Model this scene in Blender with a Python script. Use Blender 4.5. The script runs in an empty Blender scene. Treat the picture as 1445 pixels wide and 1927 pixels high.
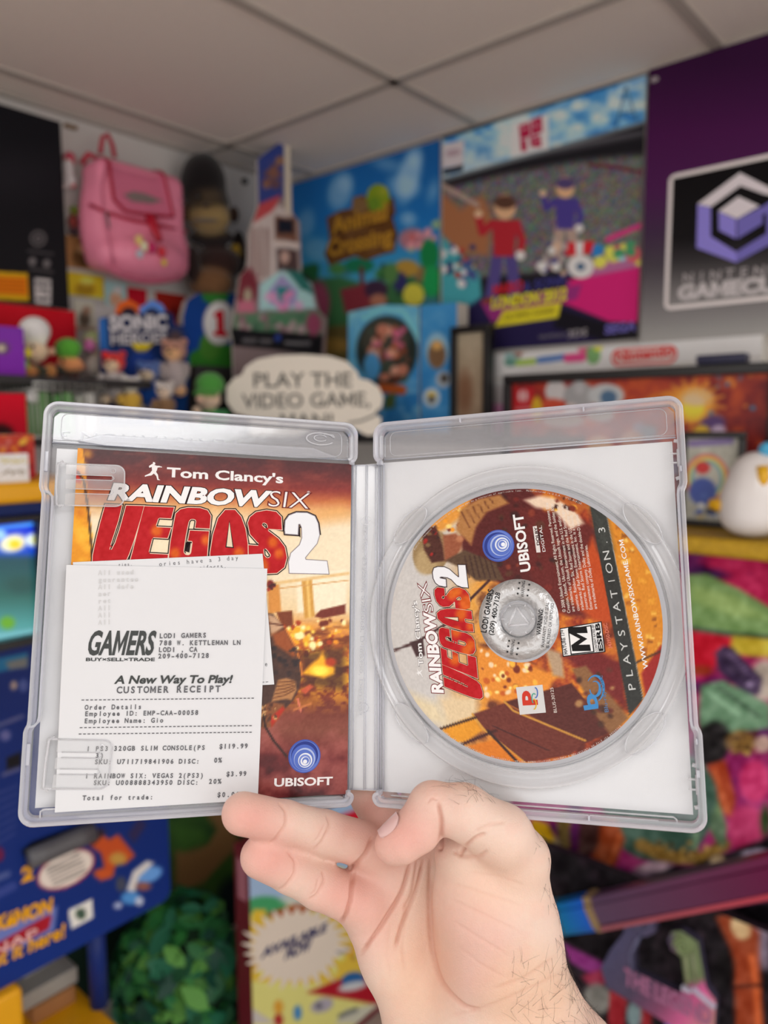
import bpy, math, random
import numpy as np
from mathutils import Vector
from mathutils.geometry import tessellate_polygon

# ------------------------------------------------------------------ scene, camera, world, lights
SC = bpy.context.scene
COL = SC.collection
IMG_W, IMG_H = 1445, 1927
CX, CY, FPX = IMG_W / 2, IMG_H / 2, 1450.0
CAM = np.array([0.0, 0.0, 1.66])
AZ, PITCH, ROLL = np.radians([48.99, -6.494, -0.208])
FWD = np.array([np.sin(AZ) * np.cos(PITCH), np.cos(AZ) * np.cos(PITCH), np.sin(PITCH)])
_r = np.array([np.cos(AZ), -np.sin(AZ), 0.0])
_u = np.cross(_r, FWD)
RGT = np.cos(ROLL) * _r + np.sin(ROLL) * _u
UPV = -np.sin(ROLL) * _r + np.cos(ROLL) * _u

cam_data = bpy.data.cameras.new('camera')
cam = bpy.data.objects.new('camera', cam_data)
COL.objects.link(cam)
from mathutils import Matrix
cam.matrix_world = Matrix(((RGT[0], UPV[0], -FWD[0], CAM[0]), (RGT[1], UPV[1], -FWD[1], CAM[1]),
                           (RGT[2], UPV[2], -FWD[2], CAM[2]), (0, 0, 0, 1)))
cam_data.sensor_fit = 'VERTICAL'
cam_data.sensor_height = 36.0
cam_data.lens = FPX / IMG_H * 36.0
cam_data.clip_start = 0.01
cam_data.dof.use_dof = True
cam_data.dof.focus_distance = 0.333
cam_data.dof.aperture_fstop = 7.0
SC.camera = cam

CEIL = 2.435
WALL_Y, WALL_X = 1.943, 1.767
SC.view_settings.view_transform = 'Standard'
SC.view_settings.look = 'None'
SC.view_settings.gamma = 1.0
SC.view_settings.use_curve_mapping = False
SC.view_settings.exposure = 0.50
world = bpy.data.worlds.new('world'); SC.world = world
world.use_nodes = True
bg = world.node_tree.nodes['Background']
bg.inputs[0].default_value = (1.0, 0.95, 0.92, 1)
bg.inputs[1].default_value = 1.0
SC.cycles.max_bounces = 10
SC.cycles.transparent_max_bounces = 24
SC.cycles.diffuse_bounces = 3
SC.cycles.caustics_reflective = False
SC.cycles.caustics_refractive = False
SC.cycles.sample_clamp_indirect = 4.0

LIGHT_SPOTS = [(-.41, -.93, 7.0), (-.41, -2.76, 9.0), (.81, -1.54, 7.0), (-1.63, .895, 8.0)]
for lx, ly, pw in LIGHT_SPOTS:
    ld = bpy.data.lights.new('troffer_light', 'AREA')
    ld.shape = 'RECTANGLE'; ld.size = 1.16; ld.size_y = 0.55; ld.energy = pw
    ld.color = (0.98, 0.99, 1.0)
    lo = bpy.data.objects.new('troffer_light', ld); COL.objects.link(lo)
    lo.location = (lx, ly, CEIL - 0.012)

# ------------------------------------------------------------------ pixel <-> world
def ray(px, py):
    return FWD + RGT * ((px - CX) / FPX) - UPV * ((py - CY) / FPX)
def at(px, py, d):                       # point at depth d along the optical axis
    return CAM + ray(px, py) * d
def on_y(px, py, y):
    r = ray(px, py); return CAM + r * (y / r[1])
def on_x(px, py, x):
    r = ray(px, py); return CAM + r * (x / r[0])
def on_z(px, py, z):
    r = ray(px, py); return CAM + r * ((z - CAM[2]) / r[2])
def project(P):
    D = np.asarray(P, float) - CAM
    z = D @ FWD
    return np.stack([CX + FPX * (D @ RGT) / z, CY - FPX * (D @ UPV) / z], -1)

class Frame:
    """a plane: origin o, axes u (across), v (up), n (towards the viewer)"""
    def __init__(s, o, u, v, n=None):
        s.o = np.array(o, float); s.u = np.array(u, float); s.v = np.array(v, float)
        s.n = np.cross(s.u, s.v) if n is None else np.array(n, float)
    def loc(s, px, py, z=0.0):
        r = ray(px, py); o = s.o + s.n * z
        t = ((o - CAM) @ s.n) / (r @ s.n)
        d = CAM + r * t - o
        return np.array([d @ s.u, d @ s.v])
    def pt(s, a, b, z=0.0):
        a = np.asarray(a, float); b = np.asarray(b, float); z = np.asarray(z, float)
        return s.o + a[..., None] * s.u + b[..., None] * s.v + z[..., None] * s.n
    def pts(s, ab, z=0.0):
        ab = np.asarray(ab, float)
        return s.pt(ab[:, 0], ab[:, 1], np.full(len(ab), z) if np.isscalar(z) else z)
def left_frame(y):      # faces -Y
    return Frame((0, y, 0), (1, 0, 0), (0, 0, 1), (0, -1, 0))
def right_frame(x):     # faces -X
    return Frame((x, 0, 0), (0, -1, 0), (0, 0, 1), (-1, 0, 0))
ALPHA = lambda a, b, t: a + (b - a) * t

# ------------------------------------------------------------------ colours and materials
def lin(c):
    c = np.asarray(c, float) / 255.0
    return np.where(c <= 0.04045, c / 12.92, ((c + 0.055) / 1.055) ** 2.4)
_mats = {}
def mat(name, rgb=None, rough=0.5, metal=0.0, spec=0.5, noise=0.06, nscale=40.0, bump=0.0, bscale=200.0,
        sheen=0.0, coat=0.0, sss=0.0, emit=0.0, gain=1.0):
    """procedural principled material; rgb is an sRGB colour, None reads the printed colours of the surface"""
    if name in _mats: return _mats[name]
    m = bpy.data.materials.new(name); m.use_nodes = True
    nt = m.node_tree; b = nt.nodes['Principled BSDF']
    geo = nt.nodes.new('ShaderNodeTexCoord')
    nz = nt.nodes.new('ShaderNodeTexNoise'); nz.inputs['Scale'].default_value = nscale; nz.inputs['Detail'].default_value = 3
    nt.links.new(geo.outputs['Object'], nz.inputs['Vector'])
    mr = nt.nodes.new('ShaderNodeMapRange'); mr.inputs['To Min'].default_value = 1 - noise; mr.inputs['To Max'].default_value = 1 + noise
    nt.links.new(nz.outputs['Fac'], mr.inputs['Value'])
    mul = nt.nodes.new('ShaderNodeVectorMath'); mul.operation = 'SCALE'
    nt.links.new(mr.outputs['Result'], mul.inputs['Scale'])
    if rgb is None:
        at_ = nt.nodes.new('ShaderNodeVertexColor'); at_.layer_name = 'Col'
        nt.links.new(at_.outputs['Color'], mul.inputs[0])
    else:
        mul.inputs[0].default_value = tuple(np.clip(lin(rgb) * gain, 0, 0.95))
    nt.links.new(mul.outputs[0], b.inputs['Base Color'])
    b.inputs['Roughness'].default_value = rough
    b.inputs['Metallic'].default_value = metal
    b.inputs['Specular IOR Level'].default_value = spec
    if sheen: b.inputs['Sheen Weight'].default_value = sheen
    if coat:
        b.inputs['Coat Weight'].default_value = coat; b.inputs['Coat Roughness'].default_value = 0.1
    if sss:
        b.inputs['Subsurface Weight'].default_value = sss
        b.inputs['Subsurface Radius'].default_value = (1.0, 0.35, 0.2)
        b.inputs['Subsurface Scale'].default_value = 0.004
    if emit:
        nt.links.new(mul.outputs[0], b.inputs['Emission Color']); b.inputs['Emission Strength'].default_value = emit
    if bump:
        nb = nt.nodes.new('ShaderNodeTexNoise'); nb.inputs['Scale'].default_value = bscale; nb.inputs['Detail'].default_value = 4
        nt.links.new(geo.outputs['Object'], nb.inputs['Vector'])
        bp = nt.nodes.new('ShaderNodeBump'); bp.inputs['Strength'].default_value = bump; bp.inputs['Distance'].default_value = 0.002
        nt.links.new(nb.outputs['Fac'], bp.inputs['Height']); nt.links.new(bp.outputs['Normal'], b.inputs['Normal'])
    _mats[name] = m
    return m
def plastic(name, tint=(0.93, 0.94, 0.97), refl=0.045, body=0.22, rough=0.12, bump=0.0, edge=0.5, white=(0.80, 0.81, 0.86), bscale=300.0):
    """milky clear polypropylene: part see-through, part white body, glossy coat; edges whiter than faces"""
    if name in _mats: return _mats[name]
    m = bpy.data.materials.new(name); m.use_nodes = True
    nt = m.node_tree; b = nt.nodes['Principled BSDF']; out = nt.nodes['Material Output']
    b.inputs['Base Color'].default_value = (*white, 1); b.inputs['Roughness'].default_value = rough
    tr = nt.nodes.new('ShaderNodeBsdfTransparent'); tr.inputs[0].default_value = (*tint, 1)
    gl = nt.nodes.new('ShaderNodeBsdfGlossy'); gl.inputs['Roughness'].default_value = rough; gl.inputs[0].default_value = (1, 1, 1, 1)
    lw = nt.nodes.new('ShaderNodeLayerWeight'); lw.inputs['Blend'].default_value = 0.35
    mr = nt.nodes.new('ShaderNodeMapRange'); mr.inputs['To Min'].default_value = body; mr.inputs['To Max'].default_value = min(0.97, body + edge)
    nz = nt.nodes.new('ShaderNodeTexNoise'); nz.inputs['Scale'].default_value = 60
    tc = nt.nodes.new('ShaderNodeTexCoord'); nt.links.new(tc.outputs['Object'], nz.inputs['Vector'])
    ad = nt.nodes.new('ShaderNodeMath'); ad.operation = 'MULTIPLY_ADD'; ad.inputs[1].default_value = 0.08
    nt.links.new(lw.outputs['Facing'], mr.inputs['Value'])
    nt.links.new(nz.outputs['Fac'], ad.inputs[0]); nt.links.new(mr.outputs['Result'], ad.inputs[2])
    mx = nt.nodes.new('ShaderNodeMixShader')
    nt.links.new(ad.outputs[0], mx.inputs[0]); nt.links.new(tr.outputs[0], mx.inputs[1]); nt.links.new(b.outputs[0], mx.inputs[2])
    pw = nt.nodes.new('ShaderNodeMath'); pw.operation = 'POWER'; pw.inputs[1].default_value = 5.0
    lw2 = nt.nodes.new('ShaderNodeLayerWeight'); lw2.inputs['Blend'].default_value = 0.5
    nt.links.new(lw2.outputs['Facing'], pw.inputs[0])
    fr = nt.nodes.new('ShaderNodeMath'); fr.operation = 'MULTIPLY_ADD'; fr.inputs[1].default_value = 0.9; fr.inputs[2].default_value = refl
    nt.links.new(pw.outputs[0], fr.inputs[0])
    mx2 = nt.nodes.new('ShaderNodeMixShader')
    nt.links.new(fr.outputs[0], mx2.inputs[0]); nt.links.new(mx.outputs[0], mx2.inputs[1]); nt.links.new(gl.outputs[0], mx2.inputs[2])
    nt.links.new(mx2.outputs[0], out.inputs['Surface'])
    if bump:
        nb = nt.nodes.new('ShaderNodeTexNoise'); nb.inputs['Scale'].default_value = bscale; nb.inputs['Detail'].default_value = 3
        nt.links.new(tc.outputs['Object'], nb.inputs['Vector'])
        bp = nt.nodes.new('ShaderNodeBump'); bp.inputs['Strength'].default_value = bump; bp.inputs['Distance'].default_value = 0.001
        nt.links.new(nb.outputs['Fac'], bp.inputs['Height'])
        for nd in (b, gl, lw2): nt.links.new(bp.outputs['Normal'], nd.inputs['Normal'])
    _mats[name] = m
    return m

# ------------------------------------------------------------------ mesh builder
class MB:
    def __init__(s):
        s.V = []; s.C = []; s.n = 0; s.L = []; s.S = []; s.M = []; s.mats = []; s.SM = []
    def mi(s, m):
        if m not in s.mats: s.mats.append(m)
        return s.mats.index(m)
    def add(s, verts, faces, m, col=None, smooth=False):
        verts = np.asarray(verts, float)
        s.V.append(verts)
        c = np.ones((len(verts), 3)) * 0.8 if col is None else np.broadcast_to(np.asarray(col, float), (len(verts), 3))
        s.C.append(np.array(c)); k = s.mi(m)
        if isinstance(faces, np.ndarray):
            s.L.append((faces + s.n).ravel()); s.S.append(np.full(len(faces), faces.shape[1])); nf = len(faces)
        else:
            s.L.append(np.array([i + s.n for f in faces for i in f], int)); s.S.append(np.array([len(f) for f in faces], int)); nf = len(faces)
        s.M.append(np.full(nf, k)); s.SM.append(np.full(nf, smooth))
        s.n += len(verts); return s
    def build(s, name, parent=None, label=None, cat=None, group=None, kind=None, origin=None):
        V = np.concatenate(s.V)
        if origin is None:
            if parent is None:
                lo, hi = V.min(0), V.max(0); origin = np.array([(lo[0] + hi[0]) / 2, (lo[1] + hi[1]) / 2, lo[2]])
            else: origin = np.array(parent['_org'])
        origin = np.asarray(origin, float)
        me = bpy.data.meshes.new(name)
        L = np.concatenate(s.L); S = np.concatenate(s.S)
        me.vertices.add(len(V)); me.vertices.foreach_set('co', (V - origin).astype(np.float32).ravel())
        me.loops.add(len(L)); me.loops.foreach_set('vertex_index', L.astype(np.int32))
        me.polygons.add(len(S)); me.polygons.foreach_set('loop_start', np.concatenate([[0], np.cumsum(S)[:-1]]).astype(np.int32))
        me.polygons.foreach_set('material_index', np.concatenate(s.M).astype(np.int32))
        me.polygons.foreach_set('use_smooth', np.concatenate(s.SM))
        for m in s.mats: me.materials.append(m)
        ca = me.color_attributes.new('Col', 'FLOAT_COLOR', 'POINT')
        C = np.concatenate(s.C); ca.data.foreach_set('color', np.c_[np.clip(C, 0, 1), np.ones(len(C))].astype(np.float32).ravel())
        me.update(calc_edges=True); me.validate()
        o = bpy.data.objects.new(name, me); COL.objects.link(o)
        if parent is not None:
            o.parent = parent; o.location = origin - np.array(parent['_org'])
        else: o.location = origin
        o['_org'] = [float(x) for x in origin]
        tag(o, label, cat, group, kind)
        return o
    # ---- shapes
    def quad(s, P, m, col=None): return s.add(P, [[0, 1, 2, 3]], m, col)
    def box(s, c, ax, half, m, col=None, bev=0.0):
        """box at c with axes ax (3 rows) and half sizes; bev rounds its edges"""
        c = np.asarray(c, float); ax = np.asarray(ax, float); h = np.asarray(half, float)
        if bev <= 0:
            sg = np.array([[x, y, z] for z in (-1, 1) for y in (-1, 1) for x in (-1, 1)], float)
            return s.add(c + (sg * h) @ ax, [[0, 2, 3, 1], [4, 5, 7, 6], [0, 1, 5, 4], [2, 6, 7, 3], [0, 4, 6, 2], [1, 3, 7, 5]], m, col)
        n = 5; bev = min(bev, h.min() * 0.98)
        g = np.concatenate([-np.cos(np.linspace(0, math.pi / 2, n)), np.cos(np.linspace(math.pi / 2, 0, n))])
        V = []; Fc = []
        for a in range(3):
            for sgn in (-1, 1):
                i, j = (a + 1) % 3, (a + 2) % 3
                A, B = np.meshgrid(g, g, indexing='ij'); P = np.zeros((2 * n, 2 * n, 3)); P[..., i] = A; P[..., j] = B; P[..., a] = sgn
                core = np.sign(P) * 0; 
                sx = np.zeros_like(P)
                idx = np.r_[-np.ones(n), np.ones(n)]
                sx[..., i] = idx[:, None] * (h[i] - bev); sx[..., j] = idx[None, :] * (h[j] - bev); sx[..., a] = sgn * (h[a] - bev)
                d = np.zeros_like(P)
                t = np.linspace(-1, 0, n); tt = np.r_[t, -t[::-1]]
                d[..., i] = np.tan(tt * math.pi / 4)[:, None]; d[..., j] = np.tan(tt * math.pi / 4)[None, :]; d[..., a] = sgn
                d /= np.linalg.norm(d, axis=-1, keepdims=True)
                P = sx + d * bev; b0 = len(V); V.extend(P.reshape(-1, 3))
                for p in range(2 * n - 1):
                    for q in range(2 * n - 1):
                        f = [b0 + p * 2 * n + q, b0 + (p + 1) * 2 * n + q, b0 + (p + 1) * 2 * n + q + 1, b0 + p * 2 * n + q + 1]
                        Fc.append(f if sgn > 0 else f[::-1])
        V = np.array(V)
        key, inv = np.unique(np.round(V, 7), axis=0, return_inverse=True); inv = inv.ravel()
        return s.add(c + key @ ax, np.array([[inv[i] for i in f] for f in Fc]), m, col, True)
    def wbox(s, lo, hi, m, col=None, bev=0.0):
        lo = np.asarray(lo, float); hi = np.asarray(hi, float)
        return s.box((lo + hi) / 2, np.eye(3), (hi - lo) / 2, m, col, bev)
    def tube(s, P, r, m, col=None, n=8, closed=False, caps=True):
        P = np.asarray(P, float); k = len(P); r = np.broadcast_to(np.asarray(r, float), (k,))
        T = np.roll(P, -1, 0) - np.roll(P, 1, 0) if closed else np.gradient(P, axis=0)
        T /= np.linalg.norm(T, axis=1, keepdims=True) + 1e-12
        up = np.array([0, 0, 1.0]) if abs(T[0, 2]) < .9 else np.array([1.0, 0, 0])
        N = np.cross(T[0], up); N /= np.linalg.norm(N); ring = []
        a = np.arange(n) * 2 * math.pi / n
        for i in range(k):
            N = N - T[i] * (N @ T[i]); N /= np.linalg.norm(N) + 1e-12; B = np.cross(T[i], N)
            ring.append(P[i] + r[i] * (np.cos(a)[:, None] * N + np.sin(a)[:, None] * B))
        V = np.concatenate(ring); F = []
        for i in range(k if closed else k - 1):
            j = (i + 1) % k
            for q in range(n): F.append([i * n + q, i * n + (q + 1) % n, j * n + (q + 1) % n, j * n + q])
        if caps and not closed: F += [list(range(n))[::-1], [(k - 1) * n + q for q in range(n)]]
        return s.add(V, F, m, col, True)
    def ell(s, c, r, m, col=None, ax=None, nu=20, nv=12):
        c = np.asarray(c, float); r = np.broadcast_to(np.asarray(r, float), (3,)); ax = np.eye(3) if ax is None else np.asarray(ax)
        th = np.linspace(0, math.pi, nv + 1); ph = np.arange(nu) * 2 * math.pi / nu
        V = [[0, 0, 1]] + [[math.sin(t) * math.cos(p), math.sin(t) * math.sin(p), math.cos(t)] for t in th[1:-1] for p in ph] + [[0, 0, -1]]
        F = [[0, 1 + q, 1 + (q + 1) % nu] for q in range(nu)]
        for i in range(nv - 2):
            for q in range(nu): F.append([1 + i * nu + q, 1 + (i + 1) * nu + q, 1 + (i + 1) * nu + (q + 1) % nu, 1 + i * nu + (q + 1) % nu])
        e = len(V) - 1
        F += [[e, 1 + (nv - 2) * nu + (q + 1) % nu, 1 + (nv - 2) * nu + q] for q in range(nu)]
        return s.add(c + (np.array(V) * r) @ ax, F, m, col, True)
    def poly(s, fr, ab, z, m, col=None):
        """flat filled outline on a frame"""
        ab = np.asarray(ab, float)
        t = tessellate_polygon([[Vector((float(a), float(b), 0)) for a, b in ab]])
        return s.add(fr.pts(ab, z), orient(ab, t), m, col)
    def prism(s, fr, ab, z0, z1, m, col=None, smooth=False):
        """outline on a frame given thickness z0..z1"""
        ab = np.asarray(ab, float); k = len(ab)
        if area(ab) < 0: ab = ab[::-1]
        t = tessellate_polygon([[Vector((float(a), float(b), 0)) for a, b in ab]])
        t = orient(ab, t)
        s.add(fr.pts(ab, z1), t, m, col); s.add(fr.pts(ab, z0), [f[::-1] for f in t], m, col)
        V = np.concatenate([fr.pts(ab, z0), fr.pts(ab, z1)])
        return s.add(V, [[i, (i + 1) % k, k + (i + 1) % k, k + i] for i in range(k)], m, col, smooth)
    def tris(s, fr, ab, tri, z, m, col=None):
        return s.add(fr.pts(ab, z), tri, m, col)
    def lathe(s, fr, c, prof, m, col=None, n=96, closed=False):
        """profile [(radius, z)] turned round the frame's normal at c"""
        prof = np.asarray(prof, float); a = np.arange(n) * 2 * math.pi / n; k = len(prof)
        V = np.concatenate([fr.pt(c[0] + p[0] * np.cos(a), c[1] + p[0] * np.sin(a), np.full(n, p[1])) for p in prof])
        F = []
        for i in range(k if closed else k - 1):
            j = (i + 1) % k
            for q in range(n): F.append([i * n + q, i * n + (q + 1) % n, j * n + (q + 1) % n, j * n + q])
        return s.add(V, np.array(F)[:, ::-1], m, col, True)
    def sweep(s, fr, path, prof, m, col=None, smooth=False, closed=True):
        """profile [(inset, z)] swept round a closed outline (counter-clockwise) of a frame"""
        path = np.asarray(path, float); k = len(path)
        e = np.roll(path, -1, 0) - path; e /= np.linalg.norm(e, axis=1, keepdims=True)
        nn = np.c_[-e[:, 1], e[:, 0]]
        if not closed: nn[-1] = nn[-2]
        pv = np.roll(nn, 1, 0)
        if not closed: pv[0] = nn[0]
        b = nn + pv; b /= np.maximum((b * nn).sum(1, keepdims=True), 0.3)
        V = np.concatenate([fr.pts(path + b * d, z) for d, z in prof]); P = len(prof); F = []
        for i in range(P - 1):
            for q in range(k if closed else k - 1): F.append([i * k + q, i * k + (q + 1) % k, (i + 1) * k + (q + 1) % k, (i + 1) * k + q])
        return s.add(V, np.array(F), m, col, smooth)
def area(ab):
    x, y = ab[:, 0], ab[:, 1]; return 0.5 * np.sum(x * np.roll(y, -1) - np.roll(x, -1) * y)
def orient(ab, tris):
    out = []
    for t in tris:
        p, q, r = ab[t[0]], ab[t[1]], ab[t[2]]
        c = (q[0] - p[0]) * (r[1] - p[1]) - (q[1] - p[1]) * (r[0] - p[0])
        out.append(list(t) if c > 0 else list(t)[::-1])
    return out
def tag(o, label=None, cat=None, group=None, kind=None):
    if label: o['label'] = label
    if cat: o['category'] = cat
    if group: o['group'] = group
    if kind: o['kind'] = kind
    return o
def empty(name, loc, label, cat, group=None):
    o = bpy.data.objects.new(name, None); COL.objects.link(o); o.empty_display_size = 0.02
    o.location = [float(x) for x in loc]; o['_org'] = [float(x) for x in loc]
    return tag(o, label, cat, group)
def rrect(w, h, r, n=6, cx=0.0, cy=0.0):
    P = []
    for sx, sy, a0 in ((1, -1, -90), (1, 1, 0), (-1, 1, 90), (-1, -1, 180)):
        for i in range(n + 1):
            a = math.radians(a0 + 90 * i / n)
            P.append((cx + sx * (w / 2 - r) + r * math.cos(a), cy + sy * (h / 2 - r) + r * math.sin(a)))
    return np.array(P)
def circ(cx, cy, rx, ry=None, n=40, rot=0.0, a0=0, a1=360):
    a = np.radians(np.linspace(a0, a1, n, endpoint=(a1 - a0) % 360 != 0)); ry = rx if ry is None else ry
    x, y = rx * np.cos(a), ry * np.sin(a); c, s_ = math.cos(rot), math.sin(rot)
    return np.c_[cx + c * x - s_ * y, cy + s_ * x + c * y]
def strip(ab, w):
    """outline of a line of width w along points"""
    ab = np.asarray(ab, float); t = np.gradient(ab, axis=0); t /= np.linalg.norm(t, axis=1, keepdims=True)
    n = np.c_[-t[:, 1], t[:, 0]] * np.broadcast_to(np.asarray(w, float), (len(ab),))[:, None] / 2
    return np.concatenate([ab + n, (ab - n)[::-1]])

# ------------------------------------------------------------------ lettering
_tc = {}
def glyph_m(b):
    """capital M drawn as one outline, so that it can be made bolder"""
    x0, x1, y0, y1, w, m = .073 - b, .709 + b, -b, .682 + b, .1 + 2 * b, .391
    Q = np.array([(x0, y0), (x0 + w, y0), (x0 + w, .46 - b), (m, .06 - b), (x1 - w, .46 - b), (x1 - w, y0), (x1, y0), (x1, y1), (x1 - w * .95, y1), (m, .27 + b), (x0 + w * .95, y1), (x0, y1)])
    return Q, orient(Q, tessellate_polygon([[Vector((float(x), float(y), 0)) for x, y in Q]]))
def glyphs(txt, bold=0.0):
    key = (txt, round(bold, 4))
    if key in _tc: return _tc[key]
    if bold > 0 and 'M' in txt:
        if txt == 'M': r = glyph_m(bold)
        else:
            V, F, n = [], [], 0; bar = glyphs('|')[0][:, 0].max()
            for i, ch in enumerate(txt):
                if ch == ' ': continue
                x = glyphs(txt[:i] + '|')[0][:, 0].max() - bar if i else 0.0
                v, f = glyphs(ch, bold)
                if not len(v): continue
                V.append(v + [x, 0]); F += [[k + n for k in q] for q in f]; n += len(v)
            r = (np.concatenate(V), F)
        _tc[key] = r; return r
    cu = bpy.data.curves.new('lettering', 'FONT'); cu.body = txt; cu.size = 1.0; cu.offset = bold; cu.resolution_u = 3
    cu.fill_mode = 'FRONT'
    o = bpy.data.objects.new('lettering', cu); COL.objects.link(o)
    dg = bpy.context.evaluated_depsgraph_get(); dg.update()
    me = bpy.data.meshes.new_from_object(o.evaluated_get(dg))
    V = np.zeros(len(me.vertices) * 3); me.vertices.foreach_get('co', V); V = V.reshape(-1, 3)[:, :2].copy()
    F = orient(V, [tuple(p.vertices) for p in me.polygons]) if len(V) else []
    bpy.data.objects.remove(o); bpy.data.curves.remove(cu); bpy.data.meshes.remove(me)
    _tc[key] = (V, F); return V, F
def twidth(txt):
    V, F = glyphs(txt); return (V[:, 0].min(), V[:, 0].max()) if len(V) else (0, 0)
CAPH = 0.682
def mpp(fr, px, py, z=0.0):
    """metres per photo pixel at a place of a frame, across the viewing direction"""
    p = fr.pt(*fr.loc(px, py, z), z); return float((p - CAM) @ FWD) / FPX
def text(mb, fr, txt, p0, p1, hpx, m, col=None, z=0.0002, bold=0.0, shear=0.0, mono=False, wide=0.88):
    """lettering on a frame from the baseline start p0 to its end p1 (photo pixels), capitals hpx tall"""
    a = fr.loc(*p0, z); b = fr.loc(*p1, z); d = b - a; L = np.linalg.norm(d); d = d / L; nrm = np.array([-d[1], d[0]])
    # height along the frame: measured from a pixel offset perpendicular to the baseline
    q = np.array(p1, float) - np.array(p0, float); q /= np.linalg.norm(q); up = np.array([q[1], -q[0]]) * hpx
    h = abs((fr.loc(p0[0] + up[0], p0[1] + up[1], z) - a) @ nrm) if hpx else L / 5
    if mono:
        n = len(txt); pitch = L / n
        for i, ch in enumerate(txt):
            if ch == ' ': continue
            V, F = glyphs(ch, bold)
            if not len(V): continue
            w = V[:, 0].max() - V[:, 0].min(); cx = (V[:, 0].max() + V[:, 0].min()) / 2
            sx = min(h / CAPH * wide, pitch * 0.86 / max(w, 1e-3)) if ch not in "-" else pitch * 0.62 / w
            if ch in "1lI.,:'!|": sx = h / CAPH * 0.95
            x = (V[:, 0] - cx) * sx + pitch * (i + 0.5); y = V[:, 1] * h / CAPH
            mb.add(fr.pts(a + x[:, None] * d + (y[:, None]) * nrm, z), F, m, col)
        return
    V, F = glyphs(txt, bold); x0, x1 = twidth(txt)
    sx = L / (x1 - x0); sy = h / CAPH
    x = (V[:, 0] - x0) * sx; y = V[:, 1] * sy
    x = x + shear * y
    mb.add(fr.pts(a + x[:, None] * d + y[:, None] * nrm, z), F, m, col)
def arc_text(mb, fr, c, R, txt, a0, a1, h, m, col, z, inward=False):
    """lettering along a circle from angle a0 to a1 (degrees)"""
    n = len(txt); sgn = 1 if a1 > a0 else -1
    for i, ch in enumerate(txt):
        if ch == ' ': continue
        V, F = glyphs(ch); 
        if not len(V): continue
        t = math.radians(a0 + (a1 - a0) * (i + .5) / n)
        er = np.array([math.cos(t), math.sin(t)]); et = np.array([-er[1], er[0]]) * sgn
        up = np.array([-et[1], et[0]])
        p = np.array(c) + er * R
        x = (V[:, 0] - V[:, 0].mean()) * h / CAPH * .9; y = V[:, 1] * h / CAPH
        mb.add(fr.pts(p + x[:, None] * et + y[:, None] * up, z), F, m, col)

# ------------------------------------------------------------------ printed artwork (colours baked on a fine grid)
def vnoise(x, y, seed=0):
    xi = np.floor(x).astype(np.int64); yi = np.floor(y).astype(np.int64); fx = x - xi; fy = y - yi
    fx = fx * fx * (3 - 2 * fx); fy = fy * fy * (3 - 2 * fy)
    def h(i, j):
        n = (i * 374761393 + j * 668265263 + seed * 1442695041) & 0xffffffff
        n = ((n ^ (n >> 13)) * 1274126177) & 0xffffffff
        return ((n ^ (n >> 16)) & 0xffff) / 65535.0
    return (h(xi, yi) * (1 - fx) + h(xi + 1, yi) * fx) * (1 - fy) + (h(xi, yi + 1) * (1 - fx) + h(xi + 1, yi + 1) * fx) * fy
def fbm(x, y, o=4, seed=0):
    t = 0; a = .5
    for i in range(o): t = t + a * vnoise(x * 2 ** i, y * 2 ** i, seed + i * 17); a *= .5
    return t / (1 - .5 ** o)
def sdpoly(P, Q):
    """signed distance (negative inside) of points to a polygon"""
    Q = np.asarray(Q, float); d = np.full(len(P), 1e9); ins = np.zeros(len(P), bool)
    for i in range(len(Q)):
        a = Q[i]; b = Q[(i + 1) % len(Q)]; e = b - a; w = P - a
        t = np.clip((w @ e) / (e @ e + 1e-9), 0, 1); d = np.minimum(d, np.hypot(*(w - t[:, None] * e).T))
        c = ((a[1] > P[:, 1]) != (b[1] > P[:, 1])) & (P[:, 0] < (b[0] - a[0]) * (P[:, 1] - a[1]) / (b[1] - a[1] + 1e-12) + a[0])
        ins ^= c
    return np.where(ins, -d, d)
def offset_outline(Q, d):
    """outline grown by d along its corner bisectors"""
    Q = np.asarray(Q, float); Q = Q if area(Q) > 0 else Q[::-1]
    e = np.roll(Q, -1, 0) - Q; e /= np.linalg.norm(e, axis=1, keepdims=True) + 1e-12; n = np.c_[e[:, 1], -e[:, 0]]; m = np.roll(n, 1, 0)
    b = n + m; b /= np.linalg.norm(b, axis=1, keepdims=True) + 1e-9
    return Q + b * np.minimum(d / np.maximum((b * n).sum(1), .45), abs(d) * 2)[:, None] if d > 0 else Q + b * np.maximum(d / np.maximum((b * n).sum(1), .45), -abs(d) * 2)[:, None]
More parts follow.
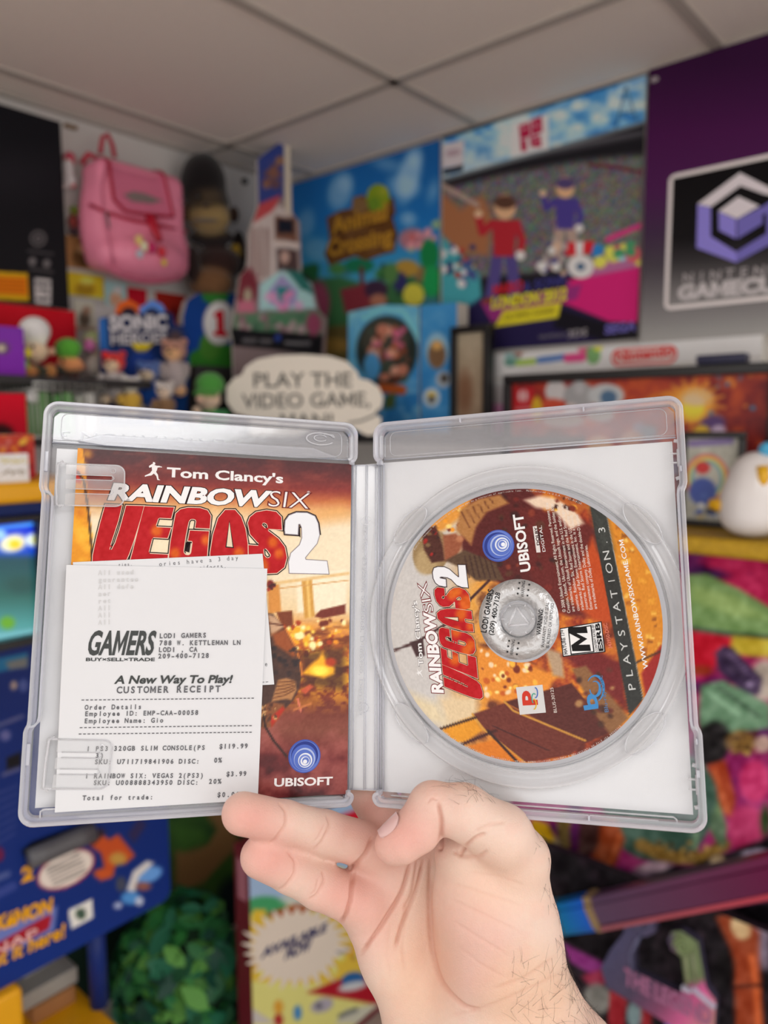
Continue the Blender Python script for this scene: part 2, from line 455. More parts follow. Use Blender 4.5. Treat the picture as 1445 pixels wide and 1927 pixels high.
class Art:
    """colours over sample points given in photo pixels; shapes are drawn in sRGB"""
    def __init__(s, P, base=(200, 200, 200)):
        s.P = np.asarray(P, float); s.c = np.tile(np.array(base, float), (len(s.P), 1))
    def mix(s, a, rgb):
        s.c = s.c * (1 - a[:, None]) + (np.asarray(rgb, float) * a[:, None] if np.ndim(rgb) == 1 else rgb * a[:, None]); return s
    def grad(s, p0, p1, stops, a=None):
        p0 = np.array(p0, float); d = np.array(p1, float) - p0; t = np.clip(((s.P - p0) @ d) / (d @ d), 0, 1)
        x = [k[0] for k in stops]; g = np.stack([np.interp(t, x, [k[1][i] for k in stops]) for i in range(3)], -1)
        return s.mix(np.ones(len(t)) if a is None else a, g)
    def cov(s, sd, soft): return np.clip(0.5 - sd / max(soft, 1e-3), 0, 1)
    def ell(s, cx, cy, rx, ry, rgb, soft=1.5, rot=0.0, op=1.0):
        d = s.P - [cx, cy]; c, n = math.cos(math.radians(rot)), math.sin(math.radians(rot))
        x = (d[:, 0] * c + d[:, 1] * n) / rx; y = (-d[:, 0] * n + d[:, 1] * c) / ry; k = np.hypot(x, y)
        return s.mix(op * s.cov((k - 1) * min(rx, ry), soft), rgb)
    def poly(s, Q, rgb, soft=1.5, op=1.0): return s.mix(op * s.cov(sdpoly(s.P, Q), soft), rgb)
    def pmask(s, Q, soft=1.5): return s.cov(sdpoly(s.P, Q), soft)
    def line(s, Q, w, rgb, soft=1.5, op=1.0):
        Q = np.asarray(Q, float); d = np.full(len(s.P), 1e9)
        for a, b in zip(Q[:-1], Q[1:]):
            e = b - a; t = np.clip(((s.P - a) @ e) / (e @ e + 1e-9), 0, 1); d = np.minimum(d, np.hypot(*(s.P - a - t[:, None] * e).T))
        return s.mix(op * s.cov(d - w / 2, soft), rgb)
    def spots(s, n, box, r, cols, seed=1, soft=2.0, op=1.0):
        R = random.Random(seed)
        for _ in range(n):
            x = R.uniform(box[0], box[2]); y = R.uniform(box[1], box[3]); q = R.uniform(*r)
            s.ell(x, y, q, q * R.uniform(.6, 1.3), R.choice(cols), soft, R.uniform(0, 180), op)
        return s
    def grain(s, amt, sc=3.0, seed=0, a=None):
        n = (fbm(s.P[:, 0] / sc, s.P[:, 1] / sc, 3, seed) - .5)[:, None] * 2 * amt
        s.c = np.clip(s.c + n * (1 if a is None else a[:, None]), 0, 255); return s
    def out(s, gain=1.0): return np.clip(lin(np.clip(s.c, 0, 255)) * gain, 0.0, 0.92)
def sheet(mb, fr, a0, a1, b0, b1, nx, ny, z, m, paint, gain=1.0, thick=0.0, back=None, side=(215, 212, 205)):
    """a rectangular printed sheet; paint(Art) draws its picture"""
    A, B = np.meshgrid(np.linspace(a0, a1, nx), np.linspace(b0, b1, ny)); ab = np.c_[A.ravel(), B.ravel()]
    W = fr.pts(ab, z); art = Art(project(W)); paint(art)
    i = np.arange(nx * ny).reshape(ny, nx); F = np.stack([i[:-1, :-1], i[:-1, 1:], i[1:, 1:], i[1:, :-1]], -1).reshape(-1, 4)
    mb.add(W, F, m, art.out(gain))
    if thick:
        o = np.array([[a0, b0], [a1, b0], [a1, b1], [a0, b1]]); bk = back or m
        V = np.concatenate([fr.pts(o, z), fr.pts(o, z - thick)])
        mb.add(V, [[0, 4, 5, 1], [1, 5, 6, 2], [2, 6, 7, 3], [3, 7, 4, 0], [7, 6, 5, 4]], bk, lin(side))
    return mb
def picture(mb, fr, ab, n, z, m, paint, gain=1.0):
    """a printed sheet of free outline: a grid cut to the outline (cells kept whole, rim filled to the line)"""
    ab = np.asarray(ab, float); lo, hi = ab.min(0), ab.max(0); s_ = max(hi - lo) / n
    nx, ny = int((hi[0] - lo[0]) / s_) + 2, int((hi[1] - lo[1]) / s_) + 2
    A, B = np.meshgrid(np.linspace(lo[0], hi[0], nx), np.linspace(lo[1], hi[1], ny)); P = np.c_[A.ravel(), B.ravel()]
    sd = sdpoly(P, ab); i = np.arange(nx * ny).reshape(ny, nx)
    F = np.stack([i[:-1, :-1], i[:-1, 1:], i[1:, 1:], i[1:, :-1]], -1).reshape(-1, 4)
    F = F[(sd[F] < 0).any(1)]
    # pull outside points of kept cells on to the outline
    use = np.unique(F); o = use[sd[use] > 0]
    if len(o):
        best = np.full(len(o), 1e9); bp = P[o].copy()
        for k in range(len(ab)):
            a, b = ab[k], ab[(k + 1) % len(ab)]; e = b - a; t = np.clip(((P[o] - a) @ e) / (e @ e + 1e-15), 0, 1); q = a + t[:, None] * e
            d = np.hypot(*(P[o] - q).T); w = d < best; best[w] = d[w]; bp[w] = q[w]
        P[o] = bp
    rm = np.full(nx * ny, -1); rm[use] = np.arange(len(use)); W = fr.pts(P[use], z); art = Art(project(W)); paint(art)
    return mb.add(W, rm[F], m, art.out(gain))

# ------------------------------------------------------------------ soft bodies (smooth union of rounded limbs, one closed surface)
def smin(a, b, k):
    h = np.clip(0.5 + 0.5 * (b - a) / k, 0, 1); return b * (1 - h) + a * h - k * h * (1 - h)
def sd_cone(P, a, b, ra, rb):
    """tapered capsule"""
    a = np.asarray(a, float); b = np.asarray(b, float); e = b - a; L2 = float(e @ e)
    if L2 < 1e-12: return np.linalg.norm(P - a, axis=-1) - ra
    t = np.clip(((P - a) @ e) / L2, 0, 1)
    return np.linalg.norm(P - a - t[..., None] * e, axis=-1) - (ra + (rb - ra) * t)
def sd_ell(P, c, r, ax=None):
    d = P - np.asarray(c, float)
    if ax is not None: d = d @ np.asarray(ax).T
    r = np.asarray(r, float); k0 = np.linalg.norm(d / r, axis=-1); k1 = np.linalg.norm(d / (r * r), axis=-1)
    return k0 * (k0 - 1) / np.maximum(k1, 1e-9)
def sd_box(P, c, h, ax, r):
    d = np.abs((P - np.asarray(c, float)) @ np.asarray(ax, float).T) - (np.asarray(h, float) - r)
    return np.linalg.norm(np.maximum(d, 0), axis=-1) + np.minimum(d.max(-1), 0) - r
def surface_nets(fn, lo, hi, h):
    lo = np.asarray(lo, float); hi = np.asarray(hi, float); n = np.ceil((hi - lo) / h).astype(int) + 1
    g = [lo[i] + h * np.arange(n[i]) for i in range(3)]
    D = np.empty(tuple(n), np.float32)
    Y, Z = np.meshgrid(g[1], g[2], indexing='ij')
    for i in range(n[0]):
        P = np.stack([np.full_like(Y, g[0][i]), Y, Z], -1); D[i] = fn(P.reshape(-1, 3)).reshape(Y.shape)
    S = D < 0
    c = np.zeros(tuple(n - 1), np.int8)
    for a in (0, 1):
        for b in (0, 1):
            for d in (0, 1): c += S[a:n[0] - 1 + a, b:n[1] - 1 + b, d:n[2] - 1 + d]
    act = np.argwhere((c > 0) & (c < 8)); idx = np.full(tuple(n - 1), -1); idx[tuple(act.T)] = np.arange(len(act))
    pos = np.zeros((len(act), 3)); cnt = np.zeros(len(act))
    off = [(0, 0, 0), (1, 0, 0), (0, 1, 0), (0, 0, 1), (1, 1, 0), (1, 0, 1), (0, 1, 1), (1, 1, 1)]
    for p in range(8):
        for q in range(p + 1, 8):
            a, b = np.array(off[p]), np.array(off[q])
            if np.abs(a - b).sum() != 1: continue
            va = D[tuple((act + a).T)]; vb = D[tuple((act + b).T)]; m = (va < 0) != (vb < 0)
            t = (va[m] / (va[m] - vb[m]))[:, None]
            pos[m] += (act[m] + a) * (1 - t) + (act[m] + b) * t; cnt[m] += 1
    V = lo + h * pos / cnt[:, None]; F = []
    for ax in range(3):
        o1, o2 = (ax + 1) % 3, (ax + 2) % 3
        sl0 = [slice(None)] * 3; sl1 = [slice(None)] * 3
        sl0[ax] = slice(0, n[ax] - 1); sl1[ax] = slice(1, n[ax])
        ch = np.argwhere(S[tuple(sl0)] != S[tuple(sl1)])
        ch = ch[(ch[:, o1] > 0) & (ch[:, o2] > 0) & (ch[:, o1] < n[o1] - 1) & (ch[:, o2] < n[o2] - 1)]
        e1 = np.zeros(3, int); e1[o1] = 1; e2 = np.zeros(3, int); e2[o2] = 1
        q = np.stack([idx[tuple(ch.T)], idx[tuple((ch - e1).T)], idx[tuple((ch - e1 - e2).T)], idx[tuple((ch - e2).T)]], -1)
        ins = S[tuple(ch.T)]; q[~ins] = q[~ins][:, ::-1]; F.append(q)
    return V, np.concatenate(F)
def blob(prims, k, h, pad=0.01):
    """prims: (kind, args..., colour); returns verts, faces, colours of their smooth union (colour of the nearest limb)"""
    lo, hi = [], []
    for p in prims:
        if p[0] == 'cone':
            for c, r in ((p[1], p[3]), (p[2], p[4])): lo.append(np.asarray(c) - r); hi.append(np.asarray(c) + r)
        elif p[0] == 'ell': q = max(p[2]); lo.append(np.asarray(p[1]) - q); hi.append(np.asarray(p[1]) + q)
        else: q = np.linalg.norm(p[2]); lo.append(np.asarray(p[1]) - q); hi.append(np.asarray(p[1]) + q)
    lo = np.min(lo, 0) - pad - k; hi = np.max(hi, 0) + pad + k
    def one(P, p):
        if p[0] == 'cone': return sd_cone(P, p[1], p[2], p[3], p[4])
        if p[0] == 'ell': return sd_ell(P, p[1], p[2], p[3])
        return sd_box(P, p[1], p[2], p[3], p[4])
    def fn(P):
        d = one(P, prims[0])
        for p in prims[1:]: d = smin(d, one(P, p), k)
        return d
    V, F = surface_nets(fn, lo, hi, h)
    D = np.stack([one(V, p) for p in prims], -1); w = np.exp(-(D - D.min(1, keepdims=True)) / (h * .6)); w /= w.sum(1, keepdims=True)
    return V, F, w @ np.array([lin(p[-1]) for p in prims])
# ================================================================== THE ROOM
M_WALL = mat('painted_wall', (222, 218, 214), rough=.75, noise=.02, nscale=6)
M_CEIL = mat('ceiling_tile', (246, 237, 229), rough=.9, noise=.05, nscale=160, bump=.2, bscale=300)
M_GRID = mat('ceiling_grid_metal', (190, 182, 174), rough=.5, noise=.02)
M_FLOOR = mat('grey_floor', (172, 160, 150), rough=.5, noise=.2, nscale=8)
def structure(mb, name): return mb.build(name, kind='structure')
mb = MB(); mb.wbox((-3.2, WALL_Y, 0), (WALL_X + .1, WALL_Y + .1, CEIL + .1), M_WALL); structure(mb, 'wall_left')
mb = MB(); mb.wbox((WALL_X, -3.2, 0), (WALL_X + .1, WALL_Y, CEIL + .1), M_WALL); structure(mb, 'wall_right')
mb = MB(); mb.wbox((-3.2, -3.2, -.1), (WALL_X + .1, WALL_Y + .1, 0), M_FLOOR); structure(mb, 'floor')
mb = MB(); mb.wbox((-3.2, -3.2, CEIL + .006), (WALL_X, WALL_Y, CEIL + .1), M_CEIL)
GX, GY = 1.421, 1.1995
for k in range(-4, 1):
    x = GX + 1.2192 * k; mb.wbox((x - .012, -3.2, CEIL), (x + .012, WALL_Y, CEIL + .007), M_GRID)
for k in range(-8, 2):
    y = GY + .6096 * k; mb.wbox((-3.2, y - .012, CEIL), (WALL_X, y + .012, CEIL + .0071), M_GRID)
mb.wbox((-3.2, WALL_Y - .02, CEIL - .002), (WALL_X, WALL_Y, CEIL + .007), M_GRID); mb.wbox((WALL_X - .02, -3.2, CEIL - .002), (WALL_X, WALL_Y - .02, CEIL + .007), M_GRID)
structure(mb, 'ceiling')
# ================================================================== THINGS ALONG THE LEFT WALL
G = 1.75
M_CARD = mat('printed_card', None, rough=.6, spec=.14, noise=.02, nscale=120)
M_GLOSSCARD = mat('gloss_printed_card', None, rough=.35, spec=.25, noise=.02, nscale=120)
M_PLUSH = mat('plush_fabric', None, rough=.9, spec=.1, noise=.10, nscale=220, sheen=.4, bump=.5, bscale=500)
M_BLACKP = mat('black_plastic', (26, 26, 29), rough=.35, noise=.05)
M_DARKSHELF = mat('dark_shelf_board', (44, 42, 44), rough=.5, noise=.12, nscale=20)
M_EYE = mat('black_bead', (14, 13, 14), rough=.15, noise=0)
FH = np.array([np.sin(AZ), np.cos(AZ), 0.0])
CAX = np.stack([_r, FH, [0, 0, 1.0]])
def rect(fr, tl, br, z=0.0):
    a = fr.loc(*tl, z); b = fr.loc(*br, z); return a[0], b[0], b[1], a[1]
def board(name, fr, r, thick, n, paint, label, cat, group=None, m=None, gain=G, parent=None, side=(215, 212, 205)):
    """flat printed board: r = (a0, a1, b0, b1) on the frame, printed towards the viewer, thick boards run back from it"""
    a0, a1, b0, b1 = r; k = max(a1 - a0, b1 - b0) / n
    mb = MB(); sheet(mb, fr, a0, a1, b0, b1, int((a1 - a0) / k) + 2, int((b1 - b0) / k) + 2, 0, m or M_CARD, paint, gain, thick, m or M_CARD, side)
    return mb.build(name, parent, label, cat, group)
def cutout(name, fr, px, thick, n, paint, label=None, cat=None, group=None, gain=G, parent=None, edge=(205, 200, 190), m=None):
    """printed board of free outline given in photo pixels"""
    ab = np.array([fr.loc(*p) for p in px]); mb = MB(); ab = ab if area(ab) > 0 else ab[::-1]
    picture(mb, fr, ab, n, 0, m or M_CARD, paint, gain)
    mb.prism(fr, ab, -thick, -.0004, M_CARD, lin(edge))
    return mb.build(name, parent, label, cat, group)
def soft(name, L, y, label, cat, group=None, k=.008, h=.0045, gain=G, features=(), where=on_y, flat=.9, ground=None, m=None):
    """stuffed or moulded figure: L = [(px, py, rx, ry, towards-viewer in m, colour)]"""
    prims = []
    for px, py, rx, ry, dz, col in L:
        c = where(px, py, y); s_ = float((c - CAM) @ FWD) / FPX; prims.append(('ell', c - FH * dz, np.array([rx * s_, min(rx, ry) * s_ * flat, ry * s_]), CAX, col))
    V, F, C = blob(prims, k, h)
    if ground is not None: V[:, 2] = np.maximum(V[:, 2], ground)
    mb = MB(); mb.add(V, F, m or M_PLUSH, np.clip(C * gain, 0, .9), smooth=True)
    org = np.array([V[:, 0].mean(), V[:, 1].mean(), V[:, 2].min()])
    if not features: return mb.build(name, None, label, cat, group, origin=org)
    e = empty(name, org, label, cat, group); mb.build('body', e)
    for nm, px, py, rx, ry, dz, col in features:
        c = where(px, py, y); s_ = float((c - CAM) @ FWD) / FPX
        b = MB(); b.ell(c - FH * dz, np.array([rx * s_, min(rx, ry) * s_ * .8, ry * s_]), M_EYE if nm == 'eye' else (m or M_PLUSH), np.clip(lin(col) * gain, 0, .9), CAX, 14, 9); b.build(nm, e)
    return e

# shelves
UZ = 1.762
mb = MB(); mb.wbox((.35, 1.60, UZ - .018), (1.02, WALL_Y, UZ), M_DARKSHELF, bev=.003); mb.build('wall_shelf', None, 'short dark shelf board carrying the purple box and plush dolls', 'shelf')
LZ = 1.632
mb = MB(); mb.wbox((.80, 1.38, LZ - .02), (WALL_X, WALL_Y, LZ), M_DARKSHELF, bev=.003); mb.build('wall_shelf', None, 'long dark shelf along the white wall, carrying the speech bubble sign and standees', 'shelf')
mb = MB(); mb.wbox((1.48, .80, LZ - .02), (WALL_X, 1.375, LZ), M_DARKSHELF, bev=.003); mb.build('wall_shelf', None, 'dark shelf on the poster wall below the blue display', 'shelf')

# tall black display panel and the red box under it
def black_art(A):
    A.grad((0, 200), (0, 580), [(0, (15, 15, 20)), (1, (20, 19, 23))]); A.ell(20, 330, 90, 40, (32, 30, 36), 60, 0, .5)
    A.ell(72, 449, 15, 15, (92, 88, 90), 2); A.ell(72, 449, 11, 11, (16, 16, 20), 2); A.ell(72, 449, 6, 6, (92, 88, 90), 3)
    A.line([(53, 472), (100, 478)], 3, (70, 68, 70), 2)
    A.ell(61, 492, 7, 8, (96, 92, 94), 3); A.ell(88, 496, 7, 8, (96, 92, 94), 3); A.line([(58, 506), (98, 512)], 6, (56, 54, 56), 4)
    A.poly([(65, 523), (96, 526), (96, 574), (66, 571)], (170, 166, 166), 2)
    A.line([(70, 533), (91, 535)], 5, (40, 40, 44), 2); A.line([(72, 545), (88, 546), (88, 552)], 4, (40, 40, 44), 2); A.line([(72, 562), (90, 563)], 5, (40, 40, 44), 2)
    A.poly([(-60, 508), (52, 514), (55, 567), (-60, 561)], (176, 138, 20), 2); A.poly([(-60, 517), (50, 522), (52, 556), (-60, 551)], (196, 104, 12), 2)
    for k in range(4): A.line([(-40, 524 + k * 7), (46, 528 + k * 7)], 2, (140, 66, 10), 2)
fr = left_frame(1.86); a1 = fr.loc(122, 400)[0]
board('hanging_display', fr, (.45, a1, fr.loc(133, 583)[1], fr.loc(111, 229)[1]), .080, 190, black_art, 'tall black display panel with an orange sticker, hung high on the white wall', 'display')
fr = left_frame(1.862); r0 = fr.loc(142, 600)[0]
board('carton', fr, (.45, r0, UZ + .001, fr.loc(133, 585)[1]), .07, 40, lambda A: A.grad((0, 575), (0, 660), [(0, (176, 14, 30)), (1, (150, 8, 26))]).grain(6, 30), 'bright red box standing behind the plush dolls under the black panel', 'box')

# little things pinned between panel and backpack
PINS = [((118, 440), (192, 512), [(150, 110, 70), (92, 66, 40), (196, 160, 120)], 'tan and brown game card pinned beside the black panel'),
        ((124, 510), (196, 563), [(206, 170, 40), (150, 120, 30), (226, 200, 90)], 'yellow card pinned below the tan card'),
        ((196, 527), (240, 582), [(150, 186, 186), (204, 150, 120), (220, 220, 210)], 'small pale teal picture card under the backpack corner'),
        ((138, 563), (180, 622), [(190, 190, 176), (92, 80, 70), (150, 120, 100)], 'white edged card with a small dark picture'),
        ((178, 575), (222, 640), [(206, 202, 194), (190, 186, 180), (196, 196, 196)], 'plain white card left of the blue cartoon standee'),
        ((292, 548), (352, 650), [(150, 34, 24), (190, 90, 40), (120, 24, 22)], 'red and orange card hanging below the pink backpack')]
for k, (tl, br, cols, lab) in enumerate(PINS):
    fr = left_frame(1.934)
    def paint(A, cols=cols, k=k, tl=tl, br=br):
        A.c[:] = cols[0]; x, y = (tl[0] + br[0]) / 2, (tl[1] + br[1]) / 2
        A.ell(x, y + 8, (br[0] - tl[0]) * .26, (br[1] - tl[1]) * .26, cols[1], 6); A.ell(x + 4, y - 8, (br[0] - tl[0]) * .18, (br[1] - tl[1]) * .14, cols[2], 5); A.line([(tl[0], br[1] - 6), (br[0], br[1] - 2)], 5, cols[2], 3)
    board('picture_card', fr, rect(fr, tl, br), .008, 30, paint, lab, 'card', 'cards pinned around the backpack')
fr = left_frame(1.938); mb = MB(); P = [fr.loc(*p) for p in ((238, 540), (276, 545), (276, 592), (240, 588))]; mb.prism(fr, np.array(P), -.004, 0, M_CARD, lin((176, 20, 40)) * G); mb.build('fabric_tag', None, 'dark red cloth hanging straight down from the backpack', 'cloth')
soft('hanging_plush', [(131, 300, 11, 14, .0, (176, 60, 84)), (131, 318, 10, 14, .01, (206, 198, 192)), (131, 340, 12, 14, .0, (210, 202, 198)), (140, 352, 6, 5, .01, (176, 40, 60)), (124, 352, 6, 5, .01, (190, 184, 180))], 1.925, 'little white plush in a pink hood hanging on the wall', 'plush toy', k=.005, h=.003)
soft('trinket', [(140, 396, 9, 9, 0, (110, 130, 50)), (138, 418, 10, 14, 0, (130, 60, 54)), (138, 436, 9, 8, 0, (66, 52, 60))], 1.925, 'small green and brown figure tucked behind the backpack', 'figurine', k=.005, h=.003)
mb = MB(); fr = left_frame(1.942); p = fr.loc(122, 237); mb.box(fr.pt(p[0] + .012, p[1], .006), np.eye(3), (.016, .006, .004), mat('brass_hook', (150, 120, 84), metal=.6, rough=.4), bev=.001); mb.build('hanging_rail', None, 'short tan bracket at the top corner of the black panel', 'bracket')
mb = MB(); p = on_y(461, 341, 1.936); mb.lathe(Frame(p, (1, 0, 0), (0, 0, 1), (0, -1, 0)), (0, 0), [(.010, -.006), (.010, .004), (.004, .008), (.0005, .008)], mat('grey_hook', (90, 88, 88), rough=.4), n=20); mb.build('wall_hook', None, 'small dark round wall hook near the ceiling corner', 'hook')

# pink backpack
def backpack():
    PINK, DEEP, TRIM = mat('pink_nylon', (226, 132, 160), rough=.42, gain=1.25, noise=.05, nscale=30, bump=.25, bscale=40), mat('rose_nylon', (206, 108, 138), rough=.5, gain=1.2, noise=.05, nscale=30, bump=.2, bscale=60), mat('crimson_binding', (166, 24, 56), rough=.5, gain=1.3)
    yf = 1.815
    fr = left_frame(yf)
    e = empty('backpack', on_y(285, 540, 1.86), 'pink child backpack with crimson edging hanging high on the white wall', 'backpack')
    P = lambda x, y, z=0.0: fr.pt(*fr.loc(x, y, z), z)
    # body: rounded sack a little wider at the bottom, side panel towards the camera
    tl, tr, bl, br = P(200, 300), P(318, 322), P(198, 500), P(362, 524)
    prims = [('box', (tl + tr + bl + br) / 4 + [0, .045, 0], (np.linalg.norm(br - bl) * .49, .055, (tl[2] - bl[2]) * .52), np.eye(3), .032, (226, 132, 160)),
             ('ell', (bl * .55 + br * .45) + [0, .02, .035], (.132, .078, .062), np.eye(3), (226, 132, 160)),
             ('ell', P(182, 420, -.055), (.040, .05, .105), np.eye(3), (226, 132, 160)), ('ell', (bl * .5 + br * .5) + [.0, .03, .075], (.135, .055, .07), np.eye(3), (226, 132, 160))]
    V, F, C = blob(prims, .02, .005); mb = MB(); V[:, 1] = np.minimum(V[:, 1], WALL_Y - .003); mb.add(V, F, PINK, smooth=True); mb.build('body', e)
    # front surface of the sack, looked up for flap, pocket and edging
    fv = V[:, [0, 2]]; fy = V[:, 1]
    def front(x, z):
        d = (fv[:, 0] - x) ** 2 + (fv[:, 1] - z) ** 2; q = np.argsort(d)[:60]; return fy[q].min()
    def on_front(px, py, lift=.003):
        x, z = fr.loc(px, py); 
        for _ in range(3):
            y = front(x, z) - lift; q = on_y(px, py, y); x, z = q[0], q[2]
        return np.array([x, y, z])
    # flap
    top = [(202, 288), (235, 292), (272, 302), (304, 312)]; bot = [(214, 375), (236, 398), (280, 404), (326, 408)]
    rows = []
    for s_ in np.linspace(0, 1, 12):
        row = []
        for t in np.linspace(0, 1, 14):
            a = np.array([np.interp(t * 3, range(4), [p[i] for p in top]) for i in (0, 1)]); b = np.array([np.interp(t * 3, range(4), [p[i] for p in bot]) for i in (0, 1)])
            q = a * (1 - s_) + b * s_; row.append(on_front(q[0], q[1], .006) if s_ > .12 else on_front(*(a * .88 + b * .12), .006) + [0, .05 * (1 - s_ / .12), .012 * (1 - s_ / .12)])
        rows.append(row)
    V2 = np.array(rows); n, k = V2.shape[:2]
    for _ in range(4):
        V2[1:-1, 1:-1, 1] = (V2[:-2, 1:-1, 1] + V2[2:, 1:-1, 1] + V2[1:-1, :-2, 1] + V2[1:-1, 2:, 1]) / 4
    Fq = [[i * k + j, i * k + j + 1, (i + 1) * k + j + 1, (i + 1) * k + j] for i in range(n - 1) for j in range(k - 1)]
    mb = MB(); mb.add(V2.reshape(-1, 3), Fq, DEEP, smooth=True); mb.add(V2.reshape(-1, 3) + [0, .004, 0], [f[::-1] for f in Fq], DEEP, smooth=True)
    mb.build('flap', e, label='rose coloured top flap')
    edge = np.concatenate([V2[:, 0], V2[-1, 1:], V2[::-1, -1][1:]]); mb = MB(); mb.tube(edge - [0, .001, 0], .0042, TRIM, n=7); mb.build('flap_edging', e, label='crimson edging')
    mid = [on_front(*p, .002) for p in ((168, 385), (196, 398), (240, 412), (300, 424), (352, 437))]; mb = MB(); mb.tube(np.array(mid), .0045, TRIM, n=7); mb.build('seam_edging', e, label='crimson seam edging')
    side = [on_front(*p, .002) for p in ((203, 300), (192, 350), (195, 400), (206, 450), (214, 500))]; mb = MB(); mb.tube(np.array(side), .003, DEEP, n=6); mb.build('side_seam', e)
    # grab loop, straps
    c = P(222, 284); loop = np.array([c + [-.020, .05, .0], c + [-.012, .05, .040], c + [.002, .05, .052], c + [.014, .05, .030], c + [.020, .05, .0]]); mb = MB(); mb.tube(loop, .006, TRIM, n=8); mb.build('carry_loop', e)
    mb = MB(); mb.tube(np.array([P(196, 290) + [0, .04, .0], P(186, 284) + [0, .05, .004], P(180, 296) + [0, .07, 0]]), .007, TRIM); mb.build('strap_end', e)
    # oval name patch on the flap
    q = np.array([on_front(*p, .0095) for p in ((233, 366), (250, 360), (272, 364), (306, 378), (285, 383), (250, 379))]); mb = MB()
    f2 = Frame(q.mean(0), (1, 0, 0), (0, 0, 1), (0, -1, 0)); ab = np.c_[q[:, 0] - q[:, 0].mean(), q[:, 2] - q[:, 2].mean()]; mb.prism(f2, ab, -.003, .001, mat('grey_patch', (136, 120, 118), rough=.6, noise=.25, nscale=220)); mb.build('oval_patch', e, label='grey oval patch')
    # buckle tab and charms
    mb = MB(); q = [on_front(*p, .006) for p in ((282, 406), (290, 425), (300, 452))]; mb.tube(np.array(q), (.014, .012, .008), mat('red_ribbon', (190, 20, 50), rough=.5)); mb.build('ribbon', e, label='red ribbon')
    for nm, px, py, r, col in (('charm', 262, 452, .011, (206, 176, 110)), ('charm', 263, 478, .009, (170, 180, 190)), ('charm', 286, 466, .013, (176, 40, 90)), ('charm', 305, 474, .012, (186, 46, 60)), ('charm', 309, 494, .007, (216, 176, 50)), ('charm', 272, 464, .010, (226, 200, 170))):
        mb = MB(); mb.ell(on_front(px, py, .008), (r, r * .7, r * 1.2), M_PLUSH, np.clip(lin(col) * 1.5, 0, .9)); mb.build(nm, e)
    low = [on_front(*p, .002) for p in ((200, 500), (230, 520), (280, 532), (340, 526))]; mb = MB(); mb.tube(np.array(low), .0035, DEEP, n=6); mb.build('bottom_seam', e)
    mb = MB(); mb.tube(np.array([on_front(200, 398, .003), on_front(204, 430, .003)]), .004, mat('zip_grey', (120, 110, 112), rough=.4, metal=.4)); mb.build('zip_pull', e)
backpack()

# dark plush ape, blue number board
soft('plush_ape', [(386, 350, 42, 56, .02, (18, 15, 17)), (396, 392, 40, 42, .03, (20, 17, 19)), (402, 420, 38, 28, .055, (128, 108, 70)), (396, 386, 28, 22, .05, (122, 102, 74)), (402, 452, 42, 16, .03, (30, 24, 26)), (412, 500, 44, 34, .02, (44, 28, 26)),
                    (400, 536, 42, 28, .03, (104, 74, 48)), (452, 478, 14, 40, .02, (24, 18, 20)), (448, 478, 10, 12, .045, (170, 136, 30)), (366, 500, 14, 34, .02, (36, 26, 26)), (350, 400, 10, 16, .0, (60, 42, 34)), (440, 404, 10, 16, .0, (60, 42, 34))],
     1.86, 'large black plush ape with a tan muzzle hanging beside the pink backpack', 'plush toy', k=.012, h=.006, gain=1.5,
     features=[('eye', 386, 386, 5, 6, .088, (10, 10, 10)), ('eye', 412, 388, 5, 6, .085, (10, 10, 10)), ('nose', 403, 405, 8, 5, .100, (60, 46, 34)), ('mouth', 400, 432, 26, 4, .098, (92, 84, 74))])
def one_art(A):
    A.grad((0, 550), (0, 690), [(0, (16, 50, 110)), (1, (18, 60, 140))]); A.ell(405, 552, 26, 22, (40, 100, 40), 6); A.ell(415, 690, 70, 42, (44, 108, 36), 5); A.ell(395, 652, 20, 26, (60, 110, 40), 6)
    A.ell(413, 608, 31, 42, (150, 146, 148), 3); A.ell(413, 608, 28, 39, (188, 184, 184), 3)
fr = left_frame(1.79); b1 = cutout('number_board', fr, [(352, 566), (372, 552), (440, 552), (470, 566), (480, 600), (478, 668), (455, 694), (365, 694), (346, 668), (344, 596)], .02, 60, one_art, 'blue and green rounded board with a red number 1 in a white oval', 'sign', gain=1.9)
mb = MB(); mb.poly(fr, np.array([fr.loc(*p) for p in ((402, 590), (411, 584), (420, 584), (421, 624), (427, 625), (427, 634), (401, 632), (401, 624), (408, 624), (407, 596), (402, 597))]), .0015, M_CARD, lin((176, 20, 40)) * G); mb.build('number_lettering', b1)
mb = MB(); p = fr.loc(362, 690); q = fr.loc(466, 690); mb.wbox((p[0], 1.77, LZ), (q[0], 1.86, p[1] + .004), mat('charcoal_box', (58, 56, 58), rough=.5, noise=.2, nscale=30), bev=.006); mb.build('plinth', None, 'charcoal plinth under the blue number board', 'plinth')

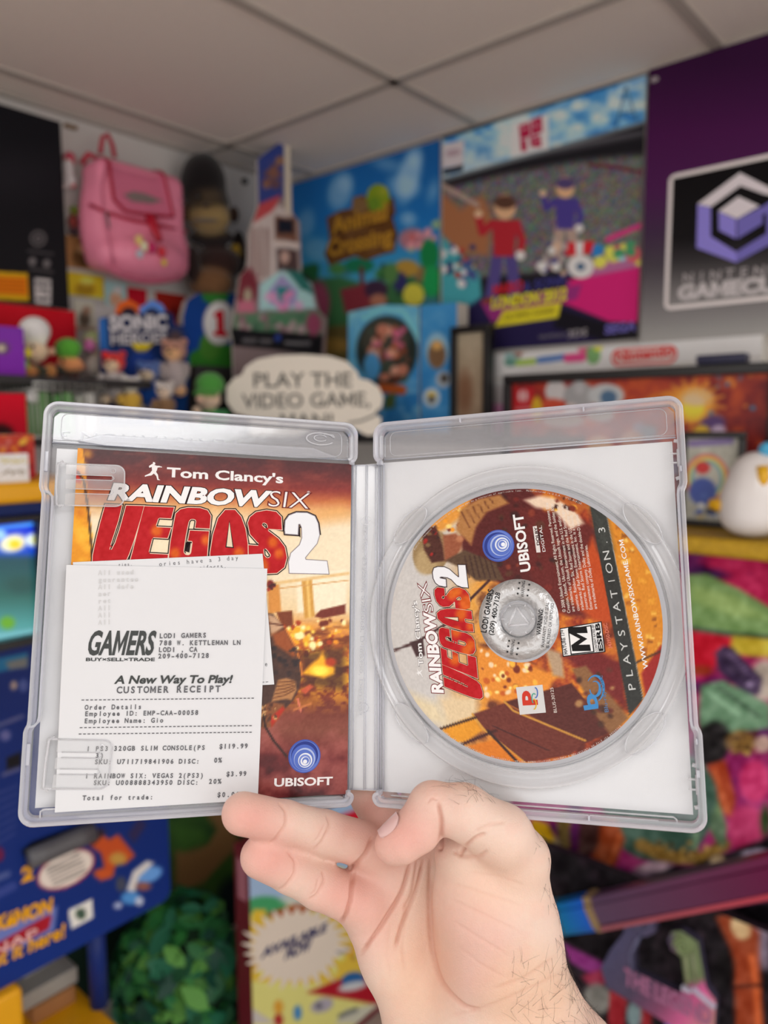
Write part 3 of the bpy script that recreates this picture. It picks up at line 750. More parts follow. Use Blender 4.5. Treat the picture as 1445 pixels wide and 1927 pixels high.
# blue cartoon standee with its title, small plush in front
fr = left_frame(1.74)
def blue_art(A):
    A.grad((190, 580), (340, 760), [(0, (28, 62, 120)), (.5, (20, 40, 90)), (1, (24, 66, 130))]); A.ell(240, 580, 26, 22, (190, 84, 32), 2); A.ell(242, 590, 14, 12, (30, 26, 40), 4); A.ell(286, 582, 24, 22, (84, 122, 190), 2); A.ell(286, 592, 13, 12, (24, 30, 60), 4)
    A.poly([(184, 600), (204, 596), (206, 660), (186, 656)], (40, 92, 160), 4); A.poly([(200, 592), (322, 588), (320, 652), (204, 654)], (24, 34, 66), 3); A.poly([(243, 644), (290, 646), (266, 670)], (206, 174, 20), 3)
    A.ell(268, 700, 30, 40, (28, 56, 130), 8); A.ell(330, 660, 18, 40, (80, 60, 60), 10); A.ell(250, 740, 50, 30, (20, 70, 140), 10)
st = cutout('standee', fr, [(186, 600), (214, 592), (222, 572), (240, 562), (258, 572), (266, 578), (286, 564), (304, 572), (314, 586), (324, 590), (330, 612), (345, 612), (356, 640), (356, 700), (350, 800), (190, 800)], .006, 80, blue_art, 'blue cartoon cardboard standee with a silver two-line title', 'standee')
mb = MB(); S_ = lin((178, 176, 180)) * G; text(mb, fr, 'SONIC', (208, 622), (314, 619), 27, M_CARD, S_, z=.0012, bold=.05, shear=.1); text(mb, fr, 'HEROES', (210, 648), (314, 645), 21, M_CARD, S_ * .9, z=.0012, bold=.03, shear=.1); mb.build('title_lettering', st)
def teddy(name, x, y, s_, head, face, body, yy, label, ground=None, group='small plush toys on the long shelf'):
    soft(name, [(x, y, 17 * s_, 15 * s_, .0, head), (x - 13 * s_, y - 12 * s_, 6 * s_, 6 * s_, 0, head), (x + 13 * s_, y - 12 * s_, 6 * s_, 6 * s_, 0, head), (x, y + 6 * s_, 11 * s_, 8 * s_, .014 * s_, face), (x, y + 34 * s_, 17 * s_, 22 * s_, 0, body), (x - 16 * s_, y + 28 * s_, 7 * s_, 12 * s_, .01, body), (x + 16 * s_, y + 28 * s_, 7 * s_, 12 * s_, .01, body), (x - 10 * s_, y + 56 * s_, 9 * s_, 8 * s_, .015, face), (x + 10 * s_, y + 56 * s_, 9 * s_, 8 * s_, .015, face)],
         yy, label, 'plush toy', group, k=.006, h=.0035, features=[('eye', x - 6 * s_, y - 2 * s_, 2.2 * s_, 2.6 * s_, .024 * s_, (10, 10, 10)), ('eye', x + 6 * s_, y - 2 * s_, 2.2 * s_, 2.6 * s_, .024 * s_, (10, 10, 10)), ('nose', x, y + 4 * s_, 3 * s_, 2 * s_, .032 * s_, (30, 24, 24))])
teddy('plush_bear', 214, 682, 1.25, (176, 30, 34), (196, 168, 140), (150, 146, 146), 1.66, 'small plush with a red head and grey body before the blue standee')
teddy('plush_bear', 279, 700, 1.25, (60, 86, 140), (176, 160, 136), (22, 66, 140), 1.66, 'small plush with a blue head and royal blue body before the blue standee')
teddy('plush_bear', 246, 724, 1.0, (190, 188, 184), (200, 190, 180), (186, 150, 60), 1.63, 'small white plush sitting between the red and blue ones')
teddy('plush_bear', 328, 660, 1.35, (150, 110, 96), (196, 150, 110), (150, 140, 140), 1.68, 'tan plush standing at the end of the blue standee')
teddy('plush_bear', 310, 734, 1.0, (170, 164, 160), (190, 170, 150), (110, 84, 60), 1.57, 'grey headed plush with a brown body below the tan plush')
soft('plush_doll', [(395, 724, 27, 24, .0, (66, 130, 56)), (390, 740, 24, 8, .02, (60, 122, 52)), (394, 752, 22, 18, .008, (204, 168, 146)), (382, 752, 8, 8, .03, (198, 160, 138)), (398, 790, 30, 22, .0, (30, 120, 60)), (372, 780, 10, 16, .01, (206, 170, 148)), (424, 786, 10, 16, .01, (30, 120, 60))], 1.62, 'plush doll in a green cap peeking up beside the speech bubble sign', 'plush toy', k=.006, h=.0035,
     features=[('eye', 388, 750, 2.4, 3.2, .034, (10, 10, 10)), ('eye', 402, 752, 2.4, 3.2, .032, (10, 10, 10))])

# dolls and boxes on the short upper shelf
soft('plush_doll', [(65, 622, 29, 26, .0, (206, 200, 190)), (68, 640, 27, 12, .012, (196, 190, 180)), (68, 662, 25, 20, .008, (206, 168, 140)), (72, 670, 9, 7, .034, (204, 164, 138)), (52, 690, 12, 14, .02, (104, 150, 80)), (78, 700, 16, 14, .02, (40, 46, 36)), (68, 702, 12, 12, .03, (170, 112, 66)), (102, 700, 12, 14, .02, (160, 108, 62)), (100, 662, 8, 8, .01, (190, 150, 124))], 1.70, 'plush doll in a white knitted cap holding a yellow star, on the short shelf', 'plush toy', k=.007, h=.004, ground=UZ,
     features=[('star', 71, 666 + 2, 8, 9, .050, (206, 176, 50)), ('eye', 60, 656, 2.6, 4, .037, (10, 10, 10)), ('eye', 76, 656, 2.6, 4, .037, (10, 10, 10))])
soft('plush_doll', [(128, 654, 25, 18, .0, (74, 140, 46)), (132, 666, 24, 8, .015, (66, 130, 42)), (134, 684, 24, 13, .008, (190, 128, 84)), (110, 698, 12, 10, .0, (40, 40, 34)), (150, 690, 14, 9, .012, (186, 122, 80)), (128, 702, 26, 8, 0, (50, 44, 40))], 1.70, 'plush doll in a bright green cap lying on its side on the short shelf', 'plush toy', k=.007, h=.004, ground=UZ,
     features=[('eye', 130, 682, 3, 4, .034, (10, 10, 10))])
soft('plush_doll', [(176, 640, 20, 18, 0, (120, 132, 90)), (172, 652, 11, 12, .012, (176, 96, 150)), (184, 660, 12, 16, 0, (150, 140, 110)), (176, 690, 14, 20, 0, (176, 172, 164))], 1.78, 'small plush with a pale green head and pink face behind the green-capped doll', 'plush toy', k=.006, h=.004, ground=UZ, features=[('eye', 168, 646, 2.4, 3, .03, (10, 10, 10))])
fr = left_frame(1.655)
pb = board('carton', fr, (.50, fr.loc(46, 660)[0], UZ, fr.loc(46, 617)[1]), .07, 40, lambda A: A.grad((0, 615), (0, 715), [(0, (110, 48, 150)), (1, (120, 40, 160))]).ell(4, 655, 14, 12, (90, 70, 90), 5).ell(2, 656, 8, 6, (190, 180, 160), 4), 'purple box at the edge of the short shelf', 'box')
# wire basket with green cartons
def basket():
    WIRE = mat('chrome_wire', (190, 190, 186), rough=.3, metal=.5)
    y0, y1 = 1.58, 1.80; x0 = left_frame(y0).loc(72, 740)[0]; x1 = left_frame(y0).loc(196, 740)[0]; z0, z1 = LZ + .004, left_frame(y0).loc(120, 722)[1]
    e = empty('wire_basket', ((x0 + x1) / 2, (y0 + y1) / 2, z0), 'grey wire basket with slim bars hanging just under the short shelf', 'basket')
    mb = MB()
    for z in (z1, z1 - .012, z0): mb.tube(np.array([[x0, y0, z], [x1, y0, z], [x1, y1, z], [x0, y1, z]]), .0022, WIRE, n=6, closed=True)
    mb.build('rim', e); mb = MB()
    for t in np.linspace(0, 1, 10): x = x0 + (x1 - x0) * t; mb.tube(np.array([[x, y0, z1], [x, y0, z0], [x, y1, z0], [x, y1, z1]]), .0014, WIRE, n=5)
    for t in np.linspace(0, 1, 12): y = y0 + (y1 - y0) * t; mb.tube(np.array([[x0, y, z1], [x0, y, z0], [x1, y, z0], [x1, y, z1]]), .0014, WIRE, n=5)
    mb.build('wire_mesh', e)
    for x in (x0 + .02, x1 - .03):
        mb = MB(); mb.tube(np.array([[x, y0 + .1, z1], [x, y0 + .1, UZ - .017]]), .003, WIRE); mb.build('hanger', e)
    cols = [(92, 130, 84), (70, 130, 66), (96, 150, 88), (150, 156, 146), (190, 190, 186)]; w = (x1 - x0 - .02) / 5
    labs = ['slim sage green carton in the wire basket, nearest the camera end', 'slim deep green carton in the wire basket', 'slim light green carton in the middle of the wire basket', 'slim grey green carton in the wire basket', 'slim whitish carton at the far end of the wire basket']
    for k in range(5):
        mb = MB(); mb.wbox((x0 + .012 + w * k, y0 + .012, z0 + .003), (x0 + .004 + w * (k + 1), y0 + .16, z1 - .018 - .006 * (k % 2)), M_CARD, lin(cols[k]) * G, bev=.002); mb.build('carton', None, labs[k], 'box', 'cartons in the wire basket')
basket()
bl_ = on_y(64, 746, 1.50)
soft('hanging_ball', [(64, 746, 13, 13, 0, (206, 210, 204)), (72, 744, 5, 8, .008, (70, 130, 90))], 1.62, 'white and green ball hanging under the short shelf beside the wire basket', 'ball', k=.002, h=.003)

# cardboard village standee
fr = left_frame(1.70)
def village_art(A):
    A.c[:] = (120, 104, 104)
    A.poly([(484, 296), (534, 262), (534, 372), (486, 392)], (44, 56, 112), 2); A.spots(16, (494, 300, 528, 350), (4, 9), [(110, 74, 60), (126, 90, 66), (84, 60, 70)], 3, 3); A.poly([(494, 296), (520, 280), (520, 300), (496, 312)], (44, 56, 116), 3)
    A.poly([(534, 262), (546, 262), (549, 402), (536, 402)], (176, 166, 150), 2)
    A.poly([(468, 440), (488, 384), (530, 366), (512, 402), (474, 430)], (160, 62, 66), 3); A.poly([(470, 424), (512, 398), (524, 384), (560, 414), (566, 530), (470, 530)], (170, 158, 154), 3)
    for x in (478, 490, 502): A.line([(x, 430), (x, 520)], 5, (110, 80, 76), 3)
    A.poly([(516, 406), (558, 410), (560, 456), (518, 450)], (104, 70, 56), 3); A.poly([(522, 412), (552, 414), (552, 440), (522, 438)], (22, 24, 36), 3); A.line([(516, 458), (562, 462)], 7, (186, 172, 166), 3); A.poly([(520, 466), (560, 470), (562, 512), (522, 510)], (70, 52, 52), 3); A.ell(536, 484, 9, 12, (170, 140, 130), 4)
    A.ell(462, 540, 24, 36, (104, 40, 50), 8); A.ell(466, 556, 8, 14, (150, 140, 120), 5); A.poly([(448, 566), (478, 566), (484, 612), (444, 612)], (170, 96, 116), 6)
    A.poly([(488, 536), (530, 508), (584, 532), (594, 580), (488, 584)], (150, 190, 200), 4); A.poly([(536, 506), (570, 512), (594, 556), (566, 544)], (40, 96, 90), 3); A.poly([(506, 548), (530, 516), (560, 548), (556, 576), (508, 574)], (140, 130, 170), 4); A.poly([(520, 540), (546, 540), (540, 566), (524, 566)], (40, 116, 120), 3); A.spots(12, (500, 552, 566, 580), (4, 8), [(206, 150, 180), (196, 120, 160)], 4, 3)
    A.poly([(440, 590), (604, 584), (604, 634), (440, 624)], (76, 110, 84), 8); A.spots(30, (446, 596, 600, 630), (3, 8), [(150, 130, 130), (60, 110, 76), (180, 130, 150), (120, 90, 96), (60, 90, 70)], 6, 4)
    A.poly([(432, 618), (608, 630), (606, 670), (434, 650)], (20, 19, 22), 3)
    for x, w in ((470, 22), (500, 18), (560, 44)): A.line([(x - w / 2, 640 + (x - 470) * .06), (x + w / 2, 641 + (x - 470) * .06)], 6, (110, 106, 108), 4)
    A.ell(523, 636, 6, 7, (40, 60, 130), 3); A.ell(590, 610, 14, 22, (130, 60, 84), 6)
cutout('standee', fr, [(484, 300), (533, 262), (546, 262), (549, 400), (564, 418), (568, 520), (588, 534), (600, 584), (616, 600), (612, 668), (608, 820), (444, 820), (438, 640), (434, 622), (440, 596), (446, 560), (452, 520), (466, 502), (468, 442), (486, 388)], .006, 120, village_art, 'tall cardboard village standee with a white clock house in the wall corner', 'standee', gain=1.9)

# speech bubble sign
BO = on_y(575, 720, 1.45)
bf = Frame(BO, _r, (0, 0, 1), -FH)
bub = [(440, 712), (455, 705), (462, 690), (484, 676), (520, 669), (570, 667), (620, 670), (652, 680), (672, 700), (676, 712), (695, 716), (714, 730), (721, 748), (718, 768), (706, 780), (717, 786), (716, 810), (700, 838), (690, 836), (655, 800), (600, 800), (560, 840), (470, 840), (470, 786), (440, 776), (426, 756), (426, 728)]
M_WBOARD = mat('white_sign_board', (206, 200, 188), rough=.6, gain=1.5, noise=.02, nscale=20)
mb = MB(); ab = np.array([bf.loc(*p) for p in bub]); zmin = LZ - BO[2]; ab[:, 1] = np.maximum(ab[:, 1], zmin); mb.prism(bf, ab, -.006, 0, M_WBOARD)
sb = mb.build('speech_bubble_sign', None, 'cloud shaped white speech bubble sign with grey hand lettering', 'sign')
mb = MB(); K = lin((110, 108, 104))
text(mb, bf, 'PLAY THE', (478, 729), (662, 728), 27, M_CARD, K, z=.0015, bold=.012); text(mb, bf, 'VIDEO GAME,', (456, 768), (696, 764), 26, M_CARD, K, z=.0015, bold=.012); text(mb, bf, 'MAN!', (528, 803), (626, 803), 24, M_CARD, K, z=.0015, bold=.012)
mb.poly(bf, strip(np.array([bf.loc(*p) for p in ((655, 796), (680, 792), (704, 782), (716, 768))]), .006), .0015, M_CARD, K * 1.6)
mb.build('sign_lettering', sb)

# painted backdrop low on the left wall, leafy bush before it
fr = left_frame(1.936)
def path_art(A):
    P = A.P; A.c[:] = (48, 78, 36); A.mix(np.clip((fbm(P[:, 0] / 30, P[:, 1] / 30, 3, 2) - .45) * 4, 0, 1) * .7, (34, 60, 34))
    A.poly([(330, 1600), (352, 1604), (392, 1590), (410, 1560), (380, 1520), (480, 1520), (440, 1560), (450, 1590), (420, 1620), (385, 1660), (330, 1680)], (122, 92, 58), 6); A.poly([(325, 1555), (380, 1560), (390, 1580), (340, 1605)], (56, 92, 40), 6); A.poly([(395, 1650), (445, 1605), (455, 1680), (380, 1690)], (52, 84, 36), 8)
    A.mix(np.clip((P[:, 1] - 1680) / 60, 0, 1), (16, 30, 24)); A.ell(440, 1690, 30, 40, (20, 30, 34), 20)
board('backdrop_print', fr, (.75, WALL_X - .003, .02, 1.25), .004, 90, path_art, 'painted backdrop print of a tan path through grass low on the wall', 'backdrop', gain=2.3)
def bush():
    c = on_y(348, 1835, 1.64); c[2] = max(c[2], .21); R = random.Random(11); s_ = float((c - CAM) @ FWD) / FPX
    e = empty('leafy_bush', (c[0], c[1], 0), 'round dark green leafy bush on the floor between kiosk and comic box', 'bush')
    core = MB(); ax = CAX; rad = np.array([128 * s_, 112 * s_, 150 * s_])
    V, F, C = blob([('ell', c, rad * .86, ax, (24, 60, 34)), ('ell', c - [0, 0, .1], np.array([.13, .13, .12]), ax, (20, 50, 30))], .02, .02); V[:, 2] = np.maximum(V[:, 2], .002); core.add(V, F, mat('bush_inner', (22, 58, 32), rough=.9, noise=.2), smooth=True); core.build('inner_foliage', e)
    mb = MB(); LM = mat('bush_leaf', None, rough=.6, noise=.15, nscale=60)
    pal = [(30, 92, 46), (44, 112, 52), (22, 74, 44), (70, 120, 50), (16, 56, 44), (54, 104, 40), (24, 84, 60)]
    for _ in range(800):
        d = np.array([R.gauss(0, 1), R.gauss(0, 1), R.gauss(0, 1)]); d /= np.linalg.norm(d)
        if d @ np.array([FH[0], FH[1], 0]) > .5: continue
        nrm = (d / rad) @ np.eye(3); p = c + (d * rad) @ ax * R.uniform(.88, 1.04); n = d @ ax; n = n + np.array([R.gauss(0, .25) for _ in range(3)]); n /= np.linalg.norm(n)
        if p[2] < .01: continue
        t = np.cross(n, [R.gauss(0, 1), R.gauss(0, 1), R.gauss(0, 1)]); t /= np.linalg.norm(t); b = np.cross(n, t); l = R.uniform(.026, .046); w = l * .5
        sh = [(-1, 0, 0), (-.5, .8, .12), (.1, 1, .16), (.6, .6, .1), (1, 0, -.1), (.6, -.6, .1), (.1, -1, .16), (-.5, -.8, .12), (0, 0, .02)]
        col = lin(R.choice(pal)) * R.uniform(.9, 1.4) * 1.75
        mb.add(np.array([p + t * l * x + b * w * y + n * l * z * .8 for x, y, z in sh]), [[i, (i + 1) % 8, 8] for i in range(8)], LM, col, smooth=True)
    mb.build('leaves', e, kind='stuff')
bush()
# ================================================================== THE BLUE KIOSK AND WHAT STANDS ON AND BY IT
KY = 1.20
kf = left_frame(KY)
KX0, KX1 = .28, kf.loc(325, 1660)[0]
KZ0 = kf.loc(325, 1693)[1]; KZT = kf.loc(60, 945)[1]; KZY = kf.loc(60, 906)[1]; KXU = kf.loc(84, 1000)[0]
BLUE = mat('kiosk_blue', (12, 42, 116), rough=.4, spec=.3, noise=.04, gain=1.1)
YEL = mat('kiosk_yellow', (216, 156, 8), rough=.4, noise=.05, gain=1.3)
kiosk = empty('demo_kiosk', ((KX0 + KX1) / 2, KY + .2, .3), 'blue and yellow shop kiosk with a screen, filling the lower corner', 'kiosk')
mb = MB(); mb.wbox((KX0, KY + .004, KZ0), (KX1, KY + .42, kf.loc(20, 1215)[1]), BLUE, bev=.012); mb.wbox((KX0, KY + .03, kf.loc(20, 1215)[1] - .02), (KXU + .10, KY + .42, KZT + .002), BLUE, bev=.006); mb.build('cabinet', kiosk)
mb = MB(); mb.wbox((KX0, KY - .01, KZT), (KXU + .10, KY + .44, KZY), YEL, bev=.01); mb.build('yellow_ledge', kiosk, label='yellow top ledge')
def kiosk_art(A):
    P = A.P; A.grad((0, 1230), (0, 1800), [(0, (4, 24, 80)), (.5, (8, 34, 98)), (1, (10, 40, 112))])
    A.poly([(-40, 1246), (52, 1228), (52, 1252), (-40, 1275)], (20, 84, 120), 5); A.poly([(10, 1246), (52, 1236), (52, 1256), (18, 1260)], (92, 92, 90), 6)
    A.ell(26, 1290, 6, 8, (140, 120, 110), 5); A.ell(44, 1290, 8, 12, (60, 70, 120), 6); A.line([(-10, 1368), (42, 1348)], 7, (70, 72, 110), 4); A.ell(10, 1384, 10, 10, (84, 84, 130), 8); A.poly([(12, 1426), (40, 1414), (40, 1442), (12, 1450)], (10, 8, 14), 4); A.line([(6, 1458), (38, 1446)], 7, (70, 72, 110), 4)
    for k in range(7): A.line([(-20, 1500 + k * 16), (34 - k, 1478 + k * 15)], 4, (70, 70, 120), 5, .6)
    A.line([(-20, 1660), (14, 1645)], 12, (110, 110, 150), 8, .6); A.line([(-20, 1690), (24, 1668)], 16, (84, 86, 150), 8, .5); A.ell(-2, 1608, 10, 14, (90, 20, 60), 5)
    A.poly([(40, 1600), (60, 1584), (150, 1552), (172, 1560), (150, 1580), (50, 1618)], (8, 8, 16), 4)
    A.ell(124, 1636, 59, 33, (140, 40, 60), 2, -27); A.ell(124, 1636, 55, 29, (206, 196, 186), 2, -27)
    for k in range(6): A.line([(86 + k * 3, 1636 + k * 6), (148 + k * 3, 1604 + k * 7)], 2.4, (90, 86, 84), 2)
    # flame and splash shapes in place of the creatures
    A.poly([(168, 1590), (186, 1566), (206, 1580), (222, 1570), (240, 1592), (254, 1610), (236, 1626), (222, 1618), (212, 1646), (190, 1658), (176, 1640), (196, 1632), (190, 1606)], (172, 70, 30), 6); A.ell(222, 1616, 16, 12, (170, 130, 60), 7); A.poly([(160, 1576), (190, 1558), (200, 1566), (176, 1590)], (44, 30, 40), 6); A.ell(196, 1646, 18, 8, (176, 76, 34), 5); A.poly([(240, 1570), (262, 1540), (276, 1552), (252, 1588)], (40, 34, 70), 8)
    A.ell(280, 1646, 26, 14, (90, 140, 200), 5, -20); A.poly([(238, 1676), (250, 1640), (276, 1620), (290, 1624), (262, 1650), (254, 1680)], (190, 188, 186), 5); A.ell(246, 1690, 18, 12, (70, 130, 190), 5); A.ell(228, 1664, 10, 14, (60, 64, 80), 5); A.ell(270, 1668, 14, 8, (130, 80, 70), 6); A.ell(222, 1704, 8, 6, (150, 160, 190), 4); A.ell(262, 1696, 8, 8, (170, 180, 200), 4)
    # crest behind the title
    A.poly([(-60, 1772), (88, 1708), (108, 1706), (102, 1752), (-60, 1830)], (96, 110, 170), 5); A.poly([(-60, 1806), (90, 1722), (98, 1724), (92, 1748), (-60, 1828)], (150, 20, 36), 3)
    A.poly([(129, 1712), (173, 1692), (176, 1726), (134, 1748)], (206, 206, 200), 2); A.ell(152, 1720, 10, 11, (70, 96, 70), 3, -20); A.line([(147, 1728), (148, 1712), (157, 1727), (158, 1711)], 2.5, (36, 44, 60), 2)
r = (KX0 + .004, KX1 - .006, KZ0 + .006, kf.loc(20, 1222)[1])
ab = rrect(r[1] - r[0], r[3] - r[2], .02, 5, (r[0] + r[1]) / 2, (r[2] + r[3]) / 2)
mb = MB(); picture(mb, kf, ab, 170, .001, M_GLOSSCARD, kiosk_art, 1.5); kp = mb.build('printed_front', kiosk)
mb = MB(); YT = lin((196, 140, 20)) * 1.7
text(mb, kf, '2', (42, 1660), (61, 1653), 24, M_CARD, YT, z=.0025, bold=.05); mb.build('step_number', kp); mb = MB(); text(mb, kf, 'POKéMON', (-52, 1768), (96, 1716), 25, M_CARD, YT, z=.0025, bold=.05); text(mb, kf, 'SNAP', (-40, 1812), (70, 1762), 16, M_CARD, lin((190, 150, 150)) * G, z=.003, bold=.02); text(mb, kf, 'Print it here!', (-58, 1842), (121, 1763), 25, M_CARD, YT, z=.0025, bold=.03)
mb.build('front_lettering', kp)
mb = MB(); p = kf.pt(*kf.loc(48, 1612), .012); q = kf.pt(*kf.loc(168, 1560), .012); mb.tube(np.linspace(p, q, 5), .017, mat('grey_roller', (92, 92, 96), rough=.4, noise=.1)); mb.build('roller_bar', kiosk, label='grey roller in the slot')
# screen
def screen_art(A):
    A.grad((0, 985), (0, 1210), [(0, (20, 60, 210)), (.12, (10, 40, 200)), (.24, (16, 70, 190)), (.30, (30, 70, 80)), (.6, (40, 90, 84)), (.85, (70, 140, 140)), (1, (90, 160, 170))])
    A.ell(24, 1022, 26, 16, (240, 236, 200), 10, -12); A.ell(28, 1024, 12, 9, (240, 200, 40), 6); A.ell(62, 1016, 14, 12, (220, 236, 240), 8); A.ell(66, 1016, 6, 6, (220, 220, 60), 4); A.ell(0, 1006, 12, 10, (150, 200, 250), 8); A.line([(-20, 996), (70, 985)], 5, (80, 170, 250), 5)
    A.ell(14, 1172, 14, 12, (90, 150, 40), 8); A.ell(40, 1100, 30, 16, (34, 74, 72), 14); A.line([(-20, 1200), (60, 1188)], 6, (120, 180, 190), 6)
SCR = mat('lit_screen', None, rough=.12, noise=0.0, emit=.55)
z0 = kf.loc(40, 1203)[1]; z1 = kf.loc(40, 984)[1]
mb = MB(); sheet(mb, Frame((0, KY + .022, 0), (1, 0, 0), (0, 0, 1), (0, -1, 0)), KX0 + .03, KXU - .006, z0, z1, 80, 60, 0, SCR, screen_art, 1.0); mb.build('screen', kiosk, label='lit blue and teal screen')
mb = MB()
for lo, hi in (((KX0, KY, z1), (KXU + .02, KY + .03, z1 + .010)), ((KX0, KY, z0 - .022), (KXU + .02, KY + .03, z0)), ((KXU - .008, KY, z0), (KXU + .02, KY + .03, z1))): mb.wbox(lo, hi, M_BLACKP, bev=.003)
mb.build('screen_bezel', kiosk)
# stand below: blue post, yellow tray and post
pb_ = on_y(187, 1890, KY + .06); TZ = pb_[2]
mb = MB(); c = np.array([pb_[0], KY + .06]); rr = 16.5 * float((pb_ - CAM) @ FWD) / FPX; mb.tube(np.array([[c[0], c[1], TZ], [c[0], c[1], KZ0 + .01]]), rr, BLUE, n=24); mb.build('post', kiosk, label='round blue post')
mb = MB(); ye = on_y(35, 1880, KY); mb.wbox((KX0, KY - .02, TZ), (ye[0], KY + .05, KZ0 + .004), YEL, bev=.008); mb.build('post', kiosk, label='square yellow post')
xr = on_y(215, 1872, KY)[0]; mb = MB(); mb.wbox((KX0, KY - .03, TZ - .05), (xr, KY + .42, TZ), YEL, bev=.008); mb.wbox((KX0 + .02, KY, 0), (xr - .03, KY + .40, TZ - .048), BLUE, bev=.01); mb.build('base', kiosk)
# cardboard box with papers on the yellow tray
KRAFT = mat('kraft_card', (150, 104, 62), rough=.8, gain=1.3, noise=.08)
bx0 = on_y(62, 1900, KY + .10)[0]; bx1 = on_y(143, 1880, KY + .10)[0]; bz = on_y(100, 1878, KY + .10)[2]
mb = MB(); mb.wbox((bx0, KY + .10, TZ), (bx1, KY + .24, bz), KRAFT, bev=.002); mb.build('cardboard_box', None, 'open brown cardboard box on the yellow kiosk tray', 'box')
PAP = mat('grey_paper_stack', (168, 166, 160), rough=.7, noise=.12, nscale=120)
for k, (dx, w, dy, hh, lab) in enumerate(((-.012, .118, .0, .030, 'stack of grey papers on top of the brown cardboard box'), (.004, .085, .03, .022, 'smaller stack of pale papers topping the grey stack'))):
    mb = MB(); z = bz + .001 + .031 * k; mb.box(((bx0 + bx1) / 2 + dx, KY + .165 + dy, z + hh / 2), np.array([[math.cos(.1 * k), math.sin(.1 * k), 0], [-math.sin(.1 * k), math.cos(.1 * k), 0], [0, 0, 1]]), (w / 2, .06 - .012 * k, hh / 2), PAP, bev=.001); mb.build('paper_stack', None, lab, 'papers', 'papers on the cardboard box')
# on the ledge: red box, patterned carton, price card
fr = left_frame(1.40); zt = KZY
board('carton', fr, (.42, fr.loc(50, 780)[0], zt, fr.loc(40, 741)[1]), .10, 40, lambda A: A.grad((0, 740), (0, 815), [(0, (176, 10, 34)), (1, (150, 8, 30))]).ell(0, 815, 26, 18, (40, 10, 14), 6), 'plain red box on the yellow ledge behind the price card', 'box')
fr = left_frame(1.27)
board('carton', fr, (.40, fr.loc(66, 860)[0], zt, fr.loc(40, 818)[1]), .08, 60, lambda A: A.grad((0, 815), (0, 905), [(0, (160, 60, 44)), (1, (150, 40, 50))]).spots(60, (-10, 815, 66, 905), (2, 6), [(196, 130, 40), (130, 30, 40), (176, 100, 90), (206, 160, 60), (110, 24, 34)], 5, 3), 'red patterned carton with yellow specks on the yellow ledge', 'box')
pf = left_frame(1.205)
def tag_art(A):
    A.c[:] = (208, 204, 200); R = random.Random(4)
    for row, y in ((0, 867), (1, 889)):
        for k in range(9): x = 2 + k * 5.4; A.line([(x, y + R.uniform(-5, 5)), (x + R.uniform(-3, 3), y + R.uniform(-5, 5)), (x + 3, y + R.uniform(-5, 5))], 2, (150, 140, 60) if row == 0 else (90, 84, 70), 2)
a0 = pf.loc(-14, 880)[0]; a1 = pf.loc(54, 880)[0]
board('price_card', pf, (a0, a1, zt, pf.loc(54, 853)[1]), .002, 70, tag_art, 'white price card with handwritten lines leaning on the yellow ledge', 'card')

# comic box standing on the floor to the right
CY_ = 1.34
cf = left_frame(CY_); x0 = cf.loc(473, 1800)[0]; x1 = cf.loc(792, 1720)[0]; zt2 = cf.loc(473, 1600)[1]
def comic_art(A):
    P = A.P; A.c[:] = (196, 190, 110)
    A.poly([(465, 1500), (800, 1400), (800, 1700), (465, 1700)], (140, 166, 196), 4); A.ell(500, 1706, 40, 20, (60, 140, 90), 5); A.ell(570, 1690, 40, 16, (176, 184, 176), 8); A.line([(470, 1610), (800, 1490)], 26, (176, 20, 40), 4); A.ell(690, 1552, 18, 12, (110, 160, 120), 5)
    A.poly([(500, 1720), (560, 1700), (600, 1710), (520, 1735)], (150, 84, 50), 4); A.poly([(476, 1712), (500, 1712), (500, 1760), (474, 1770)], (206, 166, 50), 4); A.poly([(465, 1740), (560, 1720), (720, 1720), (720, 1860), (600, 1850), (470, 1850)], (206, 166, 60), 6)
    A.spots(26, (470, 1750, 710, 1850), (4, 12), [(220, 186, 70), (196, 150, 40), (180, 176, 150), (150, 110, 50), (214, 200, 120)], 8, 3)
    A.ell(642, 1788, 18, 8, (150, 150, 160), 4, -10); A.ell(630, 1640, 20, 8, (214, 184, 60), 4)
    A.poly([(460, 1845), (600, 1855), (700, 1840), (700, 1927), (460, 1927)], (194, 192, 116), 5); A.poly([(576, 1868), (640, 1842), (760, 1820), (760, 1900), (650, 1880)], (150, 20, 36), 3); A.ell(664, 1843, 22, 14, (30, 84, 140), 3, -12); A.ell(664, 1856, 28, 8, (176, 180, 184), 3, -12)
    A.ell(606, 1892, 22, 13, (150, 146, 158), 4, -20); A.ell(600, 1893, 7, 6, (90, 90, 100), 3); A.ell(560, 1906, 8, 14, (60, 120, 170), 4); A.ell(524, 1895, 9, 13, (190, 140, 50), 4); A.ell(524, 1920, 9, 12, (150, 40, 40), 4); A.poly([(472, 1896), (520, 1927), (472, 1927)], (176, 172, 168), 4); A.poly([(630, 1927), (650, 1900), (760, 1880), (760, 1927)], (176, 176, 160), 5); A.line([(640, 1912), (670, 1900)], 8, (90, 94, 96), 4)
mb = MB(); sheet(mb, cf, x0, x1, .02, zt2, 130, 130, 0, M_CARD, comic_art, 1.7); D_ = .055
MAR = mat('maroon_card', (104, 12, 32), rough=.5, gain=1.4)
mb.wbox((x0, CY_ + .001, .0), (x1, CY_ + D_, zt2), MAR)
cb = mb.build('comic_box', None, 'colourful comic printed display box with a maroon spine and white starburst', 'box')
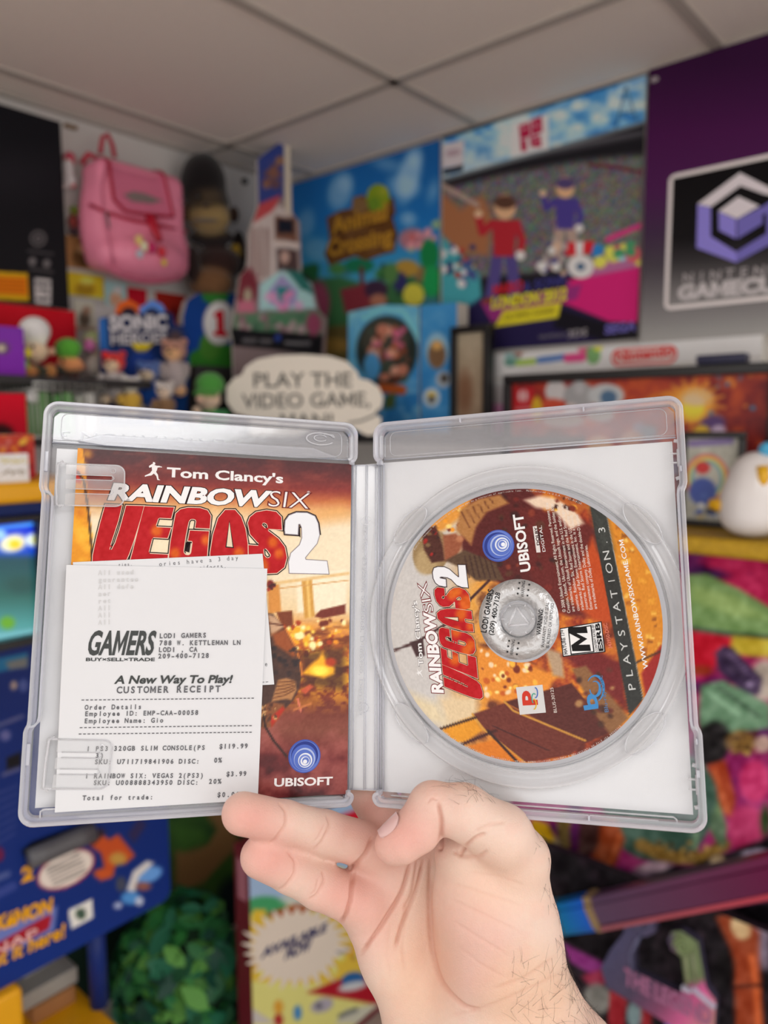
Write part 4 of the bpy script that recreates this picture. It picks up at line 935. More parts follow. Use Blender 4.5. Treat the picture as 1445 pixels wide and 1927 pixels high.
# starburst sticker and its lettering
R = random.Random(2); sp = []
for k in range(52):
    a = math.radians(k * 360 / 52); rx, ry = (102, 82) if k % 2 == 0 else (76, 58); j = R.uniform(.9, 1.08) if k % 2 == 0 else 1
    sp.append((556 + rx * j * math.cos(a) + 8 * math.sin(a), 1781 + ry * j * math.sin(a) - 14 * math.cos(a)))
mb = MB(); mb.prism(cf, np.array([cf.loc(*p) for p in sp]), .0006, .0022, M_CARD, lin((204, 194, 180)) * 1.6); mb.build('starburst', cb, label='spiky white starburst')
mb = MB(); NV = lin((52, 56, 110)); text(mb, cf, 'AVAILABLE', (492, 1803), (612, 1753), 15, M_CARD, NV, z=.003, bold=.05, shear=.15); text(mb, cf, 'NOW', (536, 1806), (582, 1788), 19, M_CARD, NV, z=.003, bold=.05, shear=.15); mb.build('starburst_lettering', cb)
sf = Frame((x0 - .0008, 0, 0), (0, -1, 0), (0, 0, 1), (-1, 0, 0))
mb = MB(); mb.poly(sf, np.array([(-CY_ - D_ * .8, zt2 - .13), (-CY_ - D_ * .2, zt2 - .13), (-CY_ - D_ * .2, zt2 - .03), (-CY_ - D_ * .8, zt2 - .03)]), 0, M_CARD, lin((170, 110, 124)) * 1.5); mb.build('spine_label', cb); mb = MB(); mb.poly(sf, np.array([(-CY_ - D_ * .95, .0), (-CY_ - D_ * .05, .0), (-CY_ - D_ * .05, .16), (-CY_ - D_ * .95, .16)]), 0, M_CARD, lin((40, 50, 120)) * 1.5); mb.build('spine_label', cb)
# ================================================================== THINGS ALONG THE RIGHT WALL
Y3 = lambda x, y: (800 + x / 2.24, 80 + y / 2.24)
# sky poster with a wooden title sign
fr = right_frame(1.760)
def sky_art(A):
    P = A.P; A.grad((690, 300), (690, 620), [(0, (20, 80, 140)), (.35, (24, 96, 160)), (.65, (50, 130, 170)), (.8, (70, 140, 160)), (1, (60, 110, 60))])
    for x, y, rx, ry, o in ((640, 360, 22, 34, .55), (575, 420, 16, 26, .4), (770, 330, 20, 50, .7), (760, 350, 30, 20, .5), (730, 310, 30, 12, .35), (768, 412, 14, 12, .6), (600, 470, 30, 20, .35), (650, 345, 12, 16, .4), (780, 300, 12, 16, .5), (815, 360, 10, 20, .4)): A.ell(x, y, rx, ry, (150, 180, 200), 14, 15, o)
    A.poly([(560, 530), (640, 520), (700, 540), (830, 500), (840, 820), (555, 820)], (48, 92, 56), 8); A.spots(50, (570, 500, 820, 620), (5, 16), [(30, 84, 50), (60, 110, 60), (90, 60, 60), (34, 60, 44), (110, 90, 60), (120, 60, 70), (50, 100, 110)], 9, 6)
    A.ell(676, 500, 28, 14, (24, 100, 70), 4); A.line([(680, 505), (682, 540)], 8, (84, 40, 44), 3); A.poly([(640, 545), (700, 530), (720, 570), (650, 590)], (110, 40, 50), 6); A.ell(708, 545, 22, 18, (52, 34, 54), 5); A.ell(712, 565, 16, 12, (150, 100, 80), 5)
    A.ell(765, 505, 24, 16, (150, 120, 50), 6); A.ell(752, 530, 14, 18, (40, 40, 84), 5); A.ell(778, 555, 20, 22, (176, 170, 60), 4); A.ell(776, 450, 26, 20, (150, 100, 110), 8); A.spots(14, (760, 420, 825, 470), (4, 10), [(196, 130, 140), (120, 150, 120), (170, 90, 90)], 3, 4)
    A.ell(808, 480, 18, 30, (20, 110, 60), 5); A.ell(812, 530, 16, 30, (24, 130, 70), 5); A.ell(735, 515, 14, 20, (70, 110, 60), 6); A.poly([(540, 620), (680, 610), (680, 860), (540, 860)], (84, 74, 40), 12); A.ell(620, 650, 40, 14, (130, 104, 50), 10); A.poly([(640, 780), (840, 770), (840, 880), (640, 880)], (196, 166, 90), 10)
    A.ell(600, 570, 20, 40, (130, 60, 84), 10); A.ell(575, 545, 14, 20, (90, 40, 60), 8)
sk = board('poster', fr, (-1.935, fr.loc(828, 400)[0], LZ + .002, fr.loc(824, 264)[1]), .004, 150, sky_art, 'bright blue sky poster with a wooden title sign, in the wall corner', 'poster', gain=1.9)
f2 = right_frame(1.7585)
def wood_art(A):
    A.c[:] = (86, 56, 28); A.grain(16, 14, 3); A.line([(612, 440), (745, 405)], 5, (60, 38, 20), 3); A.line([(612, 470), (745, 440)], 4, (60, 38, 20), 3); A.ell(675, 386, 18, 16, (110, 84, 54), 4)
ws = cutout('title_plank', f2, [(614, 410), (640, 396), (662, 392), (664, 372), (684, 366), (694, 378), (740, 372), (744, 400), (738, 410), (748, 440), (742, 474), (716, 480), (690, 490), (668, 482), (640, 492), (620, 500), (610, 478), (620, 450)], .0012, 60, wood_art, parent=sk, gain=1.9, edge=(60, 40, 20))
mb = MB(); YC = lin((150, 110, 36)) * 1.9; text(mb, f2, 'Animal', (626, 440), (728, 412), 28, M_CARD, YC, z=.001, bold=.04); text(mb, f2, 'Crossing', (618, 482), (738, 456), 28, M_CARD, YC, z=.001, bold=.04)
for x, y, rx, ry, c in ((712, 372, 22, 26, (110, 130, 30)), (704, 384, 12, 14, (90, 120, 34)), (722, 360, 9, 9, (130, 140, 40))): mb.poly(f2, np.array([f2.loc(*p) for p in circ(x, y, rx, ry, 20)]), .0008 + .0001 * (rx < 15), M_CARD, lin(c) * 1.9)
mb.build('sign_lettering', sk)

# sports poster
fr = right_frame(1.752)
def sport_art(A):
    P = A.P; Q = lambda L: [Y3(*p) for p in L]
    n = fbm(P[:, 0] / 3.2, P[:, 1] / 3.2, 2, 7)[:, None]
    A.c[:] = (26, 24, 30)
    A.poly(Q([(0, 540), (935, 370), (905, 900), (0, 1000)]), (84, 84, 90), 6); crowd = A.pmask(Q([(30, 600), (920, 420), (905, 930), (30, 1010)]), 10)
    A.mix(crowd * .9, 64 + 90 * np.clip((np.concatenate([n, fbm(P[:, 0] / 3.2 + 40, P[:, 1] / 3.2, 2, 9)[:, None], fbm(P[:, 0] / 3.2, P[:, 1] / 3.2 + 30, 2, 12)[:, None]], 1) - .3) * 1.4, 0, 1))
    A.poly(Q([(60, 560), (935, 385), (930, 470), (640, 500), (300, 560), (60, 620)]), (22, 21, 26), 16); A.line(Q([(690, 515), (800, 525), (915, 548)]), 6, (84, 30, 36), 4)
    A.poly(Q([(60, 620), (150, 700), (240, 640), (280, 720), (270, 900), (120, 880), (60, 800)]), (140, 92, 62), 14); A.line(Q([(70, 600), (220, 685)]), 9, (150, 130, 120), 3)
    A.poly(Q([(30, 770), (230, 980), (240, 1080), (150, 1160), (0, 1110)]), (60, 140, 150), 8); A.spots(26, (*Y3(60, 860), *Y3(240, 1020)), (3, 9), [(60, 70, 120), (150, 60, 50), (176, 150, 90), (190, 190, 190), (40, 50, 90)], 6, 3)
    A.poly(Q([(600, 1000), (905, 935), (895, 1180), (770, 1175), (580, 1100)]), (176, 30, 100), 2); A.line(Q([(770, 830), (912, 770)]), 10, (176, 50, 110), 3); A.poly(Q([(720, 930), (905, 880), (905, 945), (680, 990)]), (150, 90, 130), 6)
    A.spots(20, (*Y3(720, 850), *Y3(900, 930)), (6, 13), [(40, 110, 170), (200, 190, 80), (130, 180, 190), (60, 130, 90), (180, 80, 90)], 12, 4)
    A.poly(Q([(100, 1170), (260, 1060), (600, 1110), (770, 1180), (750, 1270), (250, 1320)]), (30, 24, 60), 10); A.poly(Q([(560, 1120), (770, 1185), (760, 1260), (540, 1200)]), (18, 16, 24), 8); A.poly(Q([(230, 1090), (660, 1020), (640, 1080), (280, 1180)]), (126, 40, 104), 3)
    # blue sky banner along the top
    bn = A.pmask(Q([(40, 420), (950, 130), (940, 330), (60, 580)]), 3); A.grad(Y3(500, 150), Y3(520, 560), [(0, (40, 110, 170)), (.5, (110, 160, 190)), (1, (150, 170, 180))], bn)
    c = fbm(P[:, 0] / 34, P[:, 1] / 20, 4, 31); A.mix(bn * np.clip((c - .46) * 4, 0, 1) * .85, (186, 196, 204)); A.mix(bn * np.clip((.45 - c) * 5, 0, 1) * .7, (24, 90, 160))
    for a, b in (((845, 190), (800, 370)), ((850, 190), (890, 330)), ((845, 190), (840, 240)), ((815, 300), (880, 290))): A.line(Q([a, b]), 2.5, (50, 80, 110), 2)
    A.line(Q([(60, 585), (940, 335)]), 7, (90, 96, 100), 4)
    A.poly(Q([(75, 430), (165, 410), (160, 515), (72, 530)]), (176, 170, 174), 2); A.poly(Q([(75, 535), (160, 515), (158, 540), (75, 560)]), (36, 36, 40), 2); A.ell(*Y3(118, 465), 14, 6, (150, 130, 140), 4, -12)
    A.poly(Q([(365, 340), (520, 300), (520, 450), (360, 480)]), (186, 186, 190), 4)
    for q in ([(395, 350), (440, 335), (445, 395), (400, 410)], [(445, 330), (490, 310), (495, 375), (450, 395)], [(400, 415), (425, 405), (430, 455), (405, 460)], [(440, 400), (485, 390), (490, 440), (445, 440)]): A.poly(Q(q), (150, 24, 60), 2)
    for q in ([(408, 365), (425, 360)], [(460, 345), (475, 355)], [(455, 415), (472, 410)]): A.line(Q(q), 3, (186, 150, 160), 2)
    # plain athletes
    def athlete(x, y, s_, top, legs, hair, lean=0):
        T = lambda dx, dy: Y3(x + dx * s_ + dy * lean, y + dy * s_)
        A.line([T(-30, 175), T(-45, 300), T(-60, 400)], 26 * s_, legs, 3); A.line([T(30, 175), T(50, 290), T(60, 395)], 26 * s_, legs, 3); A.line([T(-60, 405), T(-85, 415)], 14 * s_, (110, 50, 40), 3); A.line([T(60, 400), T(85, 410)], 14 * s_, (110, 50, 40), 3)
        A.poly([T(-62, 10), T(62, 10), T(50, 190), T(-50, 190)], top, 4); A.line([T(-58, 25), T(-110, 70), T(-130, -10)], 17 * s_, top, 3); A.line([T(58, 25), T(90, 110), T(80, 170)], 17 * s_, top, 3); A.ell(*T(-130, -20), 9 * s_, 9 * s_, (196, 160, 130), 3); A.ell(*T(82, 185), 11 * s_, 11 * s_, (200, 190, 184), 3)
        A.ell(*T(0, -55), 24 * s_, 28 * s_, (196, 150, 116), 3); A.ell(*T(0, -78), 25 * s_, 15 * s_, hair, 4)
    athlete(590, 650, .72, (62, 52, 120), (150, 130, 120), (66, 56, 96)); athlete(335, 740, .85, (150, 34, 44), (70, 62, 116), (74, 50, 40), -.02)
    A.ell(*Y3(655, 945), 25, 22, (196, 192, 188), 3); A.ell(*Y3(655, 945), 8, 7, (50, 80, 110), 3); A.poly(Q([(585, 845), (715, 835), (700, 890), (590, 900)]), (176, 34, 44), 3); A.poly(Q([(632, 840), (668, 838), (664, 895), (636, 897)]), (200, 190, 190), 3); A.spots(16, (*Y3(480, 830), *Y3(590, 980)), (4, 10), [(190, 186, 184), (150, 140, 140), (60, 60, 110), (176, 150, 130)], 5, 3)
    A.poly(Q([(290, 1200), (330, 1130), (575, 1095), (560, 1160)]), (190, 176, 40), 2)
r = (fr.loc(832, 450)[0], fr.loc(1208, 400)[0], fr.loc(1197, 637)[1], CEIL - .004)
sp_ = board('poster', fr, r, .006, 230, sport_art, 'large sports game poster with two athletes and a magenta floor', 'poster', gain=1.9)
mb = MB(); t = lambda s, p0, p1, h, c, b=.03, sh=.1: text(mb, fr, s, Y3(*p0), Y3(*p1), h / 2.24, M_CARD, np.clip(lin(c) * 1.9, 0, .9), z=.0015, bold=b, shear=sh)
t('MARIO', (285, 1065), (410, 1045), 40, (170, 30, 40)); t('& SONIC', (415, 1050), (610, 1015), 38, (50, 50, 110)); t('LONDON 2012', (280, 1122), (592, 1082), 44, (206, 180, 40), .05); t('OLYMPIC GAMES', (335, 1168), (545, 1138), 20, (120, 104, 30), .01)
mb.build('title_lettering', sp_); mb = MB(); t('NINTENDO', (480, 1250), (590, 1240), 16, (110, 106, 116), .0); t('3DS', (600, 1245), (680, 1236), 30, (130, 126, 130), .02); mb.build('console_lettering', sp_); mb = MB(); t('SEGA', (758, 1228), (885, 1212), 36, (90, 84, 150), .04)
mb.build('maker_logo', sp_)

# purple to grey sign with the cube emblem
fr = right_frame(1.735)
def cube_art(A):
    P = A.P; A.grad((1300, 120), (1330, 640), [(0, (40, 8, 44)), (.25, (58, 14, 60)), (.45, (62, 22, 66)), (.6, (54, 36, 60)), (.72, (60, 54, 62)), (.85, (96, 94, 96)), (1, (140, 140, 138))])
r = (fr.loc(1212, 400)[0], .05, fr.loc(1200, 648)[1], CEIL - .004)
cs = board('sign_panel', fr, r, .028, 90, cube_art, 'big purple to grey sign panel with a violet cube emblem', 'sign', gain=1.9)
mb = MB(); WH = lin((206, 200, 200)) * 1.6; L = lambda x, y: fr.loc(*Y3(x, y))
def pl_(pts, z, col, g=1.8): mb.poly(fr, np.array([L(*p) for p in pts]), z, M_CARD, np.clip(lin(col) * g, 0, .9))
# rounded window
a = L(1030, 560); b = L(1006, 1130); x0 = (a[0] + b[0]) / 2; y1 = a[1]; y0 = b[1]; w = .335
inner = Frame(fr.pt(x0 + w / 2, (y0 + y1) / 2, .001), fr.u, fr.v, fr.n)
o = rrect(w, y1 - y0, .014); i_ = rrect(w - .018, y1 - y0 - .018, .008)
mb.poly(inner, o, 0, M_CARD, WH)
A_, B_ = np.meshgrid(np.linspace(-(w - .018) / 2, (w - .018) / 2, 40), np.linspace(-(y1 - y0 - .018) / 2, (y1 - y0 - .018) / 2, 60)); W = inner.pts(np.c_[A_.ravel(), B_.ravel()], .0006); ar = Art(project(W))
ar.grad((1350, 330), (1360, 590), [(0, (8, 6, 9)), (.45, (16, 14, 17)), (.62, (48, 46, 48)), (.8, (96, 94, 95)), (1, (130, 128, 128))]); i2 = np.arange(2400).reshape(60, 40); mb.add(W, np.stack([i2[:-1, :-1], i2[:-1, 1:], i2[1:, 1:], i2[1:, :-1]], -1).reshape(-1, 4), M_CARD, ar.out(1.8))
LI, MI, DA = (192, 182, 200), (120, 112, 186), (98, 92, 160)
pl_([(1150, 682), (1328, 550), (1482, 628), (1482, 650), (1430, 640), (1330, 604), (1205, 694)], .0024, LI); pl_([(1150, 684), (1205, 696), (1205, 818), (1312, 884), (1312, 928), (1145, 866)], .0024, MI); pl_([(1312, 884), (1440, 806), (1440, 720), (1390, 745), (1388, 715), (1482, 655), (1478, 840), (1312, 928)], .0024, DA)
pl_([(1238, 712), (1322, 650), (1410, 690), (1316, 744)], .0026, LI); pl_([(1238, 714), (1312, 746), (1312, 828), (1240, 792)], .0026, MI); pl_([(1316, 746), (1422, 692), (1424, 764), (1318, 828)], .0026, DA)
mb.build('cube_emblem', cs)
mb = MB(); q0, q1 = Y3(1078, 1014), Y3(1570, 968); text(mb, fr, 'NINTENDO', q0, q1, 17, M_CARD, lin((150, 146, 148)) * 1.7, z=.0024, mono=True, wide=1.1, bold=.01); text(mb, fr, 'GAMECUBE', Y3(1068, 1084), Y3(1600, 1036), 25, M_CARD, lin((172, 168, 170)) * 1.7, z=.0024, bold=.06); mb.build('sign_lettering', cs)
mb = MB(); p = fr.pt(*fr.loc(1231, 150), 0); mb.ell(p, (.006, .010, .006), mat('pale_pin', (170, 160, 165)), None); mb.build('push_pin', None, 'pale push pin at the top corner of the purple sign', 'pin')

# white branded shelf strip
fr = right_frame(1.72)
def strip_art(A):
    A.c[:] = (200, 196, 192); A.line([(900, 716), (1445, 672)], 3, (150, 146, 142), 3)
    for x, y, rx, ry, c in ((985, 645, 18, 20, (170, 160, 150)), (1000, 640, 10, 14, (120, 90, 60)), (965, 668, 16, 18, (120, 150, 150)), (960, 682, 12, 8, (80, 120, 110)), (975, 660, 8, 12, (130, 84, 70)), (1100, 650, 14, 18, (176, 80, 110)), (1116, 668, 14, 18, (100, 140, 90)), (1125, 652, 9, 9, (190, 190, 60)), (1110, 640, 8, 10, (190, 180, 180))): A.ell(x, y, rx, ry, c, 4)
    A.line([(975, 683), (1005, 680)], 11, (130, 160, 60), 4); A.line([(1015, 678), (1060, 672)], 13, (70, 100, 150), 4); A.line([(1068, 674), (1095, 672)], 17, (176, 60, 110), 4)
r = (fr.loc(908, 690)[0], fr.loc(1434, 650)[0], fr.loc(905, 726)[1], fr.loc(908, 668)[1])
wb = board('shelf_strip', fr, r, .045, 200, strip_art, 'long white shelf strip with a red oval logo and small colour motifs', 'sign', gain=2.0)
mb = MB(); RD = lin((200, 60, 60)) * 1.5; c = [fr.loc(*p) for p in ((1150, 676), (1275, 664))]; m_ = (c[0] + c[1]) / 2; w = np.linalg.norm(c[1] - c[0]); f2 = Frame(fr.pt(m_[0], m_[1], .001), fr.u, fr.v, fr.n)
hh = abs(fr.loc(1210, 652)[1] - fr.loc(1210, 686)[1]); o = rrect(w, hh, hh * .48); i_ = rrect(w - .010, hh - .010, hh * .4); mb.poly(f2, o, 0, M_CARD, RD); mb.poly(f2, i_, .0005, M_CARD, lin((200, 180, 176)) * 1.6)
text(mb, fr, 'Nintendo', (1160, 681), (1266, 669), 18, M_CARD, RD, z=.0022, bold=.04); mb.build('oval_logo', wb)
fr = right_frame(1.725)
board('shelf_card', fr, (fr.loc(906, 750)[0], fr.loc(960, 750)[0], LZ + .002, fr.loc(908, 724)[1]), .03, 40, lambda A: A.grad((0, 720), (0, 800), [(0, (176, 172, 172)), (.45, (176, 170, 172)), (.55, (196, 130, 170)), (1, (190, 120, 166))]), 'white and pink card under the long white strip', 'card')

# narrow black frame, blue twin display
FRAME = mat('black_frame_wood', (20, 19, 21), rough=.35, noise=.1)
def picture_frame(name, x, tl, br, border, paint, label, n=120, gain=1.8, depth=.03, z0=None):
    fr = right_frame(x); a0, a1, b0, b1 = rect(fr, tl, br)
    if z0 is not None: b0 = z0
    e = empty(name, fr.pt((a0 + a1) / 2, b0, 0), label, 'picture frame')
    mb = MB()
    for (p, q, r_, s_) in ((a0, a1, b1 - border, b1), (a0, a1, b0, b0 + border), (a0, a0 + border, b0 + border, b1 - border), (a1 - border, a1, b0 + border, b1 - border)):
        P = fr.pts(np.array([(p, r_), (q, s_)]), 0); lo = np.minimum(P[0], P[1]); hi = np.maximum(P[0], P[1]); lo[0] = x; hi[0] = x + depth; mb.wbox(lo, hi, FRAME, bev=.003)
    mb.build('frame_border', e); mb = MB(); k = max(a1 - a0, b1 - b0) / n
    sheet(mb, fr, a0 + border * .9, a1 - border * .9, b0 + border * .9, b1 - border * .9, int((a1 - a0) / k) + 2, int((b1 - b0) / k) + 2, -.012, M_GLOSSCARD, paint, gain, .006, FRAME); mb.build('picture_print', e); return e
picture_frame('framed_picture', 1.66, (846, 616), (917, 800), .018, lambda A: A.grad((0, 620), (0, 790), [(0, (150, 140, 120)), (1, (130, 110, 90))]).grain(10, 18).ell(875, 740, 14, 40, (110, 80, 60), 12), 'narrow black frame with a cream picture beside the blue display', 40, z0=LZ + .001)
def twin(A):
    P = A.P; A.grad((655, 580), (860, 790), [(0, (90, 156, 196)), (.4, (70, 146, 196)), (.7, (40, 110, 170)), (1, (70, 140, 190))]); A.mix(np.clip((fbm(P[:, 0] / 16, P[:, 1] / 16, 3, 4) - .5) * 3, 0, 1) * .5, (150, 200, 220))
    A.ell(728, 660, 58, 66, (36, 44, 40), 6); A.ell(724, 640, 44, 40, (60, 60, 52), 8); A.spots(46, (692, 618, 768, 715), (4, 12), [(150, 84, 60), (170, 110, 90), (90, 50, 40), (60, 70, 60), (190, 140, 120), (110, 60, 44), (176, 90, 120)], 7, 4); A.ell(700, 690, 16, 26, (70, 140, 190), 6); A.line([(718, 730), (756, 734)], 18, (170, 84, 40), 4); A.poly([(725, 745), (745, 740), (742, 768), (722, 770)], (70, 90, 50), 5); A.line([(684, 600), (720, 580), (760, 588), (790, 640)], 10, (110, 180, 210), 6)
    A.poly([(790, 570), (862, 568), (862, 800), (790, 800)], (50, 120, 176), 3, .55); A.ell(822, 660, 22, 34, (130, 170, 190), 5); A.ell(822, 668, 17, 26, (110, 84, 60), 4); A.ell(822, 650, 10, 9, (190, 150, 90), 4); A.ell(834, 714, 14, 16, (150, 160, 170), 4); A.ell(836, 712, 8, 9, (70, 66, 60), 3); A.ell(812, 748, 16, 18, (176, 190, 200), 4); A.ell(812, 750, 8, 10, (90, 90, 90), 3); A.ell(812, 742, 8, 4, (200, 170, 60), 3)
fr = right_frame(1.68)
cutout('display_box', fr, [(655, 588), (690, 580), (720, 573), (752, 574), (788, 576), (788, 815), (655, 815)], .05, 90, twin, 'wide blue display box with a brown jungle picture on the dark shelf', 'box', gain=1.8)
cutout('display_box', right_frame(1.678), [(791, 574), (860, 569), (860, 813), (791, 813)], .05, 80, twin, 'narrow blue display box standing right of the wide one', 'box', gain=1.7)

# framed red picture, small framed picture, navy box on top
def red_art(A):
    P = A.P; A.grad((960, 700), (1430, 980), [(0, (150, 40, 34)), (.5, (140, 44, 36)), (1, (110, 30, 30))]); n = fbm(P[:, 0] / 22, P[:, 1] / 22, 4, 3); A.mix(np.clip((n - .48) * 4, 0, 1) * .6, (196, 90, 40)); A.mix(np.clip((.46 - n) * 5, 0, 1) * .5, (90, 24, 30))
    A.poly([(968, 732), (1004, 728), (1004, 800), (968, 800)], (176, 26, 36), 3); A.ell(984, 745, 9, 12, (206, 176, 176), 3); A.line([(984, 734), (984, 757)], 2.5, (176, 26, 36), 2); A.line([(972, 770), (998, 768)], 4, (196, 130, 130), 3)
    for x, y, rx, ry, c in ((1046, 736, 20, 22, (190, 186, 186)), (1090, 745, 30, 26, (150, 150, 152)), (1090, 726, 10, 16, (170, 170, 172)), (1140, 744, 34, 22, (176, 180, 182)), (1145, 748, 16, 14, (70, 100, 130)), (1040, 764, 24, 14, (186, 70, 50)), (1010, 770, 10, 24, (196, 160, 40)), (1075, 770, 12, 12, (190, 180, 176)), (1130, 780, 26, 14, (160, 150, 140)), (1060, 790, 40, 14, (170, 150, 140))): A.ell(x, y, rx, ry, c, 4)
    A.ell(1302, 760, 44, 36, (216, 150, 60), 16); A.ell(1304, 770, 22, 22, (226, 200, 60), 8); A.ell(1310, 748, 30, 16, (206, 180, 140), 8)
    for k in range(16):
        a = k * .39; A.line([(1304 + 26 * math.cos(a), 762 + 22 * math.sin(a)), (1304 + 60 * math.cos(a + .1), 762 + 50 * math.sin(a + .1))], 5, (216, 150, 50), 4, .7)
    A.ell(1245, 748, 46, 10, (206, 130, 40), 6, -16, .6); A.ell(1340, 800, 26, 18, (84, 60, 110), 8, -20); A.ell(1352, 812, 14, 12, (190, 170, 196), 6); A.ell(1320, 814, 16, 14, (206, 170, 50), 6); A.spots(14, (1330, 700, 1420, 780), (3, 7), [(90, 90, 110), (60, 110, 140), (200, 120, 50)], 4, 4); A.spots(24, (980, 800, 1290, 960), (8, 24), [(170, 120, 90), (120, 110, 130), (190, 150, 110), (110, 60, 50), (96, 110, 120)], 9, 10)
GZ = right_frame(1.45).loc(1400, 1006)[1]
picture_frame('framed_picture', 1.60, (945, 706), (1455, 980), .021, red_art, 'large black framed red picture above the gold shelf', 170, gain=1.35, z0=GZ + .001)
mb = MB(); fr = right_frame(1.61); b = fr.loc(1310, 684); c = fr.loc(1404, 664); zt_ = right_frame(1.60).loc(945, 706)[1]
mb.wbox((1.605, -c[0], zt_ + .001), (1.64, -b[0], zt_ + .020), mat('navy_box', (26, 28, 66), rough=.4, noise=.1), bev=.004); mb.build('slim_box', None, 'slim navy box lying on top of the large black frame', 'box')
def small_art(A):
    A.c[:] = (150, 150, 140); A.grain(20, 8, 5); 
    for rr, c in ((46, (176, 90, 80)), (40, (196, 180, 90)), (34, (90, 140, 150)), (28, (160, 160, 150))): A.ell(1330, 900, rr * .9, rr, c, 4)
    A.ell(1322, 880, 14, 12, (170, 50, 50), 4); A.ell(1322, 925, 26, 26, (60, 76, 140), 6); A.line([(1300, 835), (1375, 830)], 12, (110, 96, 140), 5); A.spots(16, (1300, 930, 1380, 970), (4, 9), [(70, 90, 150), (180, 150, 60), (190, 190, 180)], 3, 4); A.line([(1330, 962), (1375, 960)], 8, (40, 44, 54), 4)
picture_frame('framed_picture', 1.50, (1278, 812), (1394, 985), .012, small_art, 'small black framed picture standing behind the white bird', 60, z0=GZ + .001, depth=.015)

# white bird figure
def bird():
    CER = mat('glazed_ceramic', (214, 210, 208), rough=.3, gain=1.25, noise=.02, coat=.3); yl = mat('yellow_glaze', (214, 164, 30), rough=.35, gain=1.3); bl = mat('blue_glaze', (70, 160, 200), rough=.35, gain=1.3)
    x = 1.42; c = on_x(1418, 940, x); s_ = float((c - CAM) @ FWD) / FPX; P = lambda px, py, d: on_x(px, py, x) - FH * d
    e = empty('bird_figurine', (c[0], c[1], GZ), 'plump white ceramic bird with a yellow bill on the gold shelf', 'figurine')
    V, F, C = blob([('ell', c, np.array([60 * s_, 52 * s_, 62 * s_]), CAX, (214, 210, 208)), ('ell', P(1422, 892, .0), np.array([42 * s_, 40 * s_, 42 * s_]), CAX, (214, 210, 208)), ('ell', P(1418, 975, .0), np.array([58 * s_, 50 * s_, 34 * s_]), CAX, (214, 210, 208))], .02, .004); V[:, 2] = np.maximum(V[:, 2], GZ + .0005)
    mb = MB(); mb.add(V, F, CER, smooth=True); mb.build('body', e)
    mb = MB(); mb.tube(np.array([P(1414, 876, 41 * s_), P(1414, 896, 46 * s_), P(1411, 918, 44 * s_)]), (11 * s_, 11 * s_, 5 * s_), yl, n=14); mb.build('bill', e, label='yellow bill')
    mb = MB(); mb.tube(np.array([P(1402, 905, 43 * s_), P(1392, 930, 46 * s_), P(1390, 980, 50 * s_)]), (7 * s_, 14 * s_, 4 * s_), bl, n=14); mb.build('breast_stripe', e, label='blue breast stripe')
    mb = MB(); mb.ell(P(1442, 846, .0), np.array([14 * s_, 14 * s_, 14 * s_]), bl, None, CAX); mb.build('hat', e, label='small blue cap')
    mb = MB(); mb.tube(np.array([P(1372, 952, .03), P(1345, 948, .03), P(1322, 944, .03)]), (10 * s_, 14 * s_, 9 * s_), yl, n=14); mb.build('foot', e, label='yellow foot')
    for px in (1395, 1440): mb = MB(); mb.ell(P(px, 872, 36 * s_), 3.4 * s_, M_EYE); mb.build('eye', e)
bird()
# gold shelf
GOLD = mat('gold_leaf', (176, 140, 30), rough=.45, metal=.35, noise=.3, nscale=60, bump=1.0, bscale=140, gain=1.3)
gx = 1.37; gz0 = right_frame(gx).loc(1400, 1054)[1]; ga = right_frame(gx).loc(1150, 1030)[0]
mb = MB(); mb.wbox((gx, -.2, gz0), (WALL_X - .002, -ga, GZ), GOLD, bev=.008); mb.build('wall_shelf', None, 'thick rough gold shelf carrying the white bird', 'shelf')

